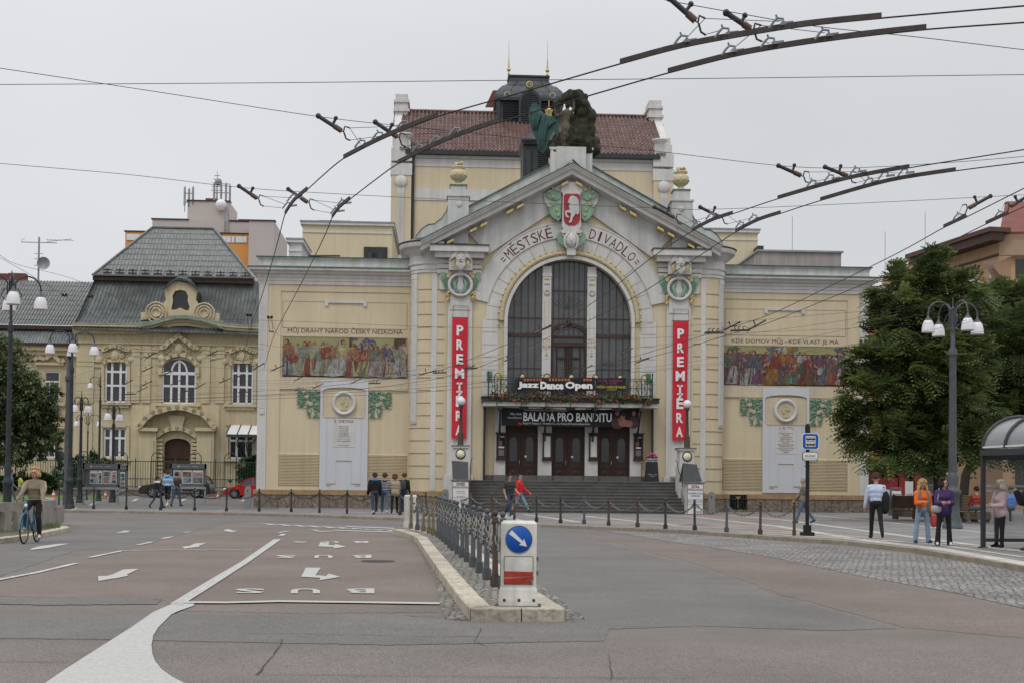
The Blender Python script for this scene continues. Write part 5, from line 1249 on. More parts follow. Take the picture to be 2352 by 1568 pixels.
t.add(vs,[(i*4+j,i*4+(j+1)%4,(i+1)*4+(j+1)%4,(i+1)*4+j) for i in range(n-1) for j in range(4)]+[(n*4-4,n*4-3,n*4-2,n*4-1)],0,False)
t.box(c_u-hw*.66,c_u+hw*.66,d-hw*.66,d+hw*.66,zz[-1],zz[-1]+.12,0)
for sx in (-.5,0,.5):
    for i in range(n-1): t.bar((c_u+sx*hw*ww[i]*1.2,d-hw*ww[i]-.02,zz[i]),(c_u+sx*hw*ww[i+1]*1.2,d-hw*ww[i+1]-.02,zz[i+1]),.05,.05,0)
part(t,'bell_roof',['bluecopper'],TU)
t=MB(); za=Q(0,230)[1]; t.ext([(c_u-.85,z0+.1),(c_u+.85,z0+.1)]+[(c_u+.85*math.cos(R(a)),za+.95*math.sin(R(a))) for a in range(0,181,15)],d-hw-.5,d-hw+.6,0)
t.ext([(c_u-.68,z0+.2),(c_u+.68,z0+.2)]+[(c_u+.68*math.cos(R(a)),za+.75*math.sin(R(a))) for a in range(0,181,15)],d-hw-.53,d-hw-.5,1)
for k in range(17): z=z0+.25+k*.15; h_=.66 if z<za else math.sqrt(max(.01,.45-(z-za)**2)); t.box(c_u-h_,c_u+h_,d-hw-.58,d-hw-.53,z,z+.05,0)
part(t,'arched_louvre',['darkcopper','black'],TU)
g=MB(); z=Q(0,184)[1]; g.lathe([(.2,-.1),(.26,-.12),(.28,0)],(c_u,d-hw*.85-.1,z),12,0,'y'); g.tube([(c_u-.12,d-hw*.85-.2,z+.12),(c_u,d-hw*.85-.2,z-.15),(c_u+.12,d-hw*.85-.2,z+.12)],.04,5); part(g,'gilt_monogram',['gold'],TU)
for sx in (-1,1):
    g=MB(); x=c_u+sx*hw*.63; zt_=zz[-1]; g.lathe([(.14,zt_),(.09,zt_+.35),(.06,zt_+.6)],(x,d,0),8,1); g.ball((x,d,zt_+1.0),.16,10,8); g.lathe([(.1,zt_+.65),(.06,zt_+.85)],(x,d,0),8); g.lathe([(.08,zt_+1.15),(.03,zt_+2.0),(.015,zt_+2.1)],(x,d,0),8); g.lathe([(.015,zt_+2.1),(.008,zt_+3.3)],(x,d,0),5,1)
    part(g,'gilt_finial',['gold','darkcopper'],TU)
    g=MB(); x=c_u+sx*hw*.72; g.lathe([(.16,0),(.2,-.05),(.24,0)],(x,d-hw*1.1,Q(0,212)[1]),12,0,'y'); part(g,'round_opening',['goldcream'],TU)
r_=MB(); d=D2+12; a,b_=Q(1130,230),Q(1112,262); r_.ext([Q(1113,262),Q(1290,262),Q(1280,225),Q(1130,225)],D2+10,D2+10.2,0); part(r_,'firewall',['redroof'],TU)
# ---------------- lower blocks beside the stage tower
def blk(px0,px1,py,dd,dep,name,ms,z0=8,trim=True,lb=None):
    a=q(px0,600,dd)[0]; b_=q(px1,600,dd)[0]; z=q((px0+px1)/2,py,dd)[1]; m_=MB(); m_.box(a,b_,dd,dd+dep,z0,z,0)
    o=part(m_,name,[ms]); 
    if trim:
        m_=MB(); m_.box(a-.12,b_+.12,dd-.15,dd+dep,z-.12,z+.05,0); m_.box(a-.02,b_+.02,dd-.05,dd,z-.6,z-.5,0); m_.box(a-.16,b_+.16,dd-.2,dd+dep,z+.05,z+.12,1); part(m_,'cornice',['white','zinc'],o)
    return o,a,b_,z
o,a,b_,z=blk(694,900,514,14,10,'annexe_block','cream')
m_=MB(); xw0,zw=q(836,568,14); xw1,_=q(890,568,14); m_.box(xw0,xw1,13.9,14,12,zw,0); m_.box(xw0+.25,xw0+.95,13.88,13.9,12,zw-.35,1); m_.box(xw1-.95,xw1-.25,13.88,13.9,12,zw-.35,1); part(m_,'window',['darkmetal','glass'],o)
m_=MB(); x,zz_=q(763,503,14); m_.box(x-.9,x+1.1,14.5,16,zz_-.2,zz_,0); m_.tube([(q(689,550,14)[0],13.9,12),(q(689,550,14)[0],13.9,q(689,548,14)[1])],.13,6); part(m_,'roof_hatch',['darkmetal'],o)
o,a,b_,z=blk(663,692,553,6,4,'stair_turret','whitedirty'); 
m_=MB(); m_.tube([(q(712,590,5)[0],4.2,q(712,594,5)[1]),(q(784,590,5)[0],4.2,q(784,594,5)[1])],.05,6); part(m_,'roof_pipe',['darkmetal'])
o,a,b_,z=blk(1600,1740,530,14,10,'annexe_block','cream')
m_=MB(); x,zz_=q(1660,522,14); m_.box(x-.6,x+.3,14.5,16,zz_-.2,zz_,0); x=q(1743,580,13)[0]; m_.box(x-.1,x+.25,12.8,14,12,q(0,578,13)[1]+1.3 if False else q(1743,566,13)[1]); part(m_,'chimney_flue',['darkmetal'],o)
o,a,b_,z=blk(1742,1932,580,9,8,'plant_block','concreteold',trim=False)
m_=MB(); m_.box(a-.1,b_+.1,8.85,17,z,z+.1,0); m_.box(a+.5,b_-.9,8.98,9,z-1.9,z-.9,1); part(m_,'cap',['zinc','greywall'],o)
m_=MB()
for px,py in ((1820,498),(2033,532),(2125,487)): x,z_=q(px,py,10); m_.tube([(x,10,12),(x,10,z_)],.012,4)
part(m_,'lightning_rod',['darkmetal'],o)
m_=MB(); x,z_=q(1743,600,3); m_.tube([(x-1,3,13.1),(x+2,3,13.1)],.04,5); part(m_,'roof_pipe',['darkmetal'])
# ============================================================ the old school building at the left
mat('seam',(.13,.14,.135),.6,.3,1)
S2=Fr(-26.,110,0,.10); q2=S2.q
SB=thing('school_building','ochre baroque building with grey metal mansard roof, ornate dormer and arched doorway','building',(-26,110,0),.10)
def sp_(mb,name,mats,parent=None,label=None):
    o=mb.build(name,M(*mats),parent or SB)
    if label:o['label']=label
    return o
def pp(pts,d=0): return [q2(x,y,d) for x,y in pts]
zE=q2(400,757)[1]; xL=q2(177,900)[0]; xR=q2(640,900)[0]; zB=.2
# window rects measured on the photo
def z3(x,y): return (x/3.84,451.3+y/3.84)
def z5(x,y): return (x/3.84,805.9+y/3.84)
wins=[]   # (px rect, type)
wins=[(240,292,831,923,'c'),(531,582,834,927,'c'),(237,290,982,1050,'r'),(525,583,990,1052,'r')]
def qr(x0,x1,y0,y1,d=0): a=q2(x0,y1,d); b_=q2(x1,y0,d); return (a[0],b_[0],a[1],b_[1])
w=MB(); holes=[]
for x0,x1,y0,y1,t in wins:
    a,b_,c,e=qr(x0,x1,y0,y1)
    if t=='c': k=.35; holes.append([(a,c),(b_,c),(b_,e-k),(b_-k,e),(a+k,e),(a,e-k)])
    else: holes.append(rect(a,b_,c,e))
a,b_,c,e=qr(371,451,825,926); ac_=(a+b_)/2; ar=(b_-a)/2; bigh=[(a,c),(b_,c)]+[(ac_+ar*math.cos(R(t)),e-ar*.75+ar*.75*math.sin(R(t))) for t in range(0,181,12)]
holes.append(bigh)
da,db,dc,de=qr(376,438,1006,1090); dc=zB+.5; dcx=(da+db)/2; dr=(db-da)/2
door=[(da,dc),(db,dc)]+[(dcx+dr*math.cos(R(t)),de-dr*.55+dr*.55*math.sin(R(t))) for t in range(0,181,15)]
holes.append(door)
w.ext([(xL,zB),(xR,zB),(xR,zE)]+[q2(x,y) for x,y in [(560,760),(520,757),(490,750),(460,742),(430,738),(400,739),(375,745),(350,753),(310,757)]]+[(xL,zE)],0,.5,0,holes)
w.box(xL,xL+.4,.3,14,zB,zE,0)
WL=sp_(w,'front_wall',['beige'])
t=MB()
# lesenes, string courses, sills
for x in (185,205,311,336,472,505): a=q2(x,900)[0]; t.box(a-.35,a+.35,-.1,0,q2(0+x,925)[1],q2(x,795)[1]); 
for x in (180,311,472): a=q2(x,900)[0]; t.box(a-.3,a+1.2,-.08,0,zB,q2(x,930)[1])
for x0,x1,y in ((177,600,792),(177,236,830),(300,365,808),(470,520,812)):
    a,b_=q2(x0,y)[0],q2(x1,y)[0]; z=q2((x0+x1)/2,y)[1]; t.box(a,b_,-.14,0,z,z+.12); t.box(a,b_,-.1,0,z-.45,z-.36)
for x0,x1,y in ((230,302,926),(358,461,929),(515,590,931)): a,b_=q2(x0,y)[0],q2(x1,y)[0]; z=q2((x0+x1)/2,y)[1]; t.box(a,b_,-.3,0,z-.1,z+.08); t.box(a+.2,b_-.2,-.16,0,z-.35,z-.1)
for x0,x1,y in ((228,300,1055),(515,600,1057)): a,b_=q2(x0,y)[0],q2(x1,y)[0]; z=q2((x0+x1)/2,y)[1]; t.box(a,b_,-.22,0,z-.1,z+.1)
t.box(xL,xR,-.2,0,zB,q2(300,1085)[1])
def poly_t(pts,w_=.16,dd=-.25):
    P_=[q2(x,y) for x,y in pts]
    for i in range(len(P_)-1): a,c=P_[i],P_[i+1]; t.bar((a[0],dd/2,a[1]),(c[0],dd/2,c[1]),w_,-dd,0,up=(0,1,0)); t.tube([(c[0],dd,c[1]),(c[0],0,c[1])],w_*.52,8)
# curved hoods above windows
for cx_,y in ((265,804),(557,808)):
    poly_t([(cx_-30,y),(cx_-20,y-2),(cx_-15,y-6),(cx_-5,y-9),(cx_+5,y-9),(cx_+15,y-6),(cx_+20,y-2),(cx_+30,y)],.3,-.35)
poly_t([(370,800),(380,797),(390,786),(402,780),(411,771),(420,780),(432,786),(442,797),(453,800)],.32,-.45)
poly_t([(368,860),(369,840),(378,826),(392,817),(411,814),(430,817),(444,826),(453,840),(454,860)],.3,-.2)
for x0,x1,y0 in ((236,296,828),(527,586,831)): poly_t([(x0,926),(x0,y0+8),(x0+8,y0),(x1-8,y0),(x1,y0+8),(x1,926)],.22,-.12)
for x0,x1 in ((233,294),(521,587)): poly_t([(x0,1052),(x0,977),(x1,977),(x1,1052)],.25,-.1)
# portal: arched double hood and pilasters
poly_t([(318,982),(326,978),(338,962),(355,948),(372,944),(392,938),(411,936),(430,938),(450,945),(468,950),(482,964),(494,980)],.42,-1.0)
poly_t([(350,1015),(358,1003),(375,990),(392,984),(408,983),(424,985),(440,993),(455,1004),(462,1015)],.35,-.45)
for x in (342,474): a=q2(x,1000)[0]; t.box(a-.7,a+.7,-.6,0,zB,q2(x,984)[1]); t.box(a-.85,a+.85,-.9,0,q2(x,990)[1],q2(x,982)[1]); t.box(a-.5,a+.5,-.68,-.6,zB+1,q2(x,1010)[1])
a=q2(408,950)[0]; t.ext([(a-.4,q2(0,980)[1]),(a+.4,q2(0,980)[1]),(a+.7,q2(0,948)[1]),(a-.7,q2(0,948)[1])],-.35,0)
for y in range(1010,1090,9): 
    for sx in (-1,1): z=q2(407,y)[1]; t.box(dcx+sx*(dr+.1),dcx+sx*(dr+.75),-.25,0,z-.12,z+.1)
# stucco ornament clusters
rr=random.Random(31)
for cx_,cy,rw,rh in ((265,815,22,9),(557,818,22,9),(411,800,32,13)):
    for k in range(60):
        a=rr.uniform(0,6.28); r_=rr.random()**.5; u,z=q2(cx_+rw*r_*math.cos(a),cy+rh*r_*math.sin(a)); b2=rr.uniform(0,6.28); ln=rr.uniform(.1,.3); t.tube([(u,-.08,z),(u+ln*math.cos(b2),-.14,z+ln*math.sin(b2)),(u+ln*math.cos(b2+1),-.06,z+ln*1.4*math.sin(b2+.6))],.055,5)
    u,z=q2(cx_,cy); t.ball((u,-.1,z),(.35,.15,.45),10,7)
for x,y in ((228,825),(302,825),(372,822),(460,822),(516,830),(590,830)): u,z=q2(x,y); t.lathe([(0,-.16),(.16,-.14),(.3,-.08),(.3,0)],(u,0,z),12,0,'y')
sp_(t,'stucco_trim',['beigetrim'],WL)
# cornice following the curved gable
c=MB(); P_=[q2(x,y) for x,y in [(170,757),(240,758),(310,759),(350,755),(375,747),(400,741),(430,740),(460,744),(490,752),(520,759),(560,762),(640,764)]]
for i in range(len(P_)-1):
    a,b_=P_[i],P_[i+1]
    for dz,h,pr in ((-.35,.35,.3),(-.05,.3,.55),(.2,.18,.75)): c.add([(a[0],-pr,a[1]+dz),(b_[0],-pr,b_[1]+dz),(b_[0],-pr,b_[1]+dz+h),(a[0],-pr,a[1]+dz+h),(a[0],.1,a[1]+dz),(b_[0],.1,b_[1]+dz),(b_[0],.1,b_[1]+dz+h),(a[0],.1,a[1]+dz+h)],[(0,1,2,3),(0,4,5,1),(3,2,6,7)],0)
    dz=.38; c.add([(a[0],-.8,a[1]+dz),(b_[0],-.8,b_[1]+dz),(b_[0],-.8,b_[1]+dz+.12),(a[0],-.8,a[1]+dz+.12)],[(0,1,2,3)],1)
sp_(c,'cornice',['beigetrim','zinc'])
# windows
def win(x0,x1,y0,y1,mx,tr,name='window',parent=None,shape=None,dd=.22,fm='winwhite',gm='glass',f=qr,bw=.13,ww=.09):
    a,b_,c,e=f(x0,x1,y0,y1); m_=MB()
    m_.ext(shape or rect(a,b_,c,e),dd,dd+.02,0); o=m_.build(name,M(gm),parent or SB)
    fr=MB(); fr.box(a,a+bw,dd-.1,dd,c,e); fr.box(b_-bw,b_,dd-.1,dd,c,e); fr.box(a,b_,dd-.1,dd,c,c+bw); fr.box(a,b_,dd-.1,dd,e-bw,e) if not shape else None
    for k in mx: x=a+(b_-a)*k; fr.box(x-ww,x+ww,dd-.1,dd,c,e if not shape else e-.05)
    for k in tr: z=c+(e-c)*k; fr.box(a,b_,dd-.11,dd,z-ww,z+ww)
    fr.build('window_frame',M(fm),o); return o
for i,(x0,x1,y0,y1,t_) in enumerate(wins):
    sh=holes[i] if t_=='c' else None
    win(x0,x1,y0,y1,(.31,.7),(.76,.42) if t_=='c' else (.66,),shape=sh)
o=win(371,451,825,926,(.5,),(.4,),shape=bigh)
fr=MB(); 
a,b_,c,e=qr(371,451,825,926)
for k in (.27,.73): x=a+(b_-a)*k; fr.box(x-.09,x+.09,.1,.22,c,c+(e-c)*.68)
fr.box(a,b_,.1,.22,c+(e-c)*.65,c+(e-c)*.72)
fr.tube([(ac_-ar*.45*math.cos(R(t))-.0,.16,c+(e-c)*.7+ar*.68*math.sin(R(t))) for t in range(0,181,15)],.1,5)
fr.build('window_frame',M('winwhite'),o)
d_=MB(); d_.ext(door,.35,.45,0); d_.box(dcx-.05,dcx+.05,.3,.35,dc,de-1.6); d_.box(da,db,.28,.35,de-1.7,de-1.5)
for sx in (-1,1):
    for z0,z1 in ((dc+.3,dc+1.2),(dc+1.5,de-2.0)): d_.box(dcx+sx*.2,dcx+sx*(dr-.2),.31,.35,z0,z1)
sp_(d_,'entrance_door',['brownwood'])
# glass porch canopy beside the theatre
cn=MB(); a,z=q2(520,980,-2); b2,_=q2(600,980,-2); z2=q2(520,996,-2)[1]
cn.add([(a+.2,0,z+.3),(b2,0,z+.3),(b2,-2,z2),(a,-2,z2)],[(0,3,2,1)],0); cn.box(a,b2,-2.05,-1.95,z2-.25,z2,1)
for k in range(4): x=a+(b2-a)*k/3.2; cn.bar((x+.1,0,z+.32),(x,-2,z2+.02),.08,.06,1)
for k in range(4): cn.tube([(b2-.3-k*.5,-1.9,z2-.2),(b2-.9-k*.4,-1.0,z2-.8),(b2-1.2,-.1,z2-1.4-k*.5)],.05,5,1)
sp_(cn,'porch_canopy',['lampglass','fencegreen'])
# mansard: lower slope, upper hip
r_=MB(); rb=[q2(166,755,-.8),q2(640,766,-.8)]; k0=q2(221,633,2.5); k1=q2(660,645,2.5)
A=[(rb[0][0],-.8,rb[0][1]),(rb[1][0],-.8,rb[1][1]-.2),(k1[0],2.5,k0[1]-.2),(k0[0],2.5,k0[1])]
# slight concave curve to the slope
def slope(A,n,bulge,m=0):
    vs=[]
    for i in range(n+1):
        t=i/n
        for p,qv in ((A[0],A[3]),(A[1],A[2])):
            v=Vector(p).lerp(Vector(qv),t); v.y-= -bulge*math.sin(t*math.pi); v.z-=bulge*.5*math.sin(t*math.pi); vs.append(v)
    r_.add(vs,[(2*i,2*i+1,2*i+3,2*i+2) for i in range(n)],m)
slope(A,6,.5)
r_.add([A[0],A[3],(k0[0],20,k0[1]),(rb[0][0],22,rb[0][1])],[(0,1,2,3)],0)
def seams(A,n,m_,bulge=0,w_=.05,mat_i=0,rows=0):
    for i in range(n+1):
        t=i/n; p=Vector(A[0]).lerp(Vector(A[1]),t); pts=[]
        e=Vector(A[3]).lerp(Vector(A[2]),min(max((p.x-A[3][0])/(A[2][0]-A[3][0]),0),1)) if False else Vector(A[3]).lerp(Vector(A[2]),t)
        for k in range(5):
            s_=k/4; v=p.lerp(e,s_); v.y+=bulge*math.sin(s_*math.pi)-.03; v.z-=bulge*.5*math.sin(s_*math.pi)-.03; pts.append(v)
        m_.tube(pts,w_,4,mat_i,False)
R1=sp_(r_,'mansard_slope',['patina'] if 'patina' in MT else ['darkcopper'])
sm=MB(); seams(A,52,sm,.5,.03); 
sp_(sm,'standing_seam',['seam'],R1)
r_=MB(); e0=q2(213,634,2.0); e1=q2(583,641,2.0); h0=q2(350,524,8); h1=q2(491,527,8)
B_=[(e0[0],1.9,e0[1]),(e1[0],1.9,e1[1]),(h1[0],8,h1[1]),(h0[0],8,h0[1])]
r_.add(B_+[(e0[0],14,e0[1]),(e1[0],14,e1[1])],[(0,1,2,3),(0,3,4),(1,5,2),(3,2,5,4)],0); r_.box(e0[0],e1[0]-.0,1.95,3,e0[1]-.35,e0[1]-.05,1)
R2=sp_(r_,'hip_roof',['zincpatina','brownwood'])
sm=MB()
n=46
for i in range(1,n):
    x=e0[0]+(e1[0]-e0[0])*i/n; 
    tt=1.
    if x<h0[0]: tt=(x-e0[0])/(h0[0]-e0[0])
    if x>h1[0]: tt=(e1[0]-x)/(e1[0]-h1[0])
    z0=e0[1]+(e1[1]-e0[1])*i/n; sm.bar((x,1.88,z0+.03),(x,1.9+6.1*tt,z0+(h0[1]-z0)*tt+.03),.05,.045)
for a,b_ in ((B_[0],B_[3]),(B_[1],B_[2]),(B_[3],B_[2]),(B_[0],B_[1])): sm.bar(Vector(a)+Vector((0,-.05,.06)),Vector(b_)+Vector((0,-.05,.06)),.2,.12)
for j in range(1,9):
    tt=j/9; sm.bar((e0[0]+(h0[0]-e0[0])*tt,1.9+6.1*tt-.03,e0[1]+(h0[1]-e0[1])*tt),(e1[0]+(h1[0]-e1[0])*tt,1.9+6.1*tt-.03,e1[1]+(h1[1]-e1[1])*tt),.03,.035)
sp_(sm,'standing_seam',['seam'],R2)
sg=MB()
for k in range(12): x=e0[0]+(e1[0]-e0[0])*(k+1.1)/12.8; z=e0[1]+.35; sg.box(x-.35,x+.35,2.1,2.2,z+.2,z+.28); sg.box(x-.35,x+.35,2.1,2.2,z-.05,z+.03); sg.box(x-.04,x+.04,2.1,2.2,z-.1,z+.35)
sp_(sg,'snow_guard',['darkmetal'],R2)
# dormer
d_=MB(); yy=-.6
def pd(pts): return [q2(x,y,yy) for x,y in pts]
d_.ext(pd([(323,735),(323,718),(346,716),(350,706),(360,701),(376,697),(381,688),(379,672),(375,664),(390,652),(410,645),(433,652),(455,663),(451,672),(449,688),(455,698),(470,702),(478,708),(482,717),(503,720),(503,738),(480,736),(450,727),(410,724),(370,728),(346,733)][::-1]),yy,yy+.6,0,[pd([(393,711),(397,692),(396,680),(402,669),(414,666),(426,669),(432,680),(431,692),(436,706),(432,714),(424,712),(414,707),(402,712)][::-1])])
for x,y in ((359,718),(469,720)): u,z=q2(x,y,yy); 
for x,y in ((359,718),(469,720)):
    u,z=q2(x,y,yy)
    for r1 in (.35,.6,.85): d_.tube([(u+r1*math.cos(a*.4),yy-.06,z+r1*math.sin(a*.4)) for a in range(17)],.07,5)
DM=sp_(d_,'dormer_gable',['beigetrim'])
d_=MB(); d_.ext(pd([(390,712),(390,664),(438,664),(438,714)][::-1]),yy+.35,yy+.4,0); sp_(d_,'window',['glassdark'],DM)
d_=MB()
P_=pd([(374,665),(383,656),(392,648),(404,641),(416,640),(428,643),(440,650),(449,658),(458,666)])
for i in range(8): a,b_=P_[i],P_[i+1]; d_.add([(a[0],yy-.3,a[1]),(b_[0],yy-.3,b_[1]),(b_[0]*.5+P_[4][0]*.5,yy+3,b_[1]+.8),(a[0]*.5+P_[4][0]*.5,yy+3,a[1]+.8),(a[0],yy-.3,a[1]-.2),(b_[0],yy-.3,b_[1]-.2)],[(0,1,2,3),(4,5,1,0)],0)
d_.ext(pd([(380,700),(380,666),(452,666),(452,703)][::-1]),yy+.55,4.,0)
sp_(d_,'dormer_roof',['bluecopper'],DM)
# curved flashing over the raised gable
d_=MB(); P1=[q2(x,y,-.85) for x,y in [(318,752),(345,748),(375,740),(400,734),(430,733),(460,738),(490,747),(512,756)]]; P2=[q2(x,y,-.3) for x,y in [(318,735),(345,734),(375,729),(400,724),(430,723),(460,728),(490,736),(512,740)]]
for i in range(7): d_.add([(P1[i][0],-.9,P1[i][1]),(P1[i+1][0],-.9,P1[i+1][1]),(P2[i+1][0],-.3,P2[i+1][1]+.1),(P2[i][0],-.3,P2[i][1]+.1)],[(0,1,2,3)],0)
sp_(d_,'curved_flashing',['copper'],R1)
# ---- left range of the same building, set back
d=5.; g=MB()
a=q2(-60,900,d)[0]; b_=q2(182,900,d)[0]; z1=q2(100,792,d)[1]
hw=[]
def qrd(x0,x1,y0,y1): a=q2(x0,y1,d); b_=q2(x1,y0,d); return (a[0],b_[0],a[1],b_[1])
lw=[(102,137,852,921),(100,137,985,1050)]
for x in lw: t_=qrd(*x); hw.append(rect(t_[0],t_[1],t_[2],t_[3]))
g.ext([(a,zB),(b_,zB),(b_,z1),(a,z1)],d,d+.5,0,hw); LW=sp_(g,'side_range_wall',['beige'])
for x in lw:
    t_=qrd(*x); m_=MB(); m_.box(t_[0],t_[1],d+.2,d+.22,t_[2],t_[3]); o=m_.build('window',M('glass'),SB)
    m_=MB(); 
    for k in (.02,.33,.66,.98): x_=t_[0]+(t_[1]-t_[0])*k; m_.box(x_-.05,x_+.05,d+.1,d+.2,t_[2],t_[2]+(t_[3]-t_[2])*(1 if k in(.02,.98) else .66))
    for k in (.02,.66,.98): z_=t_[2]+(t_[3]-t_[2])*k; m_.box(t_[0],t_[1],d+.08,d+.2,z_-.07,z_+.07)
    m_.build('window_frame',M('winwhite'),o)
m_=MB()
for x0,x1,y in ((82,148,835),(90,150,928),(80,165,980)):
    u0,z=q2(x0,y,d); u1,_=q2(x1,y,d); m_.box(u0,u1,d-.25,d,z-.1,z+.12)
u0,z=q2(80,826,d); u1,_=q2(150,826,d); uc=(u0+u1)/2
for i in range(8):
    x_=lambda k:u0+(u1-u0)*k/8; h_=lambda k:z+.35*math.sin(k/8*math.pi)**2+.2*math.sin(k*1.6); m_.bar((x_(i),d-.2,h_(i)),(x_(i+1),d-.2,h_(i+1)),.35,.3,0,up=(0,1,0))
m_.box(a,b_,d-.7,d,z1-.5,z1-.1); m_.box(a,b_,d-.4,d,z1-.9,z1-.5)
sp_(m_,'stucco_trim',['beigetrim'],LW)
m_=MB(); zz1=q2(100,748,d+1)[1]; m_.add([(a,d-.8,z1),(b_,d-.8,z1),(b_,d+1.,zz1-.3),(a,d+1.,zz1-.3)],[(0,1,2,3)],1)
m_.box(a,b_,d-.9,d-.7,z1-.15,z1+.1,2)
zr=q2(100,646,d+7)[1]; m_.add([(a,d+.5,zz1),(b_-.6,d+.5,zz1),(b_+2,d+7,zr),(a,d+7,zr),(a,d+14,zz1)],[(0,1,2,3)],0); m_.box(a,b_-.4,d+.5,d+2,zz1-.4,zz1-.05,2)
n=34
RF=sp_(m_,'side_range_roof',['zincpatina','patina','brownwood'])
m_=MB()
for i in range(n): 
    x_=a+(b_-a)*i/n; m_.bar((x_,d+.45,zz1+.04),(x_+.8*i/n,d+7,zr+.04),.07,.06); m_.bar((x_,d-.82,z1+.03),(x_,d+1,zz1-.28),.06,.05)
for j in range(1,9): t_=j/9; m_.bar((a,d+.5+6.5*t_-.03,zz1+(zr-zz1)*t_),(b_+.5*t_,d+.5+6.5*t_-.03,zz1+(zr-zz1)*t_),.03,.035)
sp_(m_,'standing_seam',['seam'],RF)
m_=MB()
for px in (42,88-3): u,z=q2(px,632,d+7.5); m_.box(u-.75,u+.75,d+7,d+8,zr-.5,z+.1) if px<80 else None
u,z=q2(82,1,d+7)
sp_(m_,'chimney',['redroof'])
m_=MB(); u,z=q2(2,630,d+7.5); m_.box(u-.7,u+.9,d+7,d+8,zr-.5,z); sp_(m_,'chimney',['redroof'])
# roof aerial mast
m_=MB(); u,z0=q2(88,645,d+7); z1_=q2(88,545,d+7)[1]; m_.tube([(u,d+7,z0-.5),(u,d+7,z1_)],.09,6)
for k in (.35,.5,.62): zz=z0+(z1_-z0)*k; m_.tube([(u-.4,d+7,zz),(u+.4,d+7,zz)],.03,4)
zz=z1_-.5; m_.tube([(u-1.6,d+7,zz),(u+1.6,d+7,zz)],.04,4)
for k in range(7): x_=u+1.4+k*.35-.6; m_.tube([(x_,d+6.4,zz+.2),(x_+.05,d+7.6,zz+.35)],.025,4)
m_.tube([(u+.7,d+7,zz+.1),(u+2.9,d+7,zz+.4)],.03,4); m_.tube([(u-1.5,d+6.7,zz+.1),(u-1.4,d+7.3,zz+.4)],.03,4)
AM=m_.build('aerial_mast',M('zinc')); AM.location=SB.location; AM.rotation_euler=SB.rotation_euler; tg(AM,'roof aerial mast with comb antenna and dish on the side range ridge at the left','antenna')
m_=MB(); m_.lathe([(0,.25),(.3,.2),(.55,.05),(.6,0)],(u+.5,d+6.7,q2(88,606,d+7)[1]),14,0,'y'); m_.build('satellite_dish',M('zinc'),AM)
# ============================================================ prefab block behind
S3=Fr(-28,170,0,.06); q3=S3.q
BK=thing('apartment_block','grey and orange prefab block with flat roof showing above the mansard roof','apartment block',(-28,170,0),.06)
def bq(x0,x1,y,d0,d1,m_,z0=5,mi=0): a=q3(x0,y,d0)[0]; b_=q3(x1,y,d0)[0]; z=q3((x0+x1)/2,y,d0)[1]; m_.box(a,b_,d0,d1,z0,z,mi); return a,b_,z
m_=MB(); bq(350,527,505,0,12,m_); bq(527,572,510,-.0,12,m_); m_.build('block_wall',M('blockpink'),BK)
m_=MB(); a,b_,z=bq(572,630,508,-3,12,m_); 
m_.build('block_wall',M('blockpink'),BK)
m_=MB(); a2,b2,z2=bq(288,350,533,.5,12,m_); bq(508,574,538,-.5,0,m_); O=m_.build('block_wall',M('blockorange'),BK)
m_=MB(); a3,b3,z3_=bq(431,527,463,3,10,m_,z0=20); m_.build('lift_housing',M('blockpink'),BK)
m_=MB()
for x0,x1,y,d0 in ((350,431,505,0),(527,572,509,0),(572,630,508,-3),(288,350,533,.5),(431,527,463,3),(508,574,538,-.5)):
    a=q3(x0,y,d0)[0]; b_=q3(x1,y,d0)[0]; z=q3((x0+x1)/2,y,d0)[1]; m_=MB(); m_.box(a-.15,b_+.15,d0-.15,d0+1,z,z+.14); m_.build('roof_edge',M('brownwood'),BK)
pass
m_=MB()
for x in (296,306,315,326,516,525,537,543,553,562): u,z=q3(x,545 if x<400 else 551,.4 if x<400 else -.5); m_.box(u-.28,u+.28,.35 if x<400 else -.62,.5 if x<400 else -.5,z-.4,z+.4)
m_.build('vent_opening',M('signwhite'),O)
for x,y in ((486,456),(561,504)):
    m_=MB(); u,z=q3(x,y,5 if x<500 else 2); m_.box(u-.8,u+.8,5 if x<500 else 2,6.5 if x<500 else 3.5,z-1.3,z); m_.build('chimney',M('redroof'),BK)
def rack(pxs,y0,y1,lab,base):
    m_=MB()
    for i,px in enumerate(pxs):
        u,z0=q3(px,y0,3.2); z1=q3(px,y1+ (i%2)*4,3.2)[1]; m_.tube([(u,3.2,z0),(u,3.2,z1)],.06,5); m_.box(u-.13,u+.13,3.,3.2,z1-2.6,z1-.2)
    u0,z=q3(pxs[0],y0-22,3.2); u1,_=q3(pxs[-1],y0-22,3.2); m_.tube([(u0,3.2,z),(u1,3.2,z)],.06,4); m_.tube([(u0,3.2,z+1.2),(u1,3.2,z+1.2)],.06,4)
    o=m_.build('antenna_rack',M('zinc')); o.location=BK.location; o.rotation_euler=BK.rotation_euler; tg(o,lab,'antenna','antenna racks on the block roof')
rack([424,434,443],487,428,'left antenna rack with panel antennas on the grey block lift housing',0)
rack([492,508,519,528],465,420,'right antenna rack with panel antennas on the grey block lift housing',0)
m_=MB(); u,z0=q3(498,462,4); z1=q3(498,392,4)[1]; m_.tube([(u,4,z0),(u,4,z1)],[.12,.03],5)
for k in range(5): zz=z0+(z1-z0)*(.35+k*.12); m_.tube([(u-.8+k*.1,4,zz),(u+.8-k*.1,4,zz)],.05,4)
m_.ball((u+.2,3.8,z0+2.5),.5,8,6); o=m_.build('roof_mast',M('zinc')); o.location=BK.location; o.rotation_euler=BK.rotation_euler; tg(o,'tallest spiked antenna mast on top of the grey prefab block','antenna')
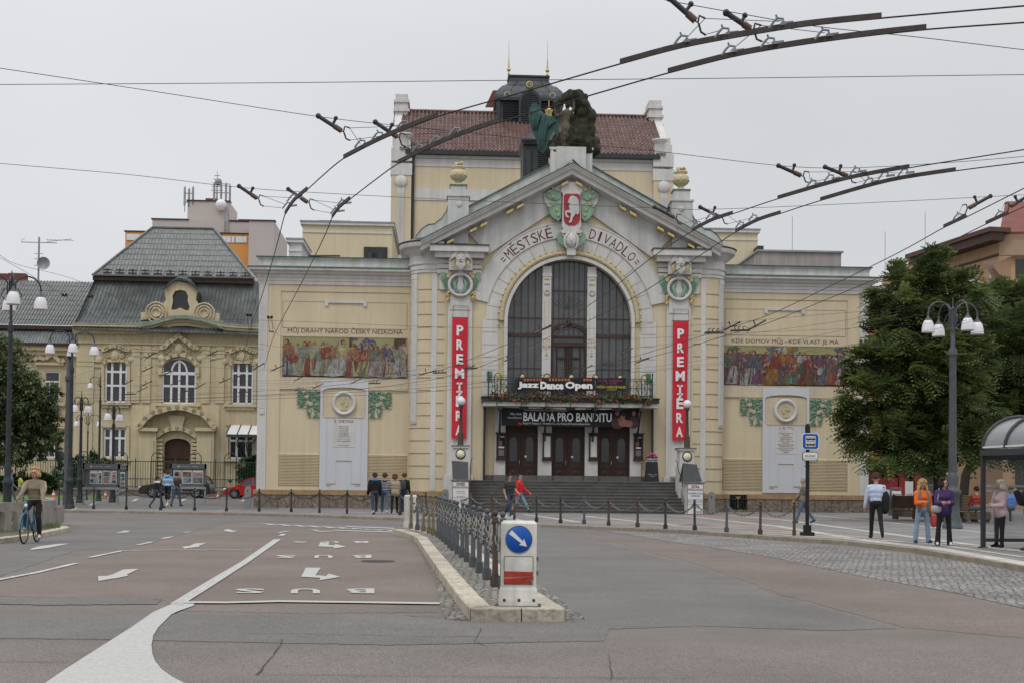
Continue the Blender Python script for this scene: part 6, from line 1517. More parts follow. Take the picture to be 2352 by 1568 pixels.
m_=MB(); u,z=q3(509,473,2.9); m_.ball((u,2.4,z),.75,10,7); m_.build('round_lamp',M('lampglass'),BK)
m_=MB(); u,z=q3(528,520,2.5)
for sx in (-.25,.25): m_.tube([(u+sx,-.2,z-3),(u+sx,-.2,z+2)],.05,4)
for k in range(10): m_.tube([(u-.25,-.2,z-3+k*.5),(u+.25,-.2,z-3+k*.5)],.04,4)
m_.build('roof_ladder',M('zinc'),BK)
# ============================================================ buildings at the right
AX=thing('side_annexe','grey corniced annexe with yellow brick wall and red shopfront behind the right wing','building',(2.75,66.3,0),.05)
d=10.; m_=MB(); a=15.2; b_=q(2150,700,d)[0]; z=q(2040,668,d)[1]; zb=q(2040,703,d)[1]; zs=q(2040,1058,d)[1]
m_.box(a,b_,d,d+12,zs,zb,0); m_.box(a,b_,d-.05,d+12,zb,z,1); m_.box(a,b_+.3,d-.4,d+12,z-.35,z,1); m_.box(a,b_+.4,d-.5,d+12,z,z+.2,1); m_.box(a,b_,d-.12,d,zb-.1,zb+.1,1); m_.box(a,b_,d-.2,d+11,zs-.5,zs,2); m_.box(a,b_,d+.4,d+11,.2,zs-.5,3)
AW=m_.build('annexe_wall',M('yellowbrick','greywall','white','glassdark'),AX)
m_=MB(); x0,_=q(2080,850,d); m_.box(x0-.3,x0+.9,d-.06,d,q(0,980,d)[1]+0,q(2080,830,d)[1]); m_.build('window',M('glassdark'),AW)
m_=MB()
for px in (2000,2040,2072,2108): u=q(px,1090,d)[0]; m_.box(u-.22,u+.22,d-.1,d+.4,.2,zs-.5)
m_.box(a,b_,d-.1,d+.3,.2,.7); m_.box(a,b_,d,d+.3,zs-.75,zs-.5); u=q(2002,1090,d)[0]
m_.build('shopfront_frame',M('shopred'),AX)
m_=MB(); m_.box(u,u+1.5,d-.2,d,.4,2.2,0); m_.box(u+.2,u+1.2,d-.25,d-.2,.7,1.5,1); m_.build('poster_box',M('shopred','signwhite'),AX)
mat('browntile',(.10,.05,.035),.7,.3,3)
A0=Vector((34.5,110)); A1=Vector((36.9,98.9)); zt=21.2
PH=thing('corner_house','peach rendered corner house with dark eaves and yellow banded ground floor behind the tree','building',(0,0,0))
def wallseg(m_,P,Q_,z0,z1,mi=0,off=0.):
    d_=(Q_-P).normalized(); n=Vector((d_.y,-d_.x)); 
    if n.dot(Vector((0,0))-P)<0: n=-n
    p=P+n*off; q_=Q_+n*off; m_.add([(p.x,p.y,z0),(q_.x,q_.y,z0),(q_.x,q_.y,z1),(p.x,p.y,z1)],[(0,1,2,3)],mi)
    return n
A2=Vector((60,96.)); 
m_=MB(); wallseg(m_,A0,A1,7,zt-.3,0); wallseg(m_,A1,A2,.3,zt-.3,1); wallseg(m_,A0,A1,.3,7,2); wallseg(m_,A0+Vector((0,12)),A0,.3,zt,0)
HW=m_.build('house_wall',M('peach','tan','yellowwall'),PH)
m_=MB(); dd=(A1-A0).normalized(); n=Vector((-abs(dd.y),-abs(dd.x)*1)); n=Vector((dd.y,-dd.x)); n=n if n.x<0 else -n
for k in range(11): z=.9+k*.55; p=A0+n*.02; e=A1+n*.02; m_.add([(p.x,p.y,z),(e.x,e.y,z),(e.x,e.y,z+.07),(p.x,p.y,z+.07)],[(0,1,2,3)])
m_.build('band_joint',M('groove'),HW)
def boxon(m_,t0,t1,z0,z1,o0,o1,mi=0):      # box on the street face, t along A0>A1
    L=A1-A0; P=A0+L*t0; Q_=A0+L*t1; a,b2,c,e=P+n*o1,Q_+n*o1,Q_+n*o0,P+n*o0
    m_.add([(v.x,v.y,z) for z in (z0,z1) for v in (a,b2,c,e)],[(0,1,5,4),(1,2,6,5),(3,0,4,7),(4,5,6,7),(0,3,2,1),(2,3,7,6)],mi)
m_=MB(); boxon(m_,-.02,1.06,zt-.9,zt-.25,0,1.1,0); boxon(m_,-.04,1.07,zt-.25,zt+.1,-.5,1.3,1); boxon(m_,0,1,zt-1.9,zt-1.75,0,.12,0)
m_.build('eaves',M('brownwood','browntile'),PH)
m_=MB(); boxon(m_,0,1.02,7,7.5,0,.4,0); boxon(m_,0,1,12.9,13.2,0,.25,0); m_.build('string_course',M('peach'),HW)
for t0,t1,z0,z1 in ((.06,.2,15.4,17.8),(.36,.5,15.6,17.9),(.62,.77,15.5,18.0),(.9,.98,14.6,18.6),(.06,.2,9,12),(.4,.55,9,12),(.7,.85,9,12),(.12,.2,2,5),(.36,.44,2,5),(.6,.68,2,5),(.84,.92,2,5)):
    m_=MB(); boxon(m_,t0,t1,z0,z1,-.1,.03,0); o=m_.build('window',M('glass'),PH); m_=MB()
    for a_,c_ in ((t0,t0+.012),(t1-.012,t1),((t0+t1)/2-.006,(t0+t1)/2+.006)): boxon(m_,a_,c_,z0,z1,0,.08)
    boxon(m_,t0,t1,z0,z0+.12,0,.08); boxon(m_,t0,t1,z1-.12,z1,0,.08); boxon(m_,t0,t1,z0+(z1-z0)*.6,z0+(z1-z0)*.6+.1,0,.08); m_.build('window_frame',M('winwhite'),o)
m_=MB(); p=yp(2311,530,108); m_.add([(A1.x,A1.y,zt-.3),(60,96,zt-.3),(60,104,zt+4),(A1.x+3.5,A1.y+8,zt+4)],[(0,1,2,3)]); m_.add([(A1.x-.3,A1.y-.2,zt-.35),(60,95.7,zt-.35),(60,95.7,zt-.15),(A1.x-.3,A1.y-.2,zt-.15)],[(0,1,2,3)]); m_.build('roof',M('redroof'),PH)
# brown roofed house nearer at the right edge
RH=thing('gabled_house','house with brown tiled roof and timber dormers at the right edge of the picture','building',(0,0,0))
m_=MB(); Y=84; zl=yp(2320,668,Y).z; x0=yp(2303,668,Y).x; m_.box(x0,x0+16,Y,Y+10,.3,zl,0); m_.build('house_wall',M('peach'),RH)
m_=MB(); m_.add([(x0-.5,Y-.7,zl-.2),(x0+17,Y-.7,zl-.2),(x0+17,Y+4,zl+2.6),(x0+.2,Y+4,zl+2.6)],[(0,1,2,3)],0); m_.box(x0-.6,x0+17,Y-.9,Y-.6,zl-.4,zl-.15,1); m_.build('roof',M('browntile','brownwood'),RH)
for k in range(3):
    m_=MB(); xx=x0+.5+k*3.2; zz=zl+.5; m_.box(xx,xx+2,Y-.2,Y+3,zz,zz+1.7,0); m_.box(xx+.25,xx+.9,Y-.24,Y-.2,zz+.3,zz+1.5,1); m_.box(xx+1.1,xx+1.75,Y-.24,Y-.2,zz+.3,zz+1.5,1); m_.add([(xx-.3,Y-.6,zz+1.7),(xx+2.3,Y-.6,zz+1.7),(xx+2.3,Y+3,zz+2.3),(xx-.3,Y+3,zz+2.3)],[(0,1,2,3)],2); m_.build('dormer',M('peach','glass','browntile'),RH)
m_=MB()
for k in range(5): xx=x0+1+k*3; 
m_=MB()
for k in range(6): m_.box(x0+.8+k*2.6,x0+2.2+k*2.6,Y-.04,Y,.9,3.6)
m_.build('shop_window',M('glassdark'),RH)
# ============================================================ fence, hedges
FW=thing('garden_fence','green wrought iron fence on a low stone wall in front of the old school','fence',(0,0,0))
Yf=99.; xa=yp(-60,1100,Yf).x; xb=yp(640,1100,Yf).x; g0=gz(Yf,KH)
zt_=yp(300,1058,Yf).z; zm=yp(300,1098,Yf).z; zw=yp(300,1124,Yf).z
m_=MB(); m_.box(xa,xb,Yf,Yf+.5,g0-.2,zw,0); m_.box(xa,xb,Yf-.05,Yf+.55,zw,zw+.12,1); m_.build('stone_wall',M('stone','concrete'),FW)
m_=MB(); x=xa
for z in (zt_,zm,zw+.25): m_.box(xa,xb,Yf+.2,Yf+.25,z-.03,z+.03)
k=0
while x<xb:
    m_.box(x-.016,x+.016,Yf+.21,Yf+.24,zw,zt_); 
    if k%2==0: m_.box(x+.08,x+.1,Yf+.21,Yf+.24,zw,zm)
    if k%16==0: m_.box(x-.035,x+.035,Yf+.19,Yf+.26,zw,zt_+.25)
    x+=.19; k+=1
for px in (190,277,360,447,528):
    c=yp(px,1050,Yf).x; w_=.38*1.2
    m_.tube([(c-w_,Yf+.2,zw),(c-w_,Yf+.2,zt_+.2)]+[(c+w_*math.cos(R(t)),Yf+.2,zt_+.25+w_*math.sin(R(t))) for t in range(180,-1,-20)]+[(c+w_,Yf+.2,zt_+.2),(c+w_,Yf+.2,zw)],.035,5)
    m_.tube([(c,Yf+.2,zw),(c,Yf+.2,zt_+.6)],.02,4); m_.tube([(c-w_,Yf+.2,zt_+.05),(c+w_,Yf+.2,zt_+.05)],.025,4); m_.lathe([(0,-.05),(.18,0),(0,.05)],(c,Yf+.2,zm-.1),4,0,'y'); 
m_.build('iron_railing',M('fencegreen'),FW)
def leafcloud(name,blobs,n,size,mats,seed,parent=None,aspect=1.,mode='leaf',shell=.55,droop=0.,scale_=1):
    rr=random.Random(seed); mb=MB(); tot=sum(b_[1]**2 for b_ in blobs)
    for bi,(c,r_) in enumerate(blobs):
        c=Vector(c); k=int(n*r_*r_/tot); sub_=[]
        for _ in range(max(6,int(k/28))):
            v=Vector((rr.gauss(0,1),rr.gauss(0,1),rr.gauss(0,1))).normalized(); sub_.append(c+v*r_*(shell+(1.06-shell)*rr.random()**.6)*(1+.24*rr.uniform(-1,1)))
        for sc_ in sub_:
            base=rr.choice(range(len(mats))); cr_=r_*rr.uniform(.18,.34)
            for _ in range(28):
                p=sc_+Vector((rr.gauss(0,.5),rr.gauss(0,.5),rr.gauss(0,.4)))*cr_
                out=(p-c).normalized() if (p-c).length>0 else Vector((0,0,1)); mi=base if rr.random()<.7 else rr.randrange(len(mats))
                s_=size*rr.uniform(.7,1.3)
                ax=(out+Vector((rr.uniform(-.8,.8),rr.uniform(-.8,.8),rr.uniform(-.5,.6)-droop))).normalized(); sd=ax.cross(Vector((rr.uniform(-.4,.4),rr.uniform(-.4,.4),1))).normalized()
                if mode=='leaf':
                    w_=sd*s_*.35*aspect; l_=ax*s_; mb.add([p,p+l_*.45+w_,p+l_,p+l_*.45-w_],[(0,1,2,3)],mi)
                else:      # pinnate spray
                    L_=s_*3.2; vs=[];fs=[]
                    for q_ in range(5):
                        t=(q_+.6)/5; o_=p+ax*L_*t-Vector((0,0,L_*.35*t*t)); 
                        for sg in (-1,1):
                            d2=(sd*sg+ax*.45-Vector((0,0,.25))).normalized()*s_*(1.1-.5*abs(t-.4)); wv=ax*s_*.22; b0=len(vs); vs+=[o_,o_+d2*.5+wv,o_+d2,o_+d2*.5-wv]; fs.append((b0,b0+1,b0+2,b0+3))
                    mb.add(vs,fs,mi)
    o=mb.build(name,mats); 
    if parent: o.parent=parent
    return o
hm=[MT['hedge0'],MT['hedge1']]
def hedge(cells,label,seed,Y):
    bl=[(tuple(yp(x,y,Y+rr_)),r_*Y/3000) for x,y,r_,rr_ in cells]
    o=leafcloud('clipped_hedge',bl,7000,.22,hm,seed,shell=.8); return tg(o,label,'hedge')
hedge([(150,1078,24,0),(175,1072,26,0),(200,1068,26,0),(225,1070,24,0),(245,1078,20,0),(140,1098,22,0),(165,1100,24,0),(195,1100,26,0),(225,1100,24,0)],'rounded dark green hedge behind the fence left of the notice boards',3,103)
hedge([(572,1080,22,0),(590,1076,22,0),(562,1095,14,0),(585,1098,24,0)],'round dark green bush between the red car and the porch canopy',4,103)
hedge([(60,1108,18,0),(90,1108,18,0),(20,1108,18,0),(115,1112,14,0)],'low dark shrubs in front of the fence at the left edge',6,96)
# ============================================================ trees
def trunkmb(pts,rs,n=9): m_=MB(); m_.tube(pts,rs,n); return m_
def tree(name,label,base,trunk,limbs,blobs,Y,n,size,mats,seed,mode,droop=0,shell=.55,aspect=1.):
    t=thing(name,label,'tree',tuple(base)); bs=Vector(base)
    m_=MB(); m_.tube([Vector(p)-bs for p,_ in trunk],[r_ for _,r_ in trunk],9)
    for l_ in limbs: m_.tube([Vector(p)-bs for p,_ in l_],[r_ for _,r_ in l_],6)
    rr=random.Random(seed)
    top=Vector(trunk[-1][0])
    for c,r_ in blobs:
        c=Vector(c); s0=Vector(rr.choice(trunk[1:])[0]); mid=s0.lerp(c,.5)+Vector((rr.uniform(-.3,.3),rr.uniform(-.3,.3),rr.uniform(0,.4))); m_.tube([s0-bs,mid-bs,c-bs],[.07,.05,.02],5)
        for _ in range(3): e=c+Vector((rr.uniform(-1,1),rr.uniform(-1,1),rr.uniform(-.6,.9))).normalized()*r_*.9; m_.tube([c-bs,c.lerp(e,.5)+Vector((0,0,.1))-bs,e-bs],[.03,.02,.008],4)
    m_.build('trunk',M('bark'),t)
    leafcloud('crown',[(Vector(c)-bs,r_) for c,r_ in blobs],n,size,[MT[x] for x in mats],seed,t,aspect,mode,shell,droop)
    return t
def B_(lst,Y,seed): 
    rr=random.Random(seed); return [(yp(x,y,Y+rr.uniform(-1,1)*r_*Y/3000*.9),r_*Y/3000) for x,y,r_ in lst]
Y=53.; g=gz(Y,KH)
P=lambda x,y,Y_=53.: yp(x,y,Y_)
bl=B_([(2150,612,36),(2148,650,48),(2075,662,46),(2040,680,30),(2110,690,55),(2185,690,52),(2222,672,36),(2070,745,58),(2120,770,70),(2180,760,66),(2035,800,48),(2000,835,42),(1975,820,24),(2065,850,72),(2140,850,80),(2205,840,60),(1975,905,36),(1962,960,28),(2010,920,60),(2080,930,76),(2150,940,80),(2215,930,60),(1995,985,48),(2050,1010,56),(2115,1015,56),(2180,1010,50),(2020,1045,32),(2080,1055,34),(2230,1000,40)],Y,5)
b0=Vector((P(2160,1160).x,Y,g))
tree('ash_tree','broad dark green tree with feathery leaves covering the right end of the theatre',b0,[(b0,.28),(P(2158,1100),.24),(P(2152,1040),.22),(P(2140,960),.19),(P(2130,850),.14),(P(2140,730),.08),(P(2148,640),.04)],[[(P(2153,1060),.14),(P(2190,1000),.11),(P(2215,920),.08)],[(P(2148,1020),.13),(P(2080,960),.1),(P(2030,900),.06)],[(P(2138,950),.1),(P(2190,860),.07)]],bl,Y,13500,.185,['leaf0','leaf1','leaf2','leaf3'],7,'pinnate')
Y=60.; P2_=lambda x,y:yp(x,y,60.)
bl=B_([(2290,700,46),(2330,690,50),(2370,720,60),(2270,760,52),(2320,780,70),(2380,800,60),(2280,850,64),(2340,870,70),(2400,880,60),(2270,930,56),(2330,950,60),(2390,950,60),(2300,1010,40),(2350,1010,44),(2250,985,36)],Y,6)
b0=Vector((P2_(2208,1150).x,Y,gz(Y,KH)))
tree('ash_tree','second dark green tree behind the tall lamp post at the right edge',b0,[(b0,.24),(P2_(2218,1090),.2),(P2_(2245,1030),.18),(P2_(2285,960),.14),(P2_(2320,850),.1),(P2_(2330,720),.05)],[],bl,Y,8500,.185,['leaf0','leaf1','leaf3','leaf0'],9,'pinnate')
Y=64.; P3=lambda x,y:yp(x,y,64.)
bl=B_([(0,830,48),(-50,850,60),(40,855,46),(0,890,60),(60,900,48),(-50,930,70),(20,950,62),(85,930,40),(70,975,48),(108,905,26),(105,960,34),(125,985,26),(20,1010,52),(70,1020,40),(110,1015,26),(-40,1010,60),(10,800,26)],Y,8)
b0=Vector((P3(-15,1140).x,Y,gz(Y,KH)))
tree('willow_tree','round fine-leaved green tree at the left edge above the cyclist',b0,[(b0,.3),(P3(-12,1080),.24),(P3(-5,1000),.2),(P3(5,900),.1),(P3(5,820),.04)],[[(P3(-5,1010),.1),(P3(60,960),.07),(P3(115,955),.03),(P3(150,965),.012)]],bl,Y,34000,.2,['willow0','willow1','willow2'],11,'leaf',droop=.5,aspect=.7)
# small street tree with globe crown near the yellow house
bl=[(yp(x,y,75),r_*75/3000) for x,y,r_ in [(2155,1050,16),(2165,1035,14),(2145,1062,12)]]
# ============================================================ cars
def car(label,loc,rz,L_,W_,H_,paint,suv=False,shape='hatch'):
    t=thing('parked_car',label,'car',loc,rz); k=L_/4.4
    wr=.33 if not suv else .38; xf,xr=-L_*.5+.85*k,L_*.5-.85*k
    if suv: low=[(-.5,.28),(-.5,.62),(-.485,.74),(-.44,.86),(-.30,.98),(-.22,1.02),(.46,1.06),(.49,1.0),(.5,.75),(.5,.3)]; roof=[(-.23,1.0),(-.10,1.48),(.0,1.6),(.30,1.62),(.40,1.52),(.47,1.05)]
    else: low=[(-.5,.25),(-.5,.5),(-.48,.62),(-.42,.72),(-.28,.88),(-.22,.92),(.46,.98),(.49,.9),(.5,.6),(.5,.26)]; roof=[(-.27,.88),(-.08,1.36),(.05,1.47),(.25,1.47),(.38,1.38),(.46,.96)]
    hz=H_/1.62 if suv else H_/1.47
    def prof(pts,sx,sz=1.): return [(x*L_*sx,z*hz*sz) for x,z in pts]
    m_=MB()
    # body with wheel arches cut in outline
    def outline(pts):
        o=prof(pts,1.); bot=[]
        for c in (xr,xf): bot+= [(c+(wr+.06)*math.cos(R(a)),wr+(wr+.06)*math.sin(R(a))) for a in range(-15,196,21)]
        return o+[(x,max(z,.2)) for x,z in bot]
    ol=outline(low)
    def loft(ol,ws,m,mi,ins=.06):
        n=len(ol); cx_=sum(x for x,_ in ol)/n; cz_=sum(z for _,z in ol)/n
        rings=[(-ws,1-ins),(-ws+.07,1.),(ws-.07,1.),(ws,1-ins)]; vs=[]
        for y,s_ in rings: vs+=[(cx_+(x-cx_)*(1-(1-s_)*.35),y,cz_+(z-cz_)*s_) for x,z in ol]
        fs=[(r_*n+i,r_*n+(i+1)%n,(r_+1)*n+(i+1)%n,(r_+1)*n+i) for r_ in range(3) for i in range(n)]
        tri=geometry.tessellate_polygon([[Vector((a,b_,0)) for a,b_ in ol]])
        m.add(vs,fs,mi,False); m.add(vs[:n],[tuple(x) for x in tri],mi); m.add(vs[3*n:],[tuple(x)[::-1] for x in tri],mi)
    loft(ol,W_/2,m_,0); m_.build('body',M(paint),t)
    m_=MB(); rf=prof(roof,1.); n=len(rf)
    def cab(w0,w1,dz,mi,sub=0):
        vs=[]
        for y in (-1,1):
            for i,(x,z) in enumerate(rf): f_=(z-rf[0][1])/(max(b_ for _,b_ in rf)-rf[0][1]); vs.append((x*(1-sub),y*(w0+(w1-w0)*f_),z-dz))
        return vs
    vs=cab(W_/2-.06,W_/2-.22,0,0); tri=geometry.tessellate_polygon([[Vector((a,b_,0)) for a,b_ in rf]])
    m_.add(vs,[tuple(x) for x in tri]+[tuple(i+n for i in x)[::-1] for x in tri],1)
    m_.add(vs,[(i,i+1,n+i+1,n+i) for i in range(n-1) if i in (1,2,3)],0); m_.add(vs,[(i,i+1,n+i+1,n+i) for i in range(n-1) if i in (0,4)],1)
    for sd in (0,1):
        y=-1 if sd==0 else 1
        for i in range(n-1):
            a=Vector(vs[sd*n+i]); b_=Vector(vs[sd*n+i+1]); m_.bar(a,b_,.07,.07,0)
        for fx in (.02,.24): 
            xx=fx*L_; zt=max(b_ for _,b_ in rf); m_.bar((xx,y*(W_/2-.05),rf[0][1]),(xx-.03,y*(W_/2-.215),zt-.04),.06,.04,0)
    m_.build('cabin',M(paint,'glass'),t)
    for c in (xf,xr):
        for sd in (-1,1):
            w=MB(); y=sd*(W_/2-.12); w.lathe([(wr*.62,-.1),(wr*.95,-.11),(wr,-.07),(wr,.07),(wr*.95,.11),(wr*.62,.1)],(c,y,wr),24,0,'y'); o=w.build('wheel',M('black'),t)
            w=MB(); yy=sd*.09
            w.lathe([(wr*.6,yy*.6),(wr*.66,yy),(wr*.6,yy*1.1),(wr*.56,yy*.8)],(c,y,wr),20,0,'y'); w.lathe([(0,yy),(wr*.14,yy*.95),(wr*.14,0)],(c,y,wr),10,0,'y')
            for q_ in range(5): a=q_*1.2566+.3; w.bar((c+wr*.1*math.cos(a),y+yy*.85,wr+wr*.1*math.sin(a)),(c+wr*.6*math.cos(a),y+yy*.85,wr+wr*.6*math.sin(a)),.07,.04,0,up=(0,1,0))
            w.build('rim',M('zinc'),o)
    for sd in (-1,1):
        w=MB(); w.ball((-L_*.485,sd*(W_/2-.25),.64*hz if not suv else .72*hz),(.14,.17,.07),8,6); w.build('headlight',M('signwhite'),t)
        w=MB(); w.ball((L_*.485,sd*(W_/2-.16),.82*hz),(.07,.13,.13),8,6); w.build('tail_light',M('signred'),t)
        w=MB(); w.ball((-L_*.2,sd*(W_/2+.08),.98*hz),(.07,.1,.07),8,6); w.build('wing_mirror',M(paint),t)
        w=MB(); w.box(-.15*L_,-.12*L_,sd*(W_/2),sd*(W_/2+.02),.82*hz,.85*hz); w.box(.1*L_,.13*L_,sd*(W_/2),sd*(W_/2+.02),.84*hz,.87*hz)
        for xx in (-.18,.06,.27): w.box(xx*L_-.006,xx*L_+.006,sd*(W_/2-.001),sd*(W_/2+.006),.35,.9*hz)
        w.build('door_trim',M('black'),t)
    if suv: w=MB(); w.box(-L_*.3,L_*.3,-W_/2-.03,-W_/2,.42,.45); w.build('sill_strip',M('zinc'),t)
    return t
mat('paintblack',(.008,.008,.01),.18,.1,1,spec=.6); mat('paintred',(.38,.012,.015),.2,.05,1,spec=.6); mat('paintgrey',(.14,.15,.17),.25,.05,1,spec=.6)
p=yp(407,1143,92); car('black estate car parked behind the three boys in front of the fence',(p.x,92,gz(92,KH)),0,4.95,1.9,1.62,'paintblack',True)
p=yp(583,1143,92); car('red hatchback parked beside the left corner of the theatre',(p.x,92,gz(92,KH)),0,3.95,1.72,1.5,'paintred')
p=yp(2110,1120,78); car('grey car parked behind the wooden bench in the side street',(p.x,78,gz(78,KH)),R(20),4.2,1.75,1.45,'paintgrey')
# cones
def cone(px,Y,lab):
    p=yp(px,1140,Y); m_=MB(); m_.box(-.18,.18,-.18,.18,0,.03,0); m_.lathe([(.14,.03),(.11,.16)],(0,0,0),12,0); m_.lathe([(.11,.16),(.075,.3)],(0,0,0),12,1); m_.lathe([(.075,.3),(.03,.5),(0,.5)],(0,0,0),12,0); m_.lathe([(.055,.36),(.04,.44)],(0,0,.0),12,1)
    o=m_.build('traffic_cone',M('conered','signwhite')); o.location=(p.x,Y,gz(Y,KH)); tg(o,lab,'traffic cone','small red and white traffic cones')
mat('conered',(.55,.09,.03),.6,.1,3)
cone(123,90,'small red and white traffic cone on the lawn edge, left of the notice boards'); cone(242,88,'red and white traffic cone under the left notice boards'); cone(501,88,'red and white traffic cone between the black and the red car')
# ============================================================ bollards and chains
def bollard_mesh(m_):
    m_.box(-.05,.05,-.05,.05,0,.14,0); m_.lathe([(.046,.14),(.05,.16),(.042,.18),(.034,.82),(.034,.84)],(0,0,0),10,0)
    m_.lathe([(.034,.83),(.052,.85),(.055,.87),(.04,.89),(.05,.91),(.03,.925),(.025,.94)],(0,0,0),10,0); m_.ball((0,0,.975),.042,10,7,0)
    return m_
proto={}
def bollard(P,mi,label,group,h=1.0,kind='irongrey',tilt=0):
    if kind not in proto: 
        o=bollard_mesh(MB()).build('chain_bollard',M(kind)); proto[kind]=o.data
    else: o=bpy.data.objects.new('chain_bollard',proto[kind]); COL.objects.link(o)
    o.location=P; o.scale=(1,1,h); o.rotation_euler=(tilt,tilt*.7,mi*.7); tg(o,label,'bollard',group); return o
def chain(A,B,sag,label,group,r=.012,link=.075,mt='chain'):
    A=Vector(A);B=Vector(B); L=(B-A).length; n=max(6,int(L*1.06/link*1.0)); m_=MB(); pts=[]
    for i in range(n+1): t=i/n; p=A.lerp(B,t)-A; p.z-=sag*4*t*(1-t); pts.append(p)
    for i in range(n):
        a,b_=pts[i],pts[i+1]; d=(b_-a); l=d.length*.62; d.normalize(); s_=d.cross(Vector((0,0,1))); s_=s_.normalized() if s_.length>1e-3 else Vector((1,0,0)); u_=s_.cross(d)
        w=(s_ if i%2 else u_)*.028; c=(a+b_)/2
        ring=[c+d*(l*math.cos(k*math.pi/4))+w*math.sin(k*math.pi/4) for k in range(9)]
        m_.tube(ring,r,4,0,True,False)
    o=m_.build('chain',M(mt)); o.location=A; tg(o,label,'chain',group)
def row(px,off,names,kinds,hs,group,cgroup,mid,top=.87,sag=.3,skip=(),mt='chain',r=.012):
    prev=None; rr=random.Random(len(px))
    for i,(x,y) in enumerate(px):
        P=gp(x,y,off); bollard(P,rr.random()*6,names(i),group,hs,kinds[i%len(kinds)],rr.uniform(-.012,.012)); T=P+Vector((0,0,top*hs))
        if prev is not None and i not in skip: chain(prev,T,sag*rr.uniform(.85,1.1),mid(i),cgroup,r=r,mt=mt)
        prev=T
ib=[(298,605),(357,618),(413,630),(466,648),(505,666),(549,682),(572,702),(599,725),(627,750),(656,778),(690,805),(728,838),(774,870),(817,912),(874,960),(933,1013),(1002,1078),(1082,1140)]
ip=[(870.4+x/4.054,1063.8+y/4.054) for x,y in ib]+[(1155.5,1352)]
n_=len(ip); kk=['ironolive','irongrey','ironolive','ironolive','ironolive']+['irongrey']*12+['ironbrown','irongrey']
mat('ironolive',(.13,.105,.06),.55,.3,8)
row(ip,.15,lambda i:'kerb island bollard, %s from the blue arrow sign cabinet'%ORD[n_-1-i],kk,1.03,'bollards on the kerb island','chains between the island bollards',lambda i:'sagging chain on the kerb island, %s span from the blue arrow sign cabinet'%ORD[n_-1-i],sag=.42,r=.014)
rp=[(918.6,1181.7),(977,1184),(1080.2,1187),(1130.6,1190),(1181.3,1192)]+[(870.4+x/2.702,741.4+y/2.702) for x,y in [(978,1232),(1127,1240),(1273,1245),(1425,1255),(1605,1265),(1778,1275),(1960,1285),(2157,1295)]]+[(1746,1226),(1824,1229)]
lp=[(135,1167.5),(215,1168),(290,1169),(369,1170.5),(447,1171.5),(520,1173),(595,1173.6),(669,1174.7),(733.7,1176.8),(797,1178.4),(857.6,1180)]
row(lp,KH,lambda i:'dark left kerb bollard, %s from the ornate street lamp'%ORD[i],['iron'],1.0,'bollards along the left kerb','chains of the left kerb',lambda i:'chain on the left kerb, %s span from the ornate lamp post'%ORD[i-1],sag=.3,mt='iron')
row(rp,KH,lambda i:'dark bollard before the theatre, %s counted from the bus stop sign'%ORD[len(rp)-1-i],['iron','iron','irongrey','ironbrown','ironbrown'],.95,'bollards along the theatre pavement','chains of the theatre pavement',lambda i:'chain before the theatre, %s span counted from the bus stop sign'%ORD[len(rp)-1-i],sag=.3)
